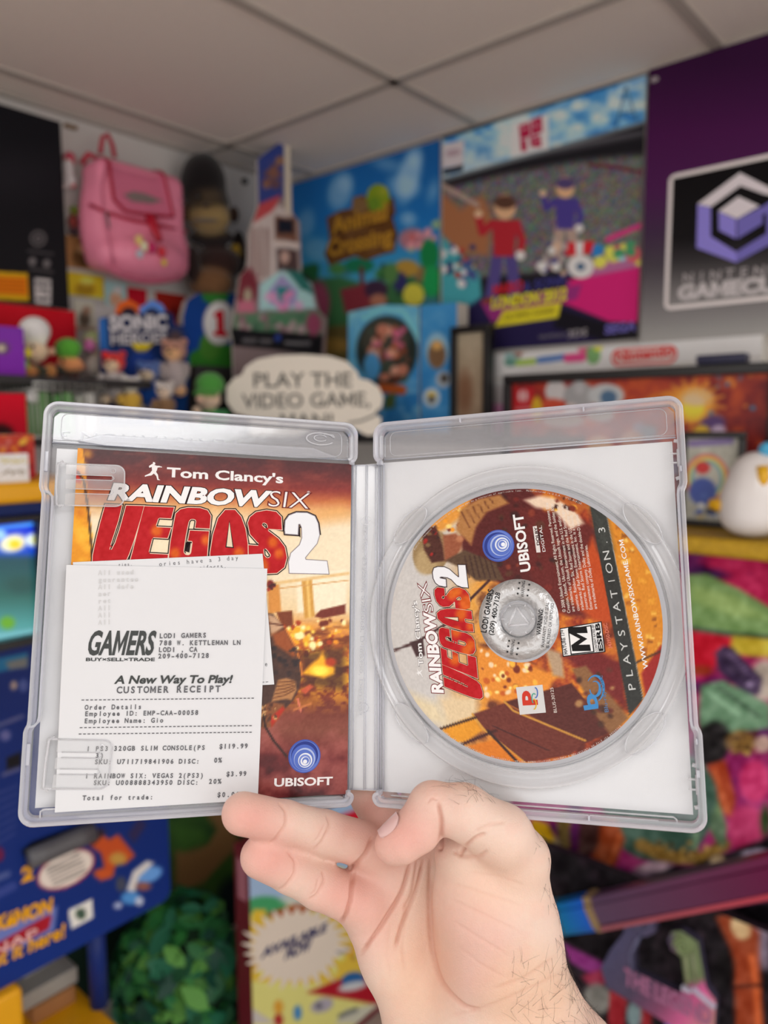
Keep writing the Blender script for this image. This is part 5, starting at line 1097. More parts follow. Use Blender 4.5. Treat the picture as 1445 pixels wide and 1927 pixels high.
# tall fantasy print below the gold shelf
fr = right_frame(1.62)
def robe_art(A):
    P = A.P; A.grad((1300, 1050), (1300, 1600), [(0, (176, 34, 84)), (.3, (180, 36, 84)), (.6, (120, 30, 84)), (1, (150, 40, 100))]); n = fbm(P[:, 0] / 40, P[:, 1] / 30, 3, 5); A.mix(np.clip((n - .5) * 4, 0, 1) * .8, (70, 22, 84))
    A.ell(1330, 1078, 40, 10, (60, 20, 74), 8, 8); A.poly([(1290, 1082), (1330, 1080), (1390, 1108), (1460, 1150), (1460, 1200), (1390, 1196), (1290, 1182)], (112, 146, 90), 5); A.poly([(1300, 1100), (1380, 1120), (1450, 1165), (1380, 1160), (1300, 1130)], (140, 170, 104), 14); A.line([(1290, 1182), (1390, 1196), (1460, 1200)], 10, (52, 74, 60), 5)
    A.poly([(1290, 1186), (1380, 1200), (1360, 1250), (1290, 1270)], (176, 22, 44), 6); A.poly([(1378, 1196), (1460, 1204), (1460, 1240), (1372, 1230)], (180, 160, 50), 7); A.ell(1440, 1280, 30, 40, (170, 160, 150), 12); A.ell(1318, 1262, 24, 10, (150, 60, 40), 6)
    A.poly([(1345, 1228), (1362, 1214), (1380, 1220), (1434, 1276), (1430, 1306), (1410, 1312), (1350, 1262)], (58, 44, 72), 4); A.line([(1368, 1226), (1428, 1284)], 4, (100, 84, 118), 3); A.line([(1362, 1238), (1416, 1294)], 4, (30, 22, 40), 3); A.ell(1410, 1288, 7, 6, (130, 114, 150), 4)
    A.poly([(1318, 1290), (1360, 1280), (1400, 1300), (1450, 1326), (1450, 1370), (1390, 1378), (1352, 1420), (1318, 1400), (1314, 1340)], (92, 128, 100), 6); A.line([(1330, 1300), (1390, 1345)], 8, (140, 180, 150), 6); A.line([(1350, 1292), (1430, 1350)], 5, (50, 70, 56), 4); A.ell(1340, 1400, 34, 44, (18, 16, 18), 10, 20); A.ell(1395, 1396, 30, 22, (104, 78, 44), 7); A.spots(20, (1372, 1376, 1424, 1420), (2, 5), [(150, 116, 60), (70, 50, 30), (170, 140, 80)], 3, 2); A.ell(1436, 1400, 16, 16, (176, 150, 140), 6)
    A.poly([(1330, 1440), (1365, 1430), (1384, 1500), (1380, 1546), (1350, 1520)], (150, 60, 34), 5); A.line([(1345, 1450), (1370, 1530)], 6, (186, 96, 56), 5); A.poly([(1325, 1440), (1340, 1470), (1370, 1560), (1350, 1590), (1324, 1540)], (84, 110, 72), 5); A.line([(1332, 1460), (1356, 1560)], 4, (130, 160, 100), 4)
    A.ell(1420, 1470, 30, 40, (180, 50, 100), 10); A.ell(1405, 1560, 36, 46, (170, 50, 96), 12); A.ell(1440, 1545, 10, 30, (40, 60, 30), 8)
    A.ell(1240, 1530, 100, 92, (52, 76, 66), 5); A.ell(1240, 1500, 110, 92, (60, 88, 76), 6); A.line([(1206, 1590), (1250, 1612), (1320, 1616), (1362, 1590)], 24, (120, 92, 40), 5); A.spots(50, (1215, 1584, 1366, 1624), (2, 5), [(160, 126, 60), (90, 66, 30), (140, 110, 50), (60, 44, 24)], 7, 2); A.line([(1310, 1568), (1308, 1596)], 10, (100, 130, 100), 4); A.ell(1352, 1560, 12, 34, (80, 104, 80), 5, -16)
    A.poly([(1085, 1540), (1160, 1540), (1176, 1580), (1160, 1625), (1120, 1664), (1082, 1660), (1110, 1620), (1120, 1580)], (142, 66, 36), 6); A.poly([(1090, 1540), (1130, 1540), (1126, 1590), (1100, 1630), (1086, 1610)], (60, 36, 34), 10); A.line([(1166, 1570), (1150, 1620), (1112, 1655)], 6, (190, 100, 60), 5)
    A.line([(1060, 1540), (1062, 1700)], 24, (104, 86, 46), 4); A.spots(30, (1050, 1545, 1074, 1700), (2, 5), [(140, 116, 60), (70, 56, 30)], 3, 2); A.poly([(1000, 1540), (1030, 1550), (1050, 1585), (1032, 1625), (1000, 1640)], (190, 150, 16), 5); A.ell(1046, 1620, 8, 40, (120, 120, 140), 8)
    A.poly([(1080, 1660), (1170, 1650), (1230, 1624), (1300, 1630), (1460, 1570), (1480, 2000), (960, 2000), (1040, 1720)], (24, 20, 26), 10); A.ell(1230, 1632, 34, 10, (176, 150, 164), 6, -6); A.ell(1190, 1650, 40, 8, (120, 96, 116), 6, -10); A.ell(1420, 1605, 26, 8, (150, 140, 160), 5, -6); A.ell(1350, 1622, 14, 16, (150, 130, 100), 6)
    A.grain(30, 14, 8); A.grain(16, 40, 3)
r = (fr.loc(960, 1600)[0], .0, max(.30, fr.loc(1060, 1927)[1]), gz0 - .002)
board('poster', fr, r, .01, 210, robe_art, 'fantasy print of green robes and orange boots on magenta under the gold shelf', 'poster', gain=1.75)

# dark game board at the bottom with relief emblem, purple bar across it
fr = right_frame(1.50); Z2 = lambda x, y: (1020 + x / 3.4, 1560 + y / 3.4)
def dark_art(A):
    P = A.P; Q = lambda L: [Z2(*p) for p in L]; A.c[:] = (18, 15, 19); n = fbm(P[:, 0] / 20, P[:, 1] / 20, 3, 4); A.mix(np.clip((n - .5) * 3, 0, 1) * .5, (54, 40, 50))
    A.poly(Q([(1200, 480), (1460, 420), (1460, 900), (1410, 900)]), (110, 100, 116), 14); A.poly(Q([(1110, 560), (1260, 530), (1390, 660), (1390, 780), (1360, 840), (1220, 800)]), (128, 58, 34), 8); A.ell(*Z2(1270, 630), 17, 24, (186, 160, 120), 6, -25); A.poly(Q([(1200, 780), (1390, 790), (1400, 1000), (1420, 1300), (1240, 1300), (1230, 1000)]), (130, 56, 32), 8); A.line(Q([(1340, 820), (1370, 1000), (1385, 1280)]), 10, (186, 92, 50), 8); A.line(Q([(1230, 1010), (1400, 1000)]), 6, (60, 30, 24), 4); A.ell(*Z2(1170, 900), 18, 40, (10, 8, 10), 8)
    A.poly(Q([(110, 720), (460, 890), (470, 930), (400, 980), (180, 850)]), (120, 44, 110), 5); A.poly(Q([(250, 940), (430, 880), (465, 925), (400, 1000), (330, 1030)]), (130, 40, 64), 6); A.ell(*Z2(350, 1090), 26, 30, (110, 110, 106), 8)
    red = [(430, 990), (890, 1180), (890, 1300), (810, 1300), (790, 1200), (700, 1150), (690, 1300), (640, 1300), (615, 1110), (545, 1080), (520, 1300), (425, 1300)]; A.poly(Q(red), (128, 30, 38), 4); A.ell(*Z2(590, 1190), 14, 26, (100, 120, 124), 5)
    A.poly(Q([(790, 1200), (900, 1240), (1000, 1300), (780, 1300)]), (84, 100, 170), 6); A.line(Q([(870, 1205), (980, 1260)]), 8, (200, 70, 90), 4); A.grain(22, 14, 8)
r = (fr.loc(980, 1800)[0], .02, .0, fr.loc(1300, 1698)[1])
db = board('game_board', fr, r, .02, 150, dark_art, 'dark game display board with a carved horned emblem and red letters', 'display', gain=1.8, side=(40, 34, 42))
mb = MB(); EM = mat('carved_emblem', None, rough=.4, noise=.2, nscale=80, bump=.6, bscale=220)
emb = [(400, 860), (465, 740), (545, 640), (560, 520), (615, 487), (700, 492), (748, 540), (752, 630), (690, 662), (640, 655), (612, 760), (622, 885), (760, 950), (905, 1016), (938, 965), (914, 785), (850, 742), (826, 680), (850, 626), (912, 620), (1020, 690), (1070, 980), (1132, 1062), (1120, 1300), (900, 1300), (860, 1230), (440, 985)]
ab = np.array([fr.loc(*Z2(*p)) for p in emb]); ab = ab if area(ab) > 0 else ab[::-1]
def emb_art(A):
    A.grad(Z2(450, 700), Z2(1120, 1200), [(0, (62, 62, 92)), (.35, (66, 58, 80)), (.6, (110, 60, 90)), (.8, (180, 84, 130)), (1, (170, 120, 120))]); A.poly([Z2(*p) for p in ((820, 600), (1040, 680), (1080, 960), (900, 1000))], (92, 106, 74), 14)
picture(mb, fr, ab, 70, .020, EM, emb_art, 1.8); mb.prism(fr, ab, .0002, .0197, EM, lin((52, 48, 66)) * 1.6)
for cx_, cy_, c, s_ in ((680, 575, (76, 74, 100), 1), (925, 715, (110, 126, 86), -1)):
    P = [fr.loc(*Z2(cx_ + s_ * r_ * math.cos(a), cy_ + r_ * math.sin(a))) for a, r_ in zip(np.linspace(0, 4 * math.pi, 40), np.linspace(8, 62, 40))]; mb.tube(fr.pts(np.array(P), .021), .0026, EM, lin(c) * 1.8, n=6)
for L_, c in (([(640, 660), (590, 770), (600, 890)], (88, 88, 116)), ([(660, 640), (605, 760), (612, 880)], (60, 60, 86)), ([(940, 780), (955, 960)], (120, 126, 96)), ([(985, 760), (1010, 960)], (110, 116, 90))): mb.tube(fr.pts(np.array([fr.loc(*Z2(*p)) for p in L_]), .021), .003, EM, lin(c) * 1.8, n=6)
mb.box(fr.pt(*fr.loc(*Z2(1060, 1040)), .022), np.stack([fr.u * .92 - fr.v * .39, fr.u * .39 + fr.v * .92, fr.n]), (.024, .004, .005), EM, lin((176, 176, 196)) * 1.4); mb.box(fr.pt(*fr.loc(*Z2(950, 985)), .022), (fr.u, fr.v, fr.n), (.009, .004, .005), EM, lin((176, 176, 196)) * 1.4)
mb.build('carved_emblem', db)
mb = MB(); text(mb, fr, 'THE LEGEND', Z2(525, 990), Z2(1075, 1262), 27, EM, lin((150, 96, 130)) * 1.5, z=.0225, bold=.04); mb.build('raised_lettering', db)
# bar
fr = right_frame(1.455)
def bar():
    e = empty('long_bar', fr.pt(*fr.loc(1250, 1720)), 'long purple metal bar with a blue end cap and gold ring', 'prop')
    def seg(p0, p1, h0, h1, m, name, col=None, lab=None, fat=.024):
        a = fr.loc(*p0); b = fr.loc(*p1); sc = float((fr.pt(*a) - CAM) @ FWD) / FPX; d = (b - a) / np.linalg.norm(b - a); nn = np.array([-d[1], d[0]])
        prof = [(-1, -.7), (-1, .7), (-.6, 1), (.55, 1), (.62, .8), (1, .7), (1, -.7), (.6, -1), (-.6, -1)]; V = []
        for q, h in ((a, h0), (b, h1)):
            for y, z in prof: V.append(fr.pt(*(q + nn * y * h * sc), z * fat))
        k = len(prof); V = np.array(V); cc = None if col is None else np.concatenate([np.tile(np.clip(lin(c) * 1.6, 0, .9), (k, 1)) for c in col])
        mb = MB(); mb.add(V, [[i, (i + 1) % k, k + (i + 1) % k, k + i] for i in range(k)] + [list(range(k))[::-1], [k + i for i in range(k)]], m, cc); mb.build(name, e, label=lab)
    ME = mat('anodised_metal', None, rough=.35, metal=.35, noise=.08, nscale=20)
    seg((1128, 1712), (1470, 1643), 28, 33, ME, 'shaft', ((86, 66, 92), (92, 14, 60)))
    seg((1030, 1729), (1118, 1714), 27, 29, ME, 'end_cap', ((0, 126, 130), (30, 90, 220)), 'iridescent blue end cap', .026)
    seg((1117, 1714), (1130, 1712), 32, 32, mat('gold_ring', (176, 150, 110), rough=.4, metal=.4), 'ring', None, 'pale gold ring', .028)
    seg((1140, 1738), (1470, 1672), 6, 7, ME, 'lower_edge', ((150, 90, 100), (176, 60, 76)), 'rose lower edge', .027)
    for px in (1180, 1380):
        a = fr.loc(px, 1712 - (px - 1128) * .2 + 14); mb = MB(); mb.tube(np.linspace(fr.pt(*a, 0), fr.pt(*a, -.0445), 3), .006, M_BLACKP); mb.build('mounting_peg', e)
bar()
# ================================================================== THE OPEN DISC CASE (held in the hand)
def cam_frame(R, t):
    M = np.stack([RGT, UPV, -FWD]); R = np.array(R)
    return Frame(CAM + np.array(t) @ M, R[:, 0] @ M, R[:, 1] @ M, R[:, 2] @ M)
LF = cam_frame([[0.96194, 0.00688, 0.27318], [-0.04071, 0.99213, 0.11838], [-0.27021, -0.125, 0.95465]], [-0.0774, -0.04099, -0.32888])
RF = cam_frame([[0.94263, 0.0013, -0.33383], [0.04894, 0.98865, 0.14205], [0.33023, -0.15024, 0.93187]], [0.05831, -0.03983, -0.32463])
MM = 0.001
HW, HH = 67.5, 85.75

M_RIM = plastic('milky_rim_plastic', body=0.40, rough=0.16, edge=0.48, white=(0.82, 0.84, 0.92))
M_PANEL = plastic('clear_panel_plastic', tint=(.995, .995, 1.0), body=0.09, rough=0.14, edge=0.45, white=(0.68, 0.72, 0.83), bump=0.06, bscale=60)
M_HEAD = plastic('clear_header_plastic', refl=.11, body=0.22, rough=0.09, edge=0.5, white=(0.72, 0.74, 0.79), bump=0.05, bscale=70)
M_TAB = plastic('clear_tab_plastic', tint=(.99, .99, .99), body=0.05, rough=0.08, edge=0.7, white=(0.95, 0.95, 0.96))
M_TRAY = plastic('tray_ring_plastic', tint=(.98, .98, .985), body=0.10, rough=0.14, edge=0.55, white=(0.93, 0.93, 0.95))
M_PAPER = mat('white_insert_paper', (246, 247, 246), rough=0.55, noise=0.015, nscale=25)
M_LEDGE = plastic('grey_clear_ledge_plastic', body=.26, rough=.12, edge=.5, white=(.66, .67, .70))
M_EMB = plastic('raised_mark_plastic', body=0.30, rough=0.1, edge=0.6, white=(0.95, 0.95, 0.97))
M_PRINT = mat('glossy_print', None, rough=0.3, spec=0.3, noise=0.02, nscale=300, coat=0.12, bump=0.015, bscale=700)
M_INK = mat('matt_ink', None, rough=0.6, spec=0.2, noise=0.0)
M_RCPT = mat('receipt_paper', (224, 226, 229), rough=0.6, noise=0.015, nscale=60, bump=0.05, bscale=120)
M_TINK = mat('thermal_ink', (96, 97, 102), rough=0.7, noise=0.12, nscale=900)
M_TINKD = mat('dark_thermal_ink', (62, 66, 66), rough=0.7, noise=0.35, nscale=1500)
M_GHOST = mat('show_through_ink', (212, 213, 214), rough=0.7, noise=0.02)

def half_path(left):
    """outer line of one half: open at the hinge side, with the finger recess on the outer long side"""
    P = [(64.6, 66.6), (66.4, 67.6), (67.3, 69.2), (67.5, 71.0), (67.5, 79.5)]
    r = 6.0
    P += [(HW - r + r * math.cos(a), HH - r + r * math.sin(a)) for a in np.radians(np.linspace(0, 90, 8))]
    P += [(10, HH), (-30, HH)]
    P += [(-HW + r + r * math.cos(a), HH - r + r * math.sin(a)) for a in np.radians(np.linspace(90, 180, 8))]
    P += [(-HW, 49.5), (-HW + 0.35, 48.0), (-HW + 1.1, 46.5), (-HW + 1.3, 45), (-HW + 1.3, -45), (-HW + 1.1, -46.5), (-HW + .35, -48), (-HW, -49.5)]
    P += [(-HW + r + r * math.cos(a), -HH + r + r * math.sin(a)) for a in np.radians(np.linspace(180, 270, 8))]
    P += [(-30, -HH), (10, -HH)]
    r = 4.2
    P += [(HW - r + r * math.cos(a), -HH + r + r * math.sin(a)) for a in np.radians(np.linspace(270, 360, 7))]
    P += [(67.2, -80.6), (66.2, -79.7), (64.6, -79.2)]
    P = np.array(P)
    if not left: P = (P * [-1, 1])[::-1]
    return P * MM
RIM_PROF = np.array([(0, -7.2), (0, -.45), (.15, -.12), (.4, 0), (1.25, 0), (1.5, -.12), (1.62, -.4), (1.62, -2.1), (1.8, -2.35), (2.6, -2.45), (2.85, -2.7), (2.95, -3.0), (3.0, -6.6)]) * MM
case = empty('game_case', LF.pt(0.0675, -0.0857, -0.007), 'open clear plastic game case held up by the hand', 'game case')
def line_tube(mb, fr, P, r, z, m, n=6): mb.tube(fr.pts(np.array(P) * MM, z * MM), r * MM, m, n=n)
def case_half(fr, left):
    sg = 1 if left else -1
    path = half_path(left)
    mb = MB(); mb.sweep(fr, path, RIM_PROF, M_RIM, smooth=False, closed=False)
    # inner rail beside the finger recess, with its rounded ends
    rail = [(-66.0, 47.6), (-63.6, 47.0), (-62.4, 45.6), (-62.0, 43.5), (-62.0, -43.5), (-62.4, -45.6), (-63.6, -47.0), (-66.0, -47.6)] if left else \
           [(-66.0, 47.6), (-64.6, 47.2), (-63.9, 46.0), (-63.7, 43.5), (-63.7, -43.5), (-63.9, -46), (-64.6, -47.2), (-66.0, -47.6)]
    o = strip(np.array(rail, float) * [sg, 1], 0.95) * MM
    mb.prism(fr, o, -6.6 * MM, -0.7 * MM, M_RIM)
    # little latch blocks and ribs inside the rim
    for (x, y, hx, hy) in ((-65.2, 60, .7, 4.2), (-65.2, -58, .7, 4.2)) if left else ((-65.3, 55, .4, 1.2), (-65.3, -52, .4, 1.2), (-65.2, -64, .7, 1.4)):
        mb.box(fr.pt(x * sg * MM, y * MM, -1.2 * MM), (fr.u, fr.v, fr.n), (hx * MM, hy * MM, .9 * MM), M_RIM, bev=.0003)
    rx = ((-20, 84.2), (30, 84.2)) if left else ((-26, 83.4), (28, 83.4), (-26, -83.4), (24, -83.4))
    if not left:
        for x, y in rx: mb.box(fr.pt(x * MM, y * MM, -1.3 * MM), (fr.u, fr.v, fr.n), (.35 * MM, 1.0 * MM, 1.0 * MM), M_RIM, bev=.0002)
    mb.build('rim', case)
    # flat back, seen through
    inner = path.copy()
    c = np.sign(inner) * np.minimum(np.abs(inner), [0.0645, 0.0829])
    mb = MB(); mb.poly(fr, c, -6.6 * MM, M_PANEL)
    mb.build('back_panel', case)
    mb = MB()
    y0 = 69.2
    mb.poly(fr, np.array([(-64, y0), (64, y0), (64, 80), (61.5, 82.6), (-61.5, 82.6), (-64, 80)]) * MM, -6.2 * MM, M_HEAD)
    line_tube(mb, fr, [(-64.2, y0), (0, y0), (64.2, y0)], .35, -6.1, M_RIM)
    line_tube(mb, fr, [(-64.2, y0 + 1.0), (0, y0 + 1.0), (64.2, y0 + 1.0)], .15, -6.1, M_EMB)
    o = rrect(122, 11.4, 3.0, 5, 0, 76.3); line_tube(mb, fr, np.vstack([o, o[:1]]), .18, -6.1, M_EMB)
    mb.build('header_strip', case)
    return fr
case_half(LF, True); case_half(RF, False)

# hinge and spine between the halves
def spine():
    mb = MB(); zb = -6.6 * MM
    ys = (66.9, -79.6)
    a = LF.pt(np.array([.0640, .0640]), np.array(ys) * MM, np.array([zb, zb])); b = LF.pt(np.array([.0668, .0668]), np.array(ys) * MM, np.array([zb, zb]))
    c = RF.pt(np.array([-.0668, -.0668]), np.array(ys) * MM, np.array([zb, zb])); d = RF.pt(np.array([-.0640, -.0640]), np.array(ys) * MM, np.array([zb, zb]))
    for p, q in ((a, b), (b, c), (c, d)): mb.add(np.array([p[0], q[0], q[1], p[1]]), [[0, 3, 2, 1]], M_PANEL)
    def vline(t, r, side=None, n_=6):
        # t = 0 left hinge line, 1 right hinge line
        P = np.array([b[0] * (1 - t) + c[0] * t, b[1] * (1 - t) + c[1] * t]); P = np.linspace(P[0], P[1], 4)
        mb.tube(P - FWD * .0003, r * MM, M_RIM, n=n_)
    for t in (0.0, 1.0): vline(t, .55)
    for t in (.12, .88): vline(t, .3)
    vline(.5, .22); vline(.56, .22)
    for fr, s_ in ((LF, 1), (RF, -1)):
        for x, r in ((64.3, .45), (65.6, .3)):
            line_tube(mb, fr, [(s_ * x, ys[0]), (s_ * x, 0), (s_ * x, ys[1])], r, -6.2, M_RIM)
    for fr, s_ in ((LF, 1), (RF, -1)):
        for y in (67.6, -80.4):
            mb.box(fr.pt(s_ * .0655, y * MM, -.0045), (fr.u, fr.v, fr.n), (.0011, .0012, .0018), M_RIM, bev=.0004)
    for t in (ys[0], ys[1]):
        i = 0 if t > 0 else 1
        mb.tube(np.linspace(b[i], c[i], 4), .35 * MM, M_RIM, n=6)
    sf = Frame((b[0] + b[1] + c[0] + c[1]) / 4, (c[0] - b[0]) / np.linalg.norm(c[0] - b[0]), (b[0] - b[1]) / np.linalg.norm(b[0] - b[1]))
    for y in (47, -38):
        mb.lathe(sf, (0.0, y * MM), [(.0019, .0002), (.0021, .0004), (.0023, .0002)], M_EMB, n=28)
    mb.build('spine', case)
    m = MB()
    text(m, sf, 'Pat No. 6502694, 5788068, D468350, D401091', (677, 985), (680, 1345), 7.0, mat('raised_grey_plastic', (196, 198, 202), rough=.3, noise=.03), z=.0003)
    m.build('moulded_lettering', case)
    return sf, a, b, c, d
SPF, *_sp = spine()

# white printed sleeve behind the clear back (its plain inner side shows)
mb = MB(); z = -7.5 * MM
def pq(fr, x0, x1, y0, y1): return fr.pts(np.array([(x0, y0), (x1, y0), (x1, y1), (x0, y1)]) * MM, z)
mb.add(pq(LF, -62.4, 66.6, -80.1, 66.9), [[0, 1, 2, 3]], M_PAPER); mb.add(pq(RF, -66.6, 62.8, -80.5, 68.0), [[0, 1, 2, 3]], M_PAPER)
L = pq(LF, 66.6, 66.6, -80.1, 66.9); R = pq(RF, -66.6, -66.6, -80.5, 68.0)
mb.add(np.array([L[0], R[0], R[2], L[2]]), [[0, 1, 2, 3]], M_PAPER)
mb.build('paper_insert', case)

# flat lettering and raised logo in the header of the left half, seen from behind and so mirrored
mb = MB()
text(mb, LF, 'PLAYSTATION 3', (445, 828), (114, 811), 15, M_LEDGE, z=-.0058, bold=.0)  # greyer plastic puts the darker shading of embossing into the letters' colour
mb2 = mb
mb.build('moulded_lettering', case)
mb = MB()
c = LF.loc(603, 826, -.0058)
for rx, ry, w in ((.0066, .0028, .0007), (.0030, .0015, .0005)):
    P = circ(c[0], c[1] + (.0004 if rx < .005 else 0), rx, ry, 36, 0, 20, 330)
    mb.tube(LF.pts(P, -.0058), w * .5, M_EMB, n=6)
mb.tube(LF.pts(np.array([[c[0] + .0015, c[1] + .0022], [c[0] + .006, c[1] + .0022], [c[0] + .0066, c[1] + .0008]]), -.0058), .0003, M_EMB)
mb.build('moulded_logo', case)

# ledges and booklet clips of the left half
def ledge(pts, name):
    mb = MB(); o = np.array([LF.loc(*p, -.004) for p in pts])
    mb.prism(LF, o, -.0052, -.0038, M_LEDGE)
    mb.build(name, case)
ledge([(146, 829), (190, 818), (590, 843), (636, 861), (560, 862), (196, 838)], 'top_ledge')
ledge([(78, 1523), (112, 1521), (640, 1498), (657, 1505), (648, 1515), (152, 1539), (140, 1534), (80, 1538)], 'bottom_ledge')
mb = MB(); P = [LF.loc(*p, -.0032) for p in ((75, 1543), (76, 1527), (84, 1523), (300, 1516))]; mb.tube(LF.pts(np.array(P), -.0032), .0004, M_EMB); mb.build('bottom_bead', case)
def clip(px):
    """rounded tab with two slots; px = its corners in order left-top, right-top, right-bottom, left-bottom"""
    q = np.array([LF.loc(*p, -.0022) for p in px]); w = np.linalg.norm(q[1] - q[0]); h = np.linalg.norm(q[0] - q[3])
    u = (q[1] - q[0]) / w; v = np.array([-u[1], u[0]]); o = q[3]
    f = Frame(LF.pt(o[0], o[1], -.0024), LF.u * u[0] + LF.v * u[1], LF.u * v[0] + LF.v * v[1], LF.n)
    mb = MB(); r = .0035; end = w * .78
    outer = [(0, 0), (w - r, 0)] + [(w - r + r * math.sin(a), r - r * math.cos(a)) for a in np.radians(np.linspace(15, 90, 6))] + \
            [(w - r + r * math.cos(a), h - r + r * math.sin(a)) for a in np.radians(np.linspace(0, 90, 7))] + [(0, h)]
    bars = ((.0, .28), (.40, .62), (.74, 1.0))
    for b0, b1 in bars:
        mb.prism(f, np.array([(0, b0 * h), (end, b0 * h), (end, b1 * h), (0, b1 * h)]), 0, .0007, M_TAB)
    mb.prism(f, np.array([p for p in outer if p[0] > end] + [(end, h), (end, 0)]) if False else np.vstack([[(end, 0)], [p for p in outer if p[0] > end + 1e-6], [(end, h)]]), 0, .0007, M_TAB)
    mb.tube(f.pts(np.array(outer), .0006), .00032, M_EMB, n=6)
    for y in (.34, .68):
        mb.tube(f.pts(np.array([(.002, (y - .05) * h), (end, (y - .05) * h), (end + .001, y * h), (end, (y + .06) * h), (.002, (y + .06) * h)]), .0005), .00022, M_EMB, n=6)
    back = [(-.0015, -.05 * h), (-.0032, .02 * h), (-.0036, .5 * h), (-.0032, .98 * h), (-.0012, 1.06 * h)]
    mb.tube(f.pts(np.array(back), .0004), .0005, M_EMB, n=6)
    mb.tube(f.pts(np.array([(0, 0), (-.0035, 0)]), .0004), .0004, M_EMB); mb.tube(f.pts(np.array([(0, h), (-.0035, h)]), .0004), .0004, M_EMB)
    mb.lathe(f, (end + .0005, h * .86), [(.0008, .0009), (.0011, .0008)], M_EMB, n=16)
    mb.box(f.pt(-.0036, h * .5, -.0018), (f.u, f.v, f.n), (.0006, h * .5, .0022), M_TAB)
    mb.build('booklet_clip', case)
clip([(128, 873), (238, 877), (236, 955), (122, 951)])
clip([(104, 1391), (208, 1393), (200, 1476), (98, 1484)])

# disc tray of the right half
DC = np.array([-2.2, -6.5]) * MM; DR = 59.4 * MM
mb = MB()
mb.lathe(RF, DC, np.array([(68.2, -6.5), (67.9, -3.4), (67.3, -3.0), (66.6, -3.2), (66.2, -5.2), (62.4, -5.4), (61.7, -4.0), (61.2, -3.7), (60.6, -4.0), (60.3, -5.9)]) * MM, M_TRAY, n=160)
for a in (38, 138, 222, 318):
    t = math.radians(a); o = circ(DC[0] + .0655 * math.cos(t), DC[1] + .0655 * math.sin(t), .0105, .0045, 36, t + math.pi / 2)
    mb.prism(RF, o, -5.4 * MM, -4.6 * MM, M_TAB)
    o2 = np.vstack([o, o[:1]]); mb.tube(RF.pts(o2, -4.5 * MM), .00028, M_EMB, n=6)
mb.build('disc_tray', case)
def right_clip(y):
    mb = MB(); x = 64.6
    line_tube(mb, RF, [(x, y - 3.6), (x, y), (x, y + 3.6)], .55, -3.4, M_EMB)
    for d in (-1.9, 1.9): line_tube(mb, RF, [(x, y + d), (x - 1.5, y + d), (x - 3.0, y + d + .3)], .42, -3.6, M_EMB)
    line_tube(mb, RF, [(x + .2, y + 7.0), (x - 1.3, y + 7.4)], .8, -3.6, M_EMB); line_tube(mb, RF, [(x + .2, y - 8.2), (x - 1.3, y - 8.6)], .8, -3.6, M_EMB)
    mb.build('insert_clip', case)
right_clip(60.0); right_clip(-68.5)
mb = MB(); P = [(-60, -81.2), (55.5, -81.2), (56.6, -82.0), (56.8, -83.6)]; line_tube(mb, RF, P, .3, -4.0, M_EMB); line_tube(mb, RF, [(-60, -84.0 + 1.2), (50, -82.8)], .25, -3.2, M_EMB); mb.build('bottom_bead', case)

# ------------------------------------------------------------------ the game manual lying in the left half
def swirl(mb, fr, c, r, z, rot=0.0):
    """round blue whorl emblem"""
    dz = .00004
    for k, (dx, dy, q, col) in enumerate(((0, 0, 1.0, (70, 92, 178)), (.02, -.02, .93, (104, 128, 208)), (.0, .05, .84, (48, 62, 140)), (-.04, -.08, .78, (82, 108, 196)), (.0, -.16, .66, (176, 192, 232)),
                                         (-.03, -.20, .60, (92, 118, 200)), (.04, -.24, .44, (232, 238, 248)), (.02, -.26, .37, (120, 142, 212)), (.03, -.29, .28, (238, 242, 250)), (.06, -.26, .21, (104, 128, 204)), (.03, -.32, .13, (240, 244, 252)))):
        d = np.array([dx * math.cos(rot) - dy * math.sin(rot), dx * math.sin(rot) + dy * math.cos(rot)]) * r
        o = circ(c[0] + d[0], c[1] + d[1], q * r, q * r * 1.0, 44)
        mb.add(np.vstack([fr.pts(o, z + k * dz), fr.pt(c[0] + d[0], c[1] + d[1], z + k * dz)[None]]), [[i, (i + 1) % 44, 44] for i in range(44)], M_INK, lin(col))
def px_poly(mb, fr, pts, z, m, col): mb.poly(fr, np.array([fr.loc(*p, z) for p in pts]), z, m, col)
RUN = [(.40, 1.0), (.52, 1.0), (.56, .90), (.50, .84), (.66, .82), (.80, .84), (.98, .82), (1.0, .78), (.84, .76), (.72, .72), (.70, .56), (.66, .46), (.80, .30), (.86, .08), (.98, .02), (.80, .0), (.70, .22), (.54, .34), (.40, .20), (.20, .14), (.02, .06), (.0, .12), (.12, .20), (.30, .32), (.40, .50), (.36, .70), (.22, .62), (.18, .72), (.34, .86), (.40, .90)]
def runner(mb, fr, p00, p10, p01, z, col):
    """small striding figure emblem: p00 lower left, p10 lower right, p01 upper left (photo pixels)"""
    a, b, c = (fr.loc(*p, z) for p in (p00, p10, p01))
    mb.poly(fr, np.array([a + (b - a) * x + (c - a) * y for x, y in RUN]), z, M_INK, col)
def outlined(mb, fr, s, p0, p1, h, z, layers, shear=0.0):
    for k, (bo, col) in enumerate(layers): text(mb, fr, s, p0, p1, h, M_INK, lin(col), z=z + k * .00005, bold=bo, shear=shear)

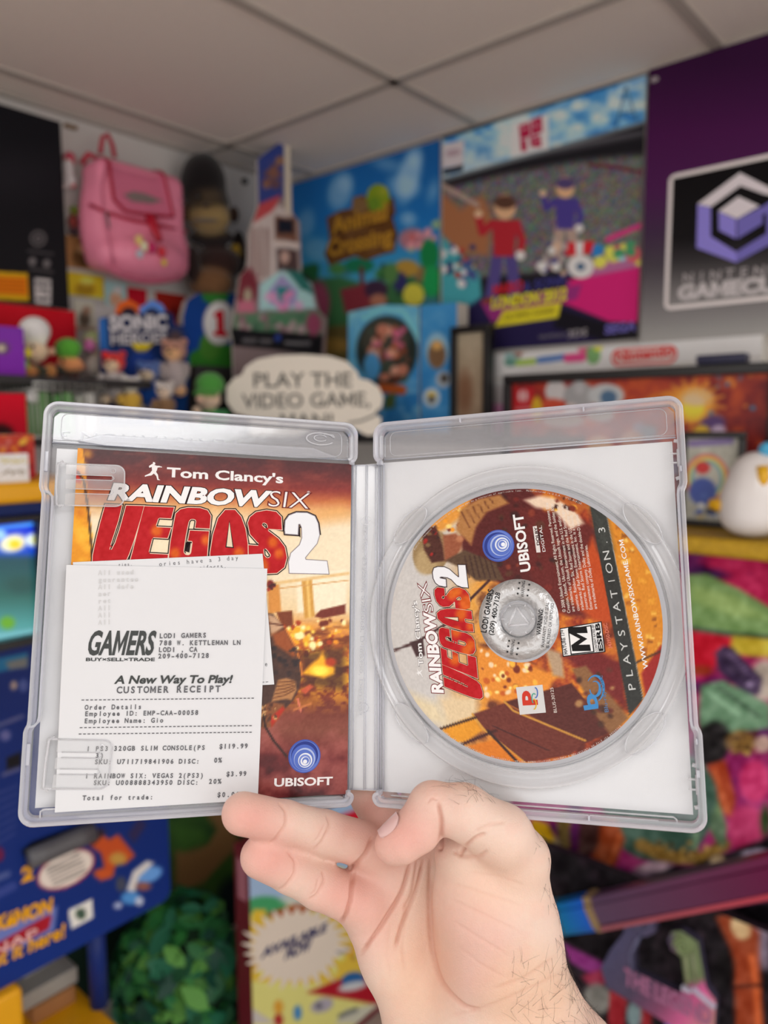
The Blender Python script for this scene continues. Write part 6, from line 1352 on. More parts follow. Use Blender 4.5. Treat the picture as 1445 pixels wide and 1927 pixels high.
Z6 = lambda x, y: (460 + x / 4.19, 1060 + y / 4.19)
def cover_art(A):
    A.grad((420, 850), (400, 1500), [(0, (58, 20, 24)), (.05, (84, 24, 28)), (.10, (128, 36, 30)), (.135, (190, 104, 52)), (.165, (226, 178, 120)), (.21, (238, 222, 190)), (.36, (236, 220, 186)),
                                     (.45, (232, 206, 160)), (.50, (222, 150, 70)), (.56, (196, 96, 26)), (.66, (150, 60, 24)), (.72, (112, 46, 32)), (.80, (126, 66, 50)), (.88, (104, 30, 32)), (1, (74, 16, 22))])
    P = A.P
    n1 = fbm(P[:, 0] / 40, P[:, 1] / 14, 4, 3); n2 = fbm(P[:, 0] / 12, P[:, 1] / 9, 4, 9)
    up = np.clip((1000 - P[:, 1]) / 90, 0, 1) * np.clip((n1 - .45) * 3, 0, 1)
    A.mix(up * .35, (196, 96, 70))
    A.line([(640, 960), (540, 990)], 26, (232, 170, 96), 30, .7)
    A.mix(np.clip((P[:, 1] - 1165) / 30, 0, 1) * np.clip((1345 - P[:, 1]) / 60, 0, 1) * np.clip((n2 - .42) * 5, 0, 1), (248, 178, 40))
    A.mix(np.clip((P[:, 1] - 1165) / 30, 0, 1) * np.clip((1330 - P[:, 1]) / 40, 0, 1) * np.clip((.46 - n1) * 6, 0, 1) * .8, (92, 28, 12))
    # pale skyline, pillar and roof
    A.poly([Z6(180, 130), Z6(275, 170), Z6(290, 380), Z6(190, 400)], (212, 140, 60), 4)
    A.poly([(558, 1085), (652, 1070), (652, 1150), (560, 1152)], (242, 230, 200), 6)
    A.poly([(567, 1090), (587, 1088), (592, 1160), (573, 1164)], (206, 150, 62), 3); A.line([(578, 1090), (583, 1160)], 5, (238, 196, 110), 4)
    A.line([(500, 1100), (655, 1079)], 6, (226, 190, 130), 3); A.line([(520, 1108), (655, 1092)], 2, (206, 150, 80), 2)
    A.poly([(592, 1160), (603, 1148), (650, 1137), (650, 1155), (606, 1164)], (112, 36, 18), 3)
    A.poly([(520, 1152), (550, 1149), (552, 1185), (534, 1190)], (118, 52, 18), 3)
    A.spots(40, (515, 1160, 650, 1230), (2, 6), [(250, 200, 80), (255, 236, 170), (170, 60, 14), (110, 34, 12), (240, 150, 30)], 5, 3)
    A.spots(26, (540, 1180, 590, 1225), (3, 7), [(255, 240, 170), (255, 205, 60), (250, 170, 30)], 8, 4)
    A.poly([(565, 1230), (650, 1215), (650, 1300), (570, 1290)], (62, 34, 22), 16, .75)
    for q in ([(568, 1268), (585, 1250), (598, 1240), (607, 1228), (612, 1240), (622, 1250), (630, 1258), (628, 1268), (610, 1276), (590, 1272)],): A.poly(q, (250, 176, 30), 7); 
    A.ell(602, 1262, 16, 9, (255, 232, 80), 6); A.ell(622, 1246, 10, 8, (176, 56, 20), 6)
    A.poly([(565, 1300), (582, 1288), (590, 1292), (575, 1306)], (196, 84, 52), 3); A.line([(560, 1315), (566, 1338)], 4, (220, 120, 90), 2); A.line([(553, 1336), (585, 1324)], 4, (200, 120, 60), 3)
    # smoke
    s = fbm(P[:, 0] / 46, P[:, 1] / 46, 4, 21); a = np.clip((P[:, 1] - 1320) / 60, 0, 1) * np.clip((s - .42) * 4, 0, 1)
    A.mix(a * .7, (168, 92, 84)); A.mix(np.clip((P[:, 1] - 1400) / 60, 0, 1) * np.clip((.48 - s) * 6, 0, 1) * .8, (46, 10, 14))
    # sleeve and gloved hand of the figure
    Q = lambda pts: [Z6(*p) for p in pts]
    A.poly(Q([(170, 390), (225, 400), (300, 490), (360, 590), (420, 700), (455, 860), (435, 980), (385, 1080), (310, 1160), (210, 1290), (100, 1290), (100, 400)]), (70, 44, 36), 3)
    A.poly(Q([(180, 400), (240, 420), (310, 500), (210, 575)]), (196, 156, 122), 5); A.line(Q([(190, 470), (300, 490)]), 3, (90, 40, 24), 2)
    A.poly(Q([(215, 560), (320, 515), (390, 640), (410, 760), (330, 700), (240, 640)]), (150, 74, 30), 8); A.line(Q([(330, 520), (395, 640), (440, 780), (452, 880)]), 3, (224, 130, 50), 3)
    A.spots(24, (*Z6(230, 660), *Z6(430, 880)), (2, 5), [(52, 34, 32), (84, 52, 38), (40, 28, 30)], 12, 3)
    A.poly(Q([(265, 920), (330, 905), (400, 930), (410, 1000), (370, 1080), (330, 1070), (270, 1080), (215, 1090)]), (178, 124, 76), 4)
    for k in range(5): A.line(Q([(235 + k * 8, 1060 - k * 30), (320, 1040 - k * 26), (390, 1000 - k * 18)]), 2.5, (108, 62, 36), 2)
    A.poly(Q([(120, 1130), (215, 1095), (310, 1110), (320, 1160), (220, 1290), (140, 1300)]), (132, 78, 44), 4); A.poly(Q([(200, 1220), (300, 1130), (320, 1150), (215, 1290)]), (178, 40, 20), 5)
    A.spots(16, (*Z6(130, 1110), *Z6(250, 1240)), (1.5, 4), [(206, 160, 104), (80, 44, 30)], 4, 2)
    A.line(Q([(150, 1200), (165, 1290), (230, 1400), (330, 1520)]), 4.5, (40, 20, 18), 2)
    A.ell(*Z6(205, 170), 7, 9, (120, 20, 20), 3); A.spots(6, (*Z6(185, 140), *Z6(240, 220)), (1.5, 4), [(60, 16, 16), (170, 40, 30)], 3, 2)
    # amber window frame down the left side
    A.poly([(130, 840), (155, 840), (163, 900), (180, 1075), (125, 1075)], (228, 148, 26), 2)
    A.spots(14, (136, 850, 172, 1070), (5, 14), [(246, 190, 60), (206, 110, 14), (240, 170, 30)], 6, 10, .6)
    A.poly([(140, 880), (150, 888), (152, 910), (138, 905)], (206, 44, 24), 4)
    A.line([(146, 888), (158, 905), (166, 960), (176, 1075)], 4, (44, 24, 22), 2)
    A.grain(9, 4, 2)
bk = MB()
sheet(bk, LF, -.0537, .0652, -.0808, .0668, 190, 236, -.0034, M_PRINT, cover_art, gain=1.06, thick=.0009, back=M_PAPER)
book = bk.build('manual_booklet', None, 'glossy red and orange game manual lying in the left half of the case', 'booklet')
mb = MB(); z = -.00335
B = lambda x, y: (120 + x / 2.58, 840 + y / 2.58)
text(mb, LF, "Tom Clancy's", B(502, 147), B(1062, 178), 17, M_INK, lin((240, 238, 238)), z=z, bold=.028)
runner(mb, LF, B(392, 152), B(470, 166), B(402, 70), z, lin((240, 236, 236)))
outlined(mb, LF, 'RAINBOW', B(222, 256), B(978, 291), 29, z, ((.075, (40, 18, 20)), (.045, (244, 243, 243))), shear=.28)
outlined(mb, LF, 'SIX', B(990, 291), B(1190, 304), 30, z, ((.030, (110, 30, 30)), (-.012, (240, 238, 238))), shear=.1)
text(mb, LF, '®', B(1180, 230), B(1196, 231), 5, M_INK, lin((240, 238, 238)), z=z)
VEGAS = {
 'V': [(204, 286), (279, 289), (262, 360), (226, 470), (216, 512), (226, 520), (252, 470), (275, 400), (305, 290), (386, 292), (372, 345), (338, 455), (315, 520), (290, 575), (262, 602), (205, 612), (160, 608), (141, 585), (143, 530), (160, 450), (180, 370)],
 'E': [(393, 293), (532, 299), (519, 347), (458, 344), (441, 394), (517, 398), (502, 443), (428, 439), (407, 523), (503, 528), (494, 596), (316, 588), (340, 500), (370, 380)],
 'G': [(546, 328), (568, 308), (604, 300), (662, 302), (696, 313), (711, 338), (706, 396), (641, 393), (646, 362), (639, 351), (617, 349), (604, 362), (588, 440), (578, 510), (585, 528), (606, 532), (620, 522), (629, 458), (606, 456), (614, 411), (702, 415), (692, 545), (672, 585), (640, 604), (562, 602), (527, 580), (513, 540), (520, 470), (533, 395)],
 'A': [(718, 608), (713, 520), (727, 430), (752, 350), (785, 311), (830, 311), (858, 343), (879, 400), (890, 470), (892, 614), (824, 612), (822, 545), (786, 543), (780, 610)],
 'S': [(896, 372), (906, 345), (935, 322), (985, 313), (1030, 320), (1053, 345), (1056, 402), (994, 398), (990, 376), (974, 366), (957, 372), (960, 386), (985, 408), (1040, 450), (1070, 490), (1080, 540), (1068, 585), (1034, 612), (975, 615), (922, 604), (901, 566), (899, 482), (966, 487), (969, 530), (985, 546), (1004, 542), (1008, 526), (990, 500), (940, 462), (907, 425)],
 '2': [(1076, 405), (1079, 362), (1096, 338), (1130, 325), (1180, 326), (1216, 342), (1231, 375), (1238, 430), (1226, 470), (1192, 510), (1168, 540), (1172, 553), (1275, 560), (1283, 616), (1098, 612), (1095, 562), (1106, 520), (1148, 480), (1160, 445), (1158, 392), (1149, 373), (1136, 375), (1133, 425), (1078, 421)]}
A_HOLE = [(804, 366), (789, 487), (821, 490)]
def big_title(mb, fr, to_px, z, s=1.0):
    """the outlined block letters; to_px maps their drawing plane to the photo"""
    def lay(Q, d, zz, col): mb.poly(fr, np.array([fr.loc(*to_px(x, y), zz) for x, y in offset_outline(Q, d)]), zz, M_INK, lin(col))
    for k, (ch, Q) in enumerate(VEGAS.items()):
        fill = (238, 240, 244) if ch == '2' else (186, 26, 34)
        q = z + k * .000012
        lay(Q, 11, q, (36, 20, 22)); lay(Q, 6.0, q + .00001 * 5, (240, 214, 190) if ch != '2' else (150, 140, 146))
        if ch == '2': lay(Q, 2.5, q + .00001 * 10, fill)
        else:
            zz = q + .00001 * 10
            def blotch(A):
                A.c[:] = fill
                for x, y, r_ in ((450, 410, 26), (690, 455, 22), (540, 520, 24), (1015, 465, 24), (960, 580, 34), (1045, 520, 22), (760, 590, 18), (850, 520, 26), (600, 570, 22)): A.ell(*to_px(x, y), r_ / 2.58, r_ / 2.3, (228, 120, 30), 9, 0, .75)
                A.grain(14, 8, 3)
            picture(mb, fr, np.array([fr.loc(*to_px(x, y), zz) for x, y in offset_outline(Q, 2.5)]), 46, zz, M_INK, blotch)
        if ch == 'A': lay(A_HOLE, 4, q + .00013, (36, 20, 22)); lay(A_HOLE, -1, q + .00016, (232, 214, 184))
big_title(mb, LF, B, z + .0001)
mb.build('cover_lettering', book); mb = MB()
swirl(mb, LF, LF.loc(573, 1423, z), .0071, z)
text(mb, LF, 'UBISOFT', (516.5, 1480), (625, 1476.5), 14.5, M_INK, lin((246, 244, 244)), z=z, bold=.03)
mb.build('publisher_logo', book)

# ------------------------------------------------------------------ two till receipts tucked under the clips
def paper_patch(fr, q, z, bulge, m, n=26, seed=1):
    """thin sheet through four corners (tl, tr, br, bl) with slight waves"""
    mb = MB(); q = [np.array(p) for p in q]; s_, t_ = np.meshgrid(np.linspace(0, 1, n), np.linspace(0, 1, n))
    s1, t1 = s_.ravel()[:, None], t_.ravel()[:, None]
    ab = (q[0] * (1 - s1) + q[1] * s1) * (1 - t1) + (q[3] * (1 - s1) + q[2] * s1) * t1
    zz = z + bulge * (fbm(s1[:, 0] * 3, t1[:, 0] * 3, 2, seed) - .5)
    i = np.arange(n * n).reshape(n, n); F = np.stack([i[:-1, :-1], i[1:, :-1], i[1:, 1:], i[:-1, 1:]], -1).reshape(-1, 4)
    mb.add(fr.pts(ab, zz), F, m, smooth=True); mb.add(fr.pts(ab, zz - .00008), F[:, ::-1], m, smooth=True)
    e = np.r_[i[0], i[1:, -1], i[-1, ::-1][1:], i[::-1, 0][1:-1]]; k = len(e)
    V = np.concatenate([fr.pts(ab[e], zz[e]), fr.pts(ab[e], zz[e] - .00008)])
    mb.add(V, [[j, k + j, k + (j + 1) % k, (j + 1) % k] for j in range(k)], m)
    return mb
zb_ = -.0027
q = [LF.loc(*p, zb_) for p in ((137, 1058), (494, 1042), (516, 1288), (160, 1308))]
r1 = paper_patch(LF, q, zb_, .0001, M_RCPT, seed=5).build('receipt', None, 'mostly hidden white till receipt sticking out behind the front receipt', 'receipt')
mb = MB(); z = zb_ + .00012
text(mb, LF, 'ories have a 3 day', (298, 1065.6), (450, 1053), 8, M_TINK, z=z, mono=True)
text(mb, LF, 'artifacts.', (361, 1074), (427, 1068.5), 8, M_TINK, z=z, mono=True)
text(mb, LF, 'e', (497, 1254), (505, 1253), 8, M_TINK, z=z, mono=True); text(mb, LF, '---', (484, 1287), (506, 1285.5), 8, M_TINK, z=z, mono=True)
text(mb, LF, 'ties.', (222, 1066), (250, 1064), 6, M_TINK, z=z, mono=True)
mb.build('printed_lettering', r1)
zr = -.0022
q = [LF.loc(*p, zr) for p in ((125, 1063), (503, 1070), (485, 1505), (103, 1529))]
r2 = paper_patch(LF, q, zr, .00045, M_RCPT, seed=9).build('receipt', None, 'long white till receipt with printed order details, on top of the manual', 'receipt')
mb = MB(); z = zr + .00028
T = lambda s, p0, p1, h=8.6, m=M_TINK, b=.03, sh=0, mono=True: text(mb, LF, s, p0, p1, h, m, z=z, bold=b, shear=sh, mono=mono)
T('GAMERS', (163, 1231.5), (286, 1231), 43, M_TINKD, .03, .16, False)
T('BUY×SELL×TRADE', (162, 1244), (290.7, 1244), 6, M_TINKD, .03, 0, False)
T('LODI GAMERS', (299, 1201), (389, 1199.5)); T('788 W. KETTLEMAN LN', (299, 1214.3), (453, 1213.2)); T('LODI , CA', (297.5, 1227), (372, 1226.3)); T('209-400-7128', (296.5, 1239), (394, 1237.7))
T('A New Way To Play!', (215.6, 1286.5), (434.6, 1284.8), 14.5, M_TINKD, .03, .22, False)
T('CUSTOMER RECEIPT', (218, 1304.5), (416, 1302), 12)
for p0, p1 in (((151.6, 1320), (479, 1316.3)), ((148.3, 1372), (475, 1368)), ((146.3, 1384), (475, 1380.4))): T('-' * 42, p0, p1, 8)
T('Order Details', (158.4, 1335.5), (267, 1334)); T('Employee ID: EMP-CAA-00058', (158.4, 1347.6), (374, 1345)); T('Employee Name: Gio', (157.5, 1361), (308, 1359.5))
T('1 PS3 320GB SLIM CONSOLE(PS', (161.3, 1413.5), (386.5, 1411)); T('$119.99', (411.8, 1409), (467, 1408)); T('3)', (178, 1426), (196, 1425.5))
T('SKU: U711719841906 DISC:', (176.8, 1438), (376, 1436.7)); T('0%', (401.6, 1435), (418, 1434.8))
T('1 RAINBOW SIX: VEGAS 2(PS3)', (158.4, 1464.8), (383.5, 1463.4)); T('$3.99', (425, 1461), (464.5, 1460))
T('SKU: U008888343950 DISC:', (174.4, 1477.4), (374, 1476.5)); T('20%', (391.5, 1475), (417, 1474.5))
T('Total for trade:', (154, 1506), (289, 1504)); T('$0.00', (407.5, 1500), (451, 1499))
for k, s in enumerate(('All used', 'guarantee', 'All defe', 'ner', 'ret', 'All', 'All', 'All')):
    T(s, (184, 1082 + 13.4 * k), (184 + 8.6 * len(s), 1080.5 + 13.4 * k), 8.6, M_GHOST)
mb.build('printed_lettering', r2)

# ------------------------------------------------------------------ the disc
D = lambda x, y: (700 + x / 2.408, 860 + y / 2.408)
def disc_art(A):
    P = A.P; Q = lambda pts: [D(*p) for p in pts]
    A.grad(D(60, 700), D(1320, 800), [(0, (196, 192, 190)), (.2, (206, 198, 186)), (.34, (214, 150, 70)), (.5, (186, 92, 28)), (.7, (150, 48, 26)), (1, (190, 104, 24))])
    n1 = fbm(P[:, 0] / 26, P[:, 1] / 26, 4, 5); n2 = fbm(P[:, 0] / 9, P[:, 1] / 9, 4, 8)
    right = np.clip((P[:, 0] - D(420, 0)[0]) / 30, 0, 1)
    A.mix(right * np.clip((n1 - .45) * 4, 0, 1) * .9, (240, 160, 40)); A.mix(right * np.clip((.47 - n1) * 5, 0, 1) * .75, (70, 22, 16))
    # pale sky on the left, dusty glow under the title
    A.poly(Q([(60, 900), (90, 520), (180, 400), (300, 520), (300, 1000), (380, 1200), (300, 1230), (150, 1080)]), (200, 197, 194), 30)
    A.poly(Q([(300, 1090), (480, 1080), (480, 1190), (330, 1215)]), (224, 200, 160), 18)
    A.poly(Q([(100, 1040), (180, 1190), (350, 1220), (300, 1120)]), (222, 206, 170), 20)
    # upper left: amber debris
    A.poly(Q([(200, 330), (370, 215), (520, 140), (420, 260), (330, 330), (250, 360)]), (222, 150, 60), 10)
    A.spots(26, (*D(230, 170), *D(520, 330)), (2, 6), [(250, 210, 120), (190, 60, 20), (240, 150, 30), (110, 30, 16)], 4, 3)
    # figure in dark red gear
    A.poly(Q([(480, 140), (700, 130), (770, 200), (800, 560), (760, 700), (560, 560), (430, 520), (400, 380), (420, 250)]), (84, 26, 26), 8)
    A.poly(Q([(640, 230), (860, 250), (1010, 320), (1060, 600), (1030, 730), (880, 720), (760, 620), (700, 500)]), (98, 30, 28), 10)
    A.spots(60, (*D(560, 160), *D(980, 700)), (3, 9), [(60, 22, 22), (122, 40, 32), (86, 50, 34), (48, 24, 24), (140, 60, 40)], 9, 4, .8)
    A.poly(Q([(380, 330), (400, 240), (480, 190), (580, 170), (620, 210), (520, 250), (470, 320), (450, 400)]), (172, 118, 66), 6)
    for k in range(6): A.line(Q([(405 + k * 26, 250 - k * 12), (440 + k * 22, 320 - k * 22)]), 2.5, (112, 62, 34), 2)
    A.poly(Q([(690, 195), (760, 175), (880, 195), (920, 240), (960, 300), (900, 330), (820, 240), (740, 230)]), (232, 206, 180), 8)
    A.poly(Q([(770, 140), (900, 150), (985, 215), (940, 260), (880, 220)]), (176, 90, 36), 6)
    A.spots(14, (*D(800, 150), *D(960, 240)), (2, 6), [(60, 24, 20), (240, 180, 60), (120, 40, 24)], 3, 3)
    A.poly(Q([(880, 640), (1000, 360), (1060, 500), (1090, 760), (1000, 740)]), (186, 72, 24), 12)
    # helmet, goggles, face
    A.ell(*D(268, 430), 34, 42, (150, 124, 84), 3, 20); A.ell(*D(250, 470), 22, 26, (178, 152, 108), 8, 20)
    A.poly(Q([(225, 330), (290, 310), (320, 400), (330, 470), (270, 480), (235, 420)]), (74, 34, 26), 4)
    A.spots(10, (*D(235, 330), *D(310, 450)), (2, 6), [(160, 30, 26), (46, 22, 22), (120, 90, 60)], 7, 2)
    A.poly(Q([(320, 355), (380, 345), (412, 375), (400, 420), (372, 470), (330, 470)]), (150, 84, 56), 5); A.ell(*D(398, 372), 7, 6, (186, 120, 84), 4)
    A.poly(Q([(330, 470), (420, 420), (560, 480), (600, 560), (470, 560), (400, 500)]), (88, 64, 46), 5)
    for k in range(6): A.line(Q([(420 + k * 22, 450), (440 + k * 24, 545)]), 3, (54, 30, 26), 2, .7)
    # gun
    A.line(Q([(90, 880), (200, 840), (330, 760), (530, 560)]), 5, (66, 34, 34), 2); A.poly(Q([(170, 840), (230, 820), (240, 900), (200, 905)]), (62, 34, 36), 3)
    # lower middle: sparks, crates and street
    A.poly(Q([(470, 850), (700, 930), (830, 990), (800, 1060), (600, 1120), (480, 1080)]), (226, 140, 44), 10)
    A.spots(60, (*D(490, 860), *D(760, 1080)), (2, 7), [(255, 226, 140), (250, 180, 60), (196, 90, 24), (120, 44, 18), (240, 210, 170)], 14, 3)
    A.poly(Q([(780, 860), (860, 890), (870, 1000), (820, 990)]), (178, 150, 120), 8)
    A.poly(Q([(860, 900), (1010, 880), (1140, 930), (1150, 1140), (1000, 1010)]), (110, 26, 26), 12)
    A.poly(Q([(600, 1110), (905, 1025), (1085, 1245), (960, 1300)]), (84, 32, 26), 3)
    A.poly(Q([(455, 1165), (600, 1115), (960, 1295), (900, 1350), (690, 1385), (560, 1290)]), (104, 42, 30), 3)
    A.line(Q([(600, 1108), (640, 1150), (965, 1285)]), 4, (196, 140, 56), 2); A.line(Q([(455, 1165), (500, 1230), (690, 1384)]), 4, (206, 150, 60), 2); A.line(Q([(550, 1220), (800, 1330)]), 2, (60, 20, 20), 2)
    A.poly(Q([(310, 1230), (455, 1175), (500, 1240), (420, 1290), (370, 1290)]), (226, 150, 30), 4); A.poly(Q([(430, 1310), (560, 1280), (690, 1385), (560, 1375)]), (216, 120, 22), 4)
    A.line(Q([(300, 1235), (470, 1180)]), 5, (60, 34, 26), 2); A.line(Q([(400, 1305), (560, 1240)]), 6, (66, 24, 20), 2); A.line(Q([(525, 1240), (660, 1384)]), 5, (52, 24, 22), 2)
    A.poly(Q([(905, 960), (970, 945), (1060, 1060), (1165, 1180), (1080, 1260), (1020, 1180)]), (134, 92, 56), 6); A.spots(16, (*D(920, 960), *D(1120, 1220)), (3, 8), [(70, 40, 28), (170, 126, 80), (96, 40, 30)], 6, 5)
    # dark band and the amber city beyond it
    A.poly(Q([(1062, 262), (1200, 320), (1340, 600), (1340, 900), (1225, 1110)]), (212, 134, 36), 3)
    R = random.Random(3)
    for k in range(70):
        x, y = R.uniform(1090, 1310), R.uniform(300, 900); a = A.pmask(Q([(1066, 270), (1200, 320), (1340, 600), (1340, 900), (1228, 1090)]), 3)
        s = Art(A.P); w = R.uniform(10, 30); sd = sdpoly(A.P, Q([(x, y), (x + w, y + R.uniform(-8, 8)), (x + w, y + w * .7), (x, y + w * .7)]))
        A.mix(a * A.cov(sd, 3) * .7, R.choice([(240, 190, 80), (160, 84, 20), (228, 160, 50), (120, 60, 24), (246, 214, 120)]))
    A.poly(Q([(1220, 980), (1310, 850), (1330, 900), (1240, 1090)]), (150, 30, 26), 6); A.line(Q([(1200, 930), (1330, 870)]), 4, (70, 40, 26), 3)
    A.poly(Q([(985, 213), (1062, 262), (1230, 1095), (1165, 1172)]), (44, 46, 44), 1.5); A.poly(Q([(990, 225), (1056, 268), (1090, 420), (1030, 420)]), (62, 66, 62), 20, .8)
    A.line(Q([(1062, 262), (1228, 1095)]), 1.2, (150, 150, 140), 1)
    A.grain(12, 3, 4)
def disc_build():
    z = -.0032; mb = MB(); nr, na = 120, 420
    R = np.linspace(.0168, .0575, nr); a = np.arange(na) * 2 * math.pi / na
    rr, aa = np.meshgrid(R, a, indexing='ij'); ab = np.c_[DC[0] + (rr * np.cos(aa)).ravel(), DC[1] + (rr * np.sin(aa)).ravel()]
    W = RF.pts(ab, z); A = Art(project(W)); disc_art(A)
    i = np.arange(nr * na).reshape(nr, na); j = np.roll(i, -1, 1); F = np.stack([i[:-1], i[1:], j[1:], j[:-1]], -1).reshape(-1, 4)
    mb.add(W, F, M_PRINT, A.out(1.05))
    edge = mat('clear_disc_edge', (176, 178, 184), rough=.2, spec=.5, noise=.02)
    mb.lathe(RF, DC, [(.0575, z), (.0590, z), (DR, z - .0002), (DR + .0001, z - .0006), (DR, z - .0011), (.0078, z - .0011), (.0075, z - .0008), (.0075, z - .0002), (.0078, z), (.0168, z)], edge, n=160)
    d = mb.build('game_disc', None, 'printed game disc with orange and dark red artwork, in the right half of the case', 'disc')
    mb = MB(); z += .00006; W_ = lin((240, 240, 240))
    t = lambda s, p0, p1, h, col=W_, b=0.0, sh=0, mono=False, dz=0.0: text(mb, RF, s, D(*p0), D(*p1), h / 2.408, M_INK, col, z=z + dz, bold=b, shear=sh, mono=mono)
    outlined(mb, RF, "Tom Clancy's", D(233, 945), D(203, 652), 9, z, ((.06, (90, 84, 84)), (.02, (244, 244, 244))))
    runner(mb, RF, D(232, 998), D(226, 962), D(206, 996), z, W_)
    outlined(mb, RF, 'RAINBOW', D(322, 1066), D(282, 708), 20, z, ((.09, (120, 30, 34)), (.045, (246, 246, 246))), shear=.12)
    outlined(mb, RF, 'SIX', D(279, 700), D(246, 566), 17, z, ((.035, (120, 30, 34)), (-.01, (244, 244, 244))), shear=.1)
    def disc_title(x, y):
        u = (x - 150) / 1130; v = (600 - y) / 315
        return D(497 - 84 * u - 165 * v, 1092 - 600 * u - 25 * v)
    big_title(mb, RF, disc_title, z)
    swirl(mb, RF, RF.loc(*D(572, 402), z), .0070, z, math.radians(96))
    t('UBISOFT', (718, 514), (682, 257), 44, b=.03)
    q = [D(764, 432), D(746, 312), D(728, 315), D(745, 433)]; px_poly(mb, RF, q, z, M_INK, lin((226, 220, 216)))
    t('DOLBY', (760, 398), (748, 318), 13, lin((60, 26, 26)), .03, dz=.00005); t('DIGITAL', (786, 428), (768, 310), 13)
    L = ('© 2008 Ubisoft Entertainment. All Rights Reserved. Persistent Elite', 'Creation, Ubisoft, Ubi.com, the Ubisoft logo, and the Soldier Icon', 'are trademarks of Ubisoft Entertainment in the U.S. and/or other', 'countries. Rainbow Six, Red Storm and the Red Storm logo are',
         'trademarks of Red Storm Entertainment in the U.S. and/or other', 'countries. Red Storm Entertainment, Inc. is a Ubisoft', 'Entertainment company. Dolby and the double-D symbol', 'are trademarks of Dolby Laboratories.')
    for s, p0, p1 in zip(L, ((878, 702), (899, 706), (919, 700), (941, 696), (961, 694), (980, 690), (1000, 690), (1020, 688)), ((797, 206), (820, 212), (846, 222), (864, 212), (886, 220), (908, 262), (933, 262), (974, 398))): t(s, p0, p1, 14, lin((236, 226, 216)))
    text(mb, RF, 'PLAYSTATION.3', D(1198, 1070), D(1050, 300), 31 / 2.408, M_INK, lin((206, 208, 206)), z=z, bold=.0, mono=True, wide=1.5)
    t('WWW.RAINBOWSIXGAME.COM', (1252, 958), (1138, 374), 21, b=.01)
    px_poly(mb, RF, [D(850, 776), D(1040, 744), D(1058, 884), D(864, 906)], z, M_INK, lin((30, 26, 28)))
    px_poly(mb, RF, [D(854, 780), D(1036, 749), D(1052, 880), D(868, 901)], z + .00004, M_INK, lin((236, 236, 236)))
    px_poly(mb, RF, [D(887, 780), D(994, 761), D(1008, 884), D(900, 897)], z + .00008, M_INK, lin((24, 22, 24)))
    px_poly(mb, RF, [D(893, 784), D(989, 767), D(1002, 880), D(904, 891)], z + .00012, M_INK, lin((240, 240, 240)))
    t('M', (986, 872), (968, 776), 74, lin((18, 16, 18)), .045, .12, dz=.00016)
    t('MATURE 17+', (886, 893), (868, 782), 16, lin((20, 18, 20)), .02, dz=.0001); t('CONTENT RATED BY', (1023, 880), (1005, 758), 10, lin((20, 18, 20)), .02, dz=.0001); t('ESRB', (1048, 876), (1030, 754), 20, lin((20, 18, 20)), .04, dz=.0001)
    t('343950-DISC', (1088, 866), (1064, 752), 16, lin((226, 130, 110)), .01)
    px_poly(mb, RF, [D(652, 1044), D(772, 1032), D(788, 1158), D(670, 1168)], z, M_INK, lin((214, 214, 214)))
    t('P', (748, 1118), (742, 1062), 62, lin((206, 60, 44)), .04, dz=.00005)
    for k, col in enumerate(((70, 110, 190), (80, 170, 150), (232, 190, 50))):
        c = RF.loc(*D(734 + 6 * (k == 0), 1080 + 26 * k - 12), z); mb.tube(RF.pts(circ(c[0], c[1], .0009, .0020, 20, 0, -100 + 150 * (k % 2), 100 + 150 * (k % 2)), z + .00006), .00022, M_INK, lin(col))
    t('BLUS-30125', (838, 1158), (820, 1044), 14, lin((226, 214, 206)))
    bl = lin((70, 140, 200)); c = RF.loc(*D(1010, 1050), z)
    for rx, ry, a0, a1 in ((.0034, .0052, -60, 150), (.0020, .0030, -170, 120)): mb.poly(RF, strip(circ(*c, rx, ry, 24, -.1, a0, a1), np.r_[np.linspace(.0003, .0012, 12), np.linspace(.0012, .0002, 12)]), z, M_INK, bl)
    t('b', (1025, 1135), (1012, 1075), 62, bl, .03, dz=.00004); t('Blu-ray Disc', (1072, 1155), (1043, 990), 17, lin((92, 122, 160)), .01)
    tiny = lin((214, 206, 200))
    arc_text(mb, RF, DC, .0563, 'Unauthorized copying, reproduction, rental, public performance or broadcast of this game may be a violation of applicable laws.  Manufactured in U.S.A.  IPSS-018330.', 176, 60, .00078, M_INK, tiny, z)
    arc_text(mb, RF, DC, .0568, 'Licensed for play on PLAYSTATION 3 computer entertainment system. "PlayStation", "PLAYSTATION" and "PS" Family logo are registered trademarks of Sony Computer Entertainment Inc.', 314, 184, .00078, M_INK, tiny, z)
    mb.build('disc_lettering', d)
    # silver seal round the hole
    foil = mat('silver_foil', (206, 207, 208), rough=.34, metal=.6, noise=.10, nscale=260, bump=.25, bscale=420)
    mb = MB(); c = RF.loc(975, 1165, z); zs = z + .00006
    mb.lathe(RF, c, [(.0170, zs - .00015), (.0170, zs), (.0078, zs), (.0078, zs - .00015)], foil, n=72)
    K = lin((28, 28, 30)); zz = zs + .00006
    s = lambda tx, p0, p1, h, b=.02: text(mb, RF, tx, D(*p0), D(*p1), h / 2.408, M_INK, K, z=zz, bold=b)
    s('LODI GAMERS', (517, 797), (551, 602), 25); s('(209) 400-7128', (548, 808), (581, 616), 21)
    s('WARNING', (688, 636), (694, 562), 15, 0); s('WARNING:', (764, 806), (776, 688), 20); s('WARRANTY VOID IF SEAL', (780, 864), (802, 660), 14, 0); s('IS ALTERED OR REMOVED', (802, 866), (825, 662), 14, 0); s('WARNING', (638, 902), (648, 828), 15, 0)
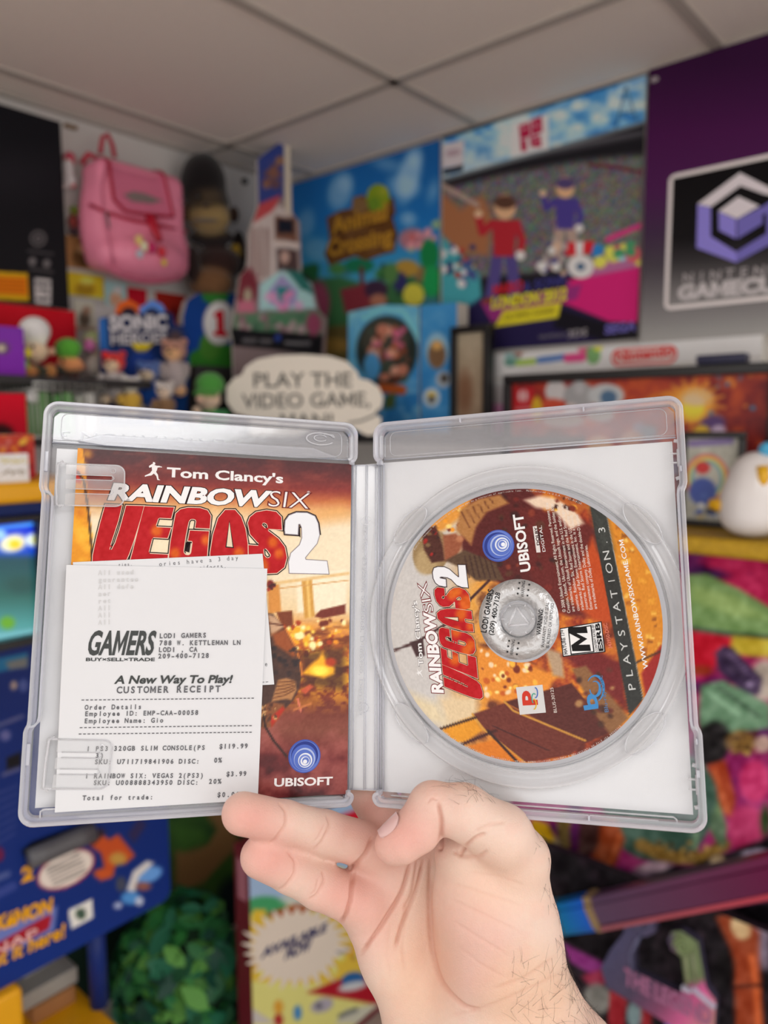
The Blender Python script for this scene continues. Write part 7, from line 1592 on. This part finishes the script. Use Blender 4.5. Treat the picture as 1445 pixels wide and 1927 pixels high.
    for x, y in ((668, 570), (664, 595), (660, 619), (712, 578), (708, 603), (704, 628), (621, 833), (617, 858), (613, 883), (664, 843), (660, 868), (656, 894)):
        k = RF.loc(*D(x, y), zz); mb.poly(RF, np.array([[k[0] + (.00065 if i % 2 == 0 else .00028) * math.cos(math.radians(i * 36 + 180)), k[1] + (.00065 if i % 2 == 0 else .00028) * math.sin(math.radians(i * 36 + 180))] for i in range(10)]), zz, M_INK, K)
    mb.build('silver_seal', d, label='round silver warranty seal around the disc hole')
    return c
HUBC = disc_build()
mb = MB()
mb.lathe(RF, HUBC, np.array([(7.4, -6.5), (7.3, -3.2), (7.0, -2.4), (6.2, -1.9), (5.6, -2.0), (5.2, -2.6), (3.0, -2.7), (0.01, -2.7)]) * MM, M_TRAY, n=64)
tri = [np.array(HUBC) + .0050 * np.array([math.cos(math.radians(a)), math.sin(math.radians(a))]) for a in (95, 215, 335)]
for i in range(3): mb.tube(RF.pts(np.array([tri[i], tri[(i + 1) % 3]]), -.0022), .0005, M_EMB)
for a in range(0, 360, 60):
    t = math.radians(a); mb.tube(RF.pts(np.array([np.array(HUBC) + .0058 * np.array([math.cos(t), math.sin(t)]), np.array(HUBC) + .0070 * np.array([math.cos(t), math.sin(t)])]), -.0019), .0003, M_EMB)
mb.build('disc_hub', case)
# ================================================================== THE HAND
def hp(x, y, d): return at(x, y, d)
def limb(chain):
    """[(px, py, depth, radius in px)] -> tapered capsules"""
    out = []
    for a, b in zip(chain[:-1], chain[1:]):
        out.append((hp(*a[:3]), hp(*b[:3]), a[3] * a[2] / FPX, b[3] * b[2] / FPX))
    return out
HAND = [
    # (smoothing, limbs)
    (.0075, limb([(672, 1692, .340, 43), (740, 1800, .346, 58), (800, 1930, .346, 70), (880, 2080, .330, 88)])),     # little-finger side of the palm
    (.0080, limb([(700, 1602, .346, 45), (770, 1740, .352, 60), (850, 1930, .350, 78)])),
    (.0080, limb([(745, 1572, .353, 46), (800, 1700, .356, 62), (890, 1920, .352, 82)])),
    (.0080, limb([(815, 1566, .360, 48), (860, 1700, .358, 66), (930, 1900, .352, 84)])),
    (.0090, limb([(880, 1610, .326, 62), (915, 1700, .328, 92), (935, 1790, .331, 98), (945, 1900, .338, 88)])),       # ball of the thumb
    (.0090, limb([(978, 1620, .322, 52), (975, 1740, .330, 66), (990, 1880, .334, 92)])),
    (.0120, limb([(905, 1900, .342, 118), (985, 2080, .322, 148), (1060, 2330, .292, 176)])),                           # forearm
    (.0120, limb([(965, 1900, .344, 110), (1070, 2080, .326, 140), (1160, 2330, .296, 168)])),
]
FINGERS = [
    limb([(676, 1698, .338, 44), (601, 1667, .328, 41), (548, 1641, .321, 38), (492, 1612, .314, 40)]),   # little finger
    limb([(702, 1594, .342, 42), (612, 1567, .329, 39.5), (536, 1547, .317, 38.5), (457, 1531, .3075, 40)]),    # ring finger
    limb([(745, 1580, .351, 42), (702, 1500, .357, 41), (650, 1400, .3625, 40), (600, 1330, .3625, 36)]),     # middle finger, behind the case
    limb([(815, 1576, .358, 44), (800, 1480, .357, 42), (790, 1380, .362, 40), (785, 1310, .364, 36)]),       # forefinger, behind the case
]
THUMB = limb([(975, 1612, .320, 54), (945, 1572, .3135, 56), (872, 1528, .3110, 50), (813, 1516, .3115, 43)]) + limb([(813, 1516, .3115, 42), (785, 1560, .3100, 42), (752, 1584, .3085, 39), (738, 1592, .3085, 33)])
def hand_fn(P):
    d = None
    for k, L in HAND:
        for c in L:
            e = sd_cone(P, *c); d = e if d is None else smin(d, e, k)
    f = None
    for L in FINGERS:
        g = None
        for c in L: e = sd_cone(P, *c); g = e if g is None else smin(g, e, .002)
        d = smin(d, g, .0045)
    t = None
    for c in THUMB: e = sd_cone(P, *c); t = e if t is None else smin(t, e, .003)
    near = smin(d, t, .006)
    return near
CREASES = [  # photo-pixel lines, width px, depth mm
    ([(774, 1621), (758, 1678), (715, 1748), (676, 1800)], 4.0, 1.1),
    ([(798, 1618), (785, 1672), (757, 1738), (744, 1785)], 4.0, .9),
    ([(811, 1612), (807, 1700), (812, 1786), (828, 1850), (872, 1896), (905, 1902)], 4.5, .8),
    ([(786, 1618), (776, 1680), (760, 1712)], 3.5, .5),
    ([(664, 1640), (662, 1690), (652, 1722), (636, 1744)], 4.0, 1.1), ([(702, 1572), (690, 1606), (672, 1626), (654, 1636)], 4.0, 1.1),
    ([(540, 1602), (556, 1618), (555, 1645), (534, 1670), (522, 1676)], 2.8, .45), ([(606, 1636), (611, 1656), (596, 1684), (580, 1694)], 2.6, .42), ([(600, 1650), (592, 1678), (584, 1684)], 2.0, .25),
    ([(522, 1508), (538, 1526), (538, 1552), (516, 1582), (506, 1588)], 2.8, .45), ([(614, 1532), (621, 1552), (606, 1584), (590, 1600)], 2.6, .42), ([(612, 1548), (600, 1574), (592, 1584)], 2.0, .25),
    ([(824, 1506), (831, 1545), (830, 1592), (826, 1602)], 4.0, .9), ([(864, 1612), (874, 1594), (896, 1576), (915, 1568)], 3.5, .7), ([(893, 1566), (922, 1552), (950, 1546)], 4, .3),
    ([(803, 1512), (812, 1500), (824, 1506)], 2.5, .25), ([(850, 1600), (872, 1612), (900, 1614), (918, 1600)], 4, .5),
    ([(850, 1662), (900, 1676), (985, 1706)], 3, .16), ([(846, 1690), (900, 1716), (975, 1752)], 3, .16), ([(848, 1730), (900, 1764), (960, 1800)], 3, .14), ([(860, 1780), (905, 1815), (950, 1840)], 3, .12), ([(880, 1640), (940, 1650), (990, 1668)], 3, .12),
    ([(925, 1862), (985, 1842), (1045, 1800)], 4, .3), ([(840, 1914), (930, 1890), (1020, 1850), (1060, 1830)], 4, .25), ([(765, 1700), (757, 1780), (762, 1830)], 4, .22), ([(735, 1740), (728, 1800), (735, 1840)], 4, .12),
]
def build_hand():
    h = .00085
    lo = np.array([1e9] * 3); hi = -lo
    for k, L in HAND + [(0, l) for l in FINGERS + [THUMB]]:
        for a, b, ra, rb in L:
            for c, r in ((a, ra), (b, rb)): lo = np.minimum(lo, c - r); hi = np.maximum(hi, c + r)
    pxl = lambda P: project(P)
    V, F = surface_nets(hand_fn, lo - .012, hi + .012, h)
    # relax the net a little, then split every face once for the fine creases
    def relax(V, F, it, w):
        E = np.unique(np.sort(np.concatenate([F[:, [0, 1]], F[:, [1, 2]], F[:, [2, 3]], F[:, [3, 0]]]), 1), axis=0)
        for _ in range(it):
            S = np.zeros_like(V); n = np.zeros(len(V))
            for a, b in ((0, 1), (1, 0)):
                for q in range(3): S[:, q] += np.bincount(E[:, a], V[E[:, b], q], len(V))
                n += np.bincount(E[:, a], minlength=len(V))
            V = V + w * (S / n[:, None] - V)
        return V
    V = relax(V, F, 4, .5)
    me = bpy.data.meshes.new('net'); me.from_pydata(V.tolist(), [], F.tolist()); me.update()
    o = bpy.data.objects.new('net', me); COL.objects.link(o); md = o.modifiers.new('s', 'SUBSURF'); md.levels = 1; md.render_levels = 1
    dg = bpy.context.evaluated_depsgraph_get(); dg.update(); ev = o.evaluated_get(dg); m2 = ev.to_mesh()
    n = len(m2.vertices); V = np.zeros(n * 3); m2.vertices.foreach_get('co', V); V = V.reshape(-1, 3)
    N = np.zeros(n * 3); m2.vertices.foreach_get('normal', N); N = N.reshape(-1, 3).copy()
    F = np.zeros(len(m2.polygons) * 4, np.int32); m2.polygons.foreach_get('vertices', F); F = F.reshape(-1, 4).copy()
    ev.to_mesh_clear(); bpy.data.objects.remove(o); bpy.data.meshes.remove(me)
    P = project(V); view = V - CAM; view /= np.linalg.norm(view, axis=1, keepdims=True)
    front = np.clip(-(N * view).sum(1) * 3, 0, 1)
    dep = (V - CAM) @ FWD
    thumb = np.min([sd_cone(V, *c) for c in THUMB], 0) < .0012
    disp = np.zeros(n); crease = np.zeros(n)
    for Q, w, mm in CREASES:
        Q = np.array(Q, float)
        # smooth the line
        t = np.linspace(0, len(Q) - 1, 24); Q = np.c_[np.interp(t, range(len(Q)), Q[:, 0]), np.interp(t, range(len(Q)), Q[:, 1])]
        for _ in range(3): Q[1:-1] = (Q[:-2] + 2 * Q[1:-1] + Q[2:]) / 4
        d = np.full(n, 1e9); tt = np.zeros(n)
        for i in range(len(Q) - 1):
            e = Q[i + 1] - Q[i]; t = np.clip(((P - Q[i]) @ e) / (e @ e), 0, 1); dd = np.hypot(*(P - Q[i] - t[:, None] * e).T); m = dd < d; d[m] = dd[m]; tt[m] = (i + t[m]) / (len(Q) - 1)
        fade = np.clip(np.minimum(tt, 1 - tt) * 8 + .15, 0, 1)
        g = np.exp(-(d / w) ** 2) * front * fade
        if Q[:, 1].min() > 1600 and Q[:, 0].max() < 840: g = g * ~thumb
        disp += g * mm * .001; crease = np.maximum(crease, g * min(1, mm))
    V = V - N * np.minimum(disp * 1.35, .0019)[:, None]
    # skin colour: pale palm, pinker finger pads, thumb and heel
    A = Art(P, (234, 206, 190))
    A.mix(np.clip((fbm(P[:, 0] / 30, P[:, 1] / 30, 3, 4) - .5) * 1.4, 0, 1), (236, 194, 178))
    for x, y, rx, ry, op in ((470, 1540, 60, 40, .8), (505, 1618, 60, 42, .8), (760, 1575, 60, 45, .75), (650, 1570, 50, 40, .35), (640, 1680, 50, 45, .6), (700, 1700, 50, 90, .5), (880, 1780, 90, 110, .35), (810, 1500, 40, 30, .3), (700, 1520, 50, 40, .6)):
        A.ell(x, y, rx, ry, (228, 164, 152), 60, 0, op)
    A.ell(930, 1660, 90, 60, (236, 200, 176), 70, 0, .5); A.ell(790, 1840, 60, 120, (234, 190, 158), 70, 0, .5); A.ell(1000, 1880, 90, 90, (226, 184, 150), 70, 0, .5)
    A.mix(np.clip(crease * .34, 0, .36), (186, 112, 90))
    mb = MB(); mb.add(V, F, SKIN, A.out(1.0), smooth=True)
    return mb.build('hand', None, 'bare right hand and wrist, palm facing, holding the open game case between thumb and fingers', 'hand'), V, N, P
def skin_mat():
    m = mat('skin', None, rough=.46, spec=.4, noise=.03, nscale=500, sss=.15, bump=.2, bscale=1400)
    return m
SKIN = skin_mat()
hand, HV, HN, HP = build_hand()

# thumb nail, seen edge-on
def nail():
    mb = MB(); nmat = mat('thumb_nail', (238, 200, 196), rough=.3, coat=.4, noise=.03)
    p0, r0 = hp(785, 1560, .3100), 42 * .31 / FPX; p1, r1 = hp(738, 1592, .3085), 33 * .3085 / FPX
    ax = (p1 - p0) / np.linalg.norm(p1 - p0); out = -RGT * .55 + UPV * .72 + FWD * .02; out -= ax * (out @ ax); out /= np.linalg.norm(out); side = np.cross(ax, out)
    n, k = 14, 15; V = []
    for i in range(n):
        s_ = i / (n - 1); t0 = math.radians(44) * (1 - .5 * (1 - s_) ** 5) * (1 - .35 * s_ ** 8); q = .30 + .86 * s_
        for j in range(k):
            t = (j / (k - 1) - .5) * 2 * t0; V.append(p0 + (p1 - p0) * q + (r0 + (r1 - r0) * min(q, 1) + .0017 - .0022 * max(0, q - .92) ) * (math.cos(t) * out + math.sin(t) * side))
    F = [[i * k + j, (i + 1) * k + j, (i + 1) * k + j + 1, i * k + j + 1] for i in range(n - 1) for j in range(k - 1)]
    V = np.array(V); mb.add(V, F, nmat, smooth=True); mb.add(V - out * .0006, [f[::-1] for f in F], nmat, smooth=True)
    mb.build('thumb_nail', hand, label='pale pink thumbnail')
nail()

# fine dark hairs on the wrist and the thumb knuckle
def hairs():
    R = random.Random(5); mb = MB(); hm = mat('dark_hair', (52, 40, 34), rough=.6, noise=.05)
    vis = np.clip(-(HN * ((HV - CAM) / np.linalg.norm(HV - CAM, axis=1, keepdims=True))).sum(1), -1, 1)
    def grow(sel, n, L, lean, wild):
        idx = np.flatnonzero(sel)
        if not len(idx): return
        for _ in range(n):
            i = idx[R.randrange(len(idx))]; p = HV[i]; nn = HN[i]
            g = lean + np.array([R.gauss(0, wild) for _ in range(3)]); g -= nn * (g @ nn); g /= np.linalg.norm(g); b = np.cross(nn, g); l = R.uniform(*L); cu = R.uniform(-.8, .8); P = []
            for s_ in np.linspace(0, 1, 6): P.append(p + g * l * s_ + b * l * cu * s_ * s_ * .6 + nn * l * (.34 * s_ - .22 * s_ * s_))
            mb.tube(np.array(P), np.linspace(.00005, .000018, 6), hm, n=3, caps=False)
    x, y = HP[:, 0], HP[:, 1]; fr = vis > -.35
    edge = vis < .45
    grow(fr & (y > 1700) & (x > 1000) & (x < 1200) & edge, 190, (.004, .010), RGT * .5 - UPV * .3, .6)
    grow(fr & (y > 1800) & (y < 1960) & (x > 960), 150, (.005, .012), -RGT * .1 + UPV * .1, .8)
    grow(fr & (y > 1560) & (y < 1800) & (x > 985) & edge, 70, (.003, .007), RGT * .3 - UPV * .6, .6)
    grow((vis > -.5) & (y > 1468) & (y < 1515) & (x > 840) & (x < 945), 46, (.004, .008), -RGT * .3 + UPV * .8, .5)
    mb.build('arm_hair', hand, kind='stuff')
hairs()
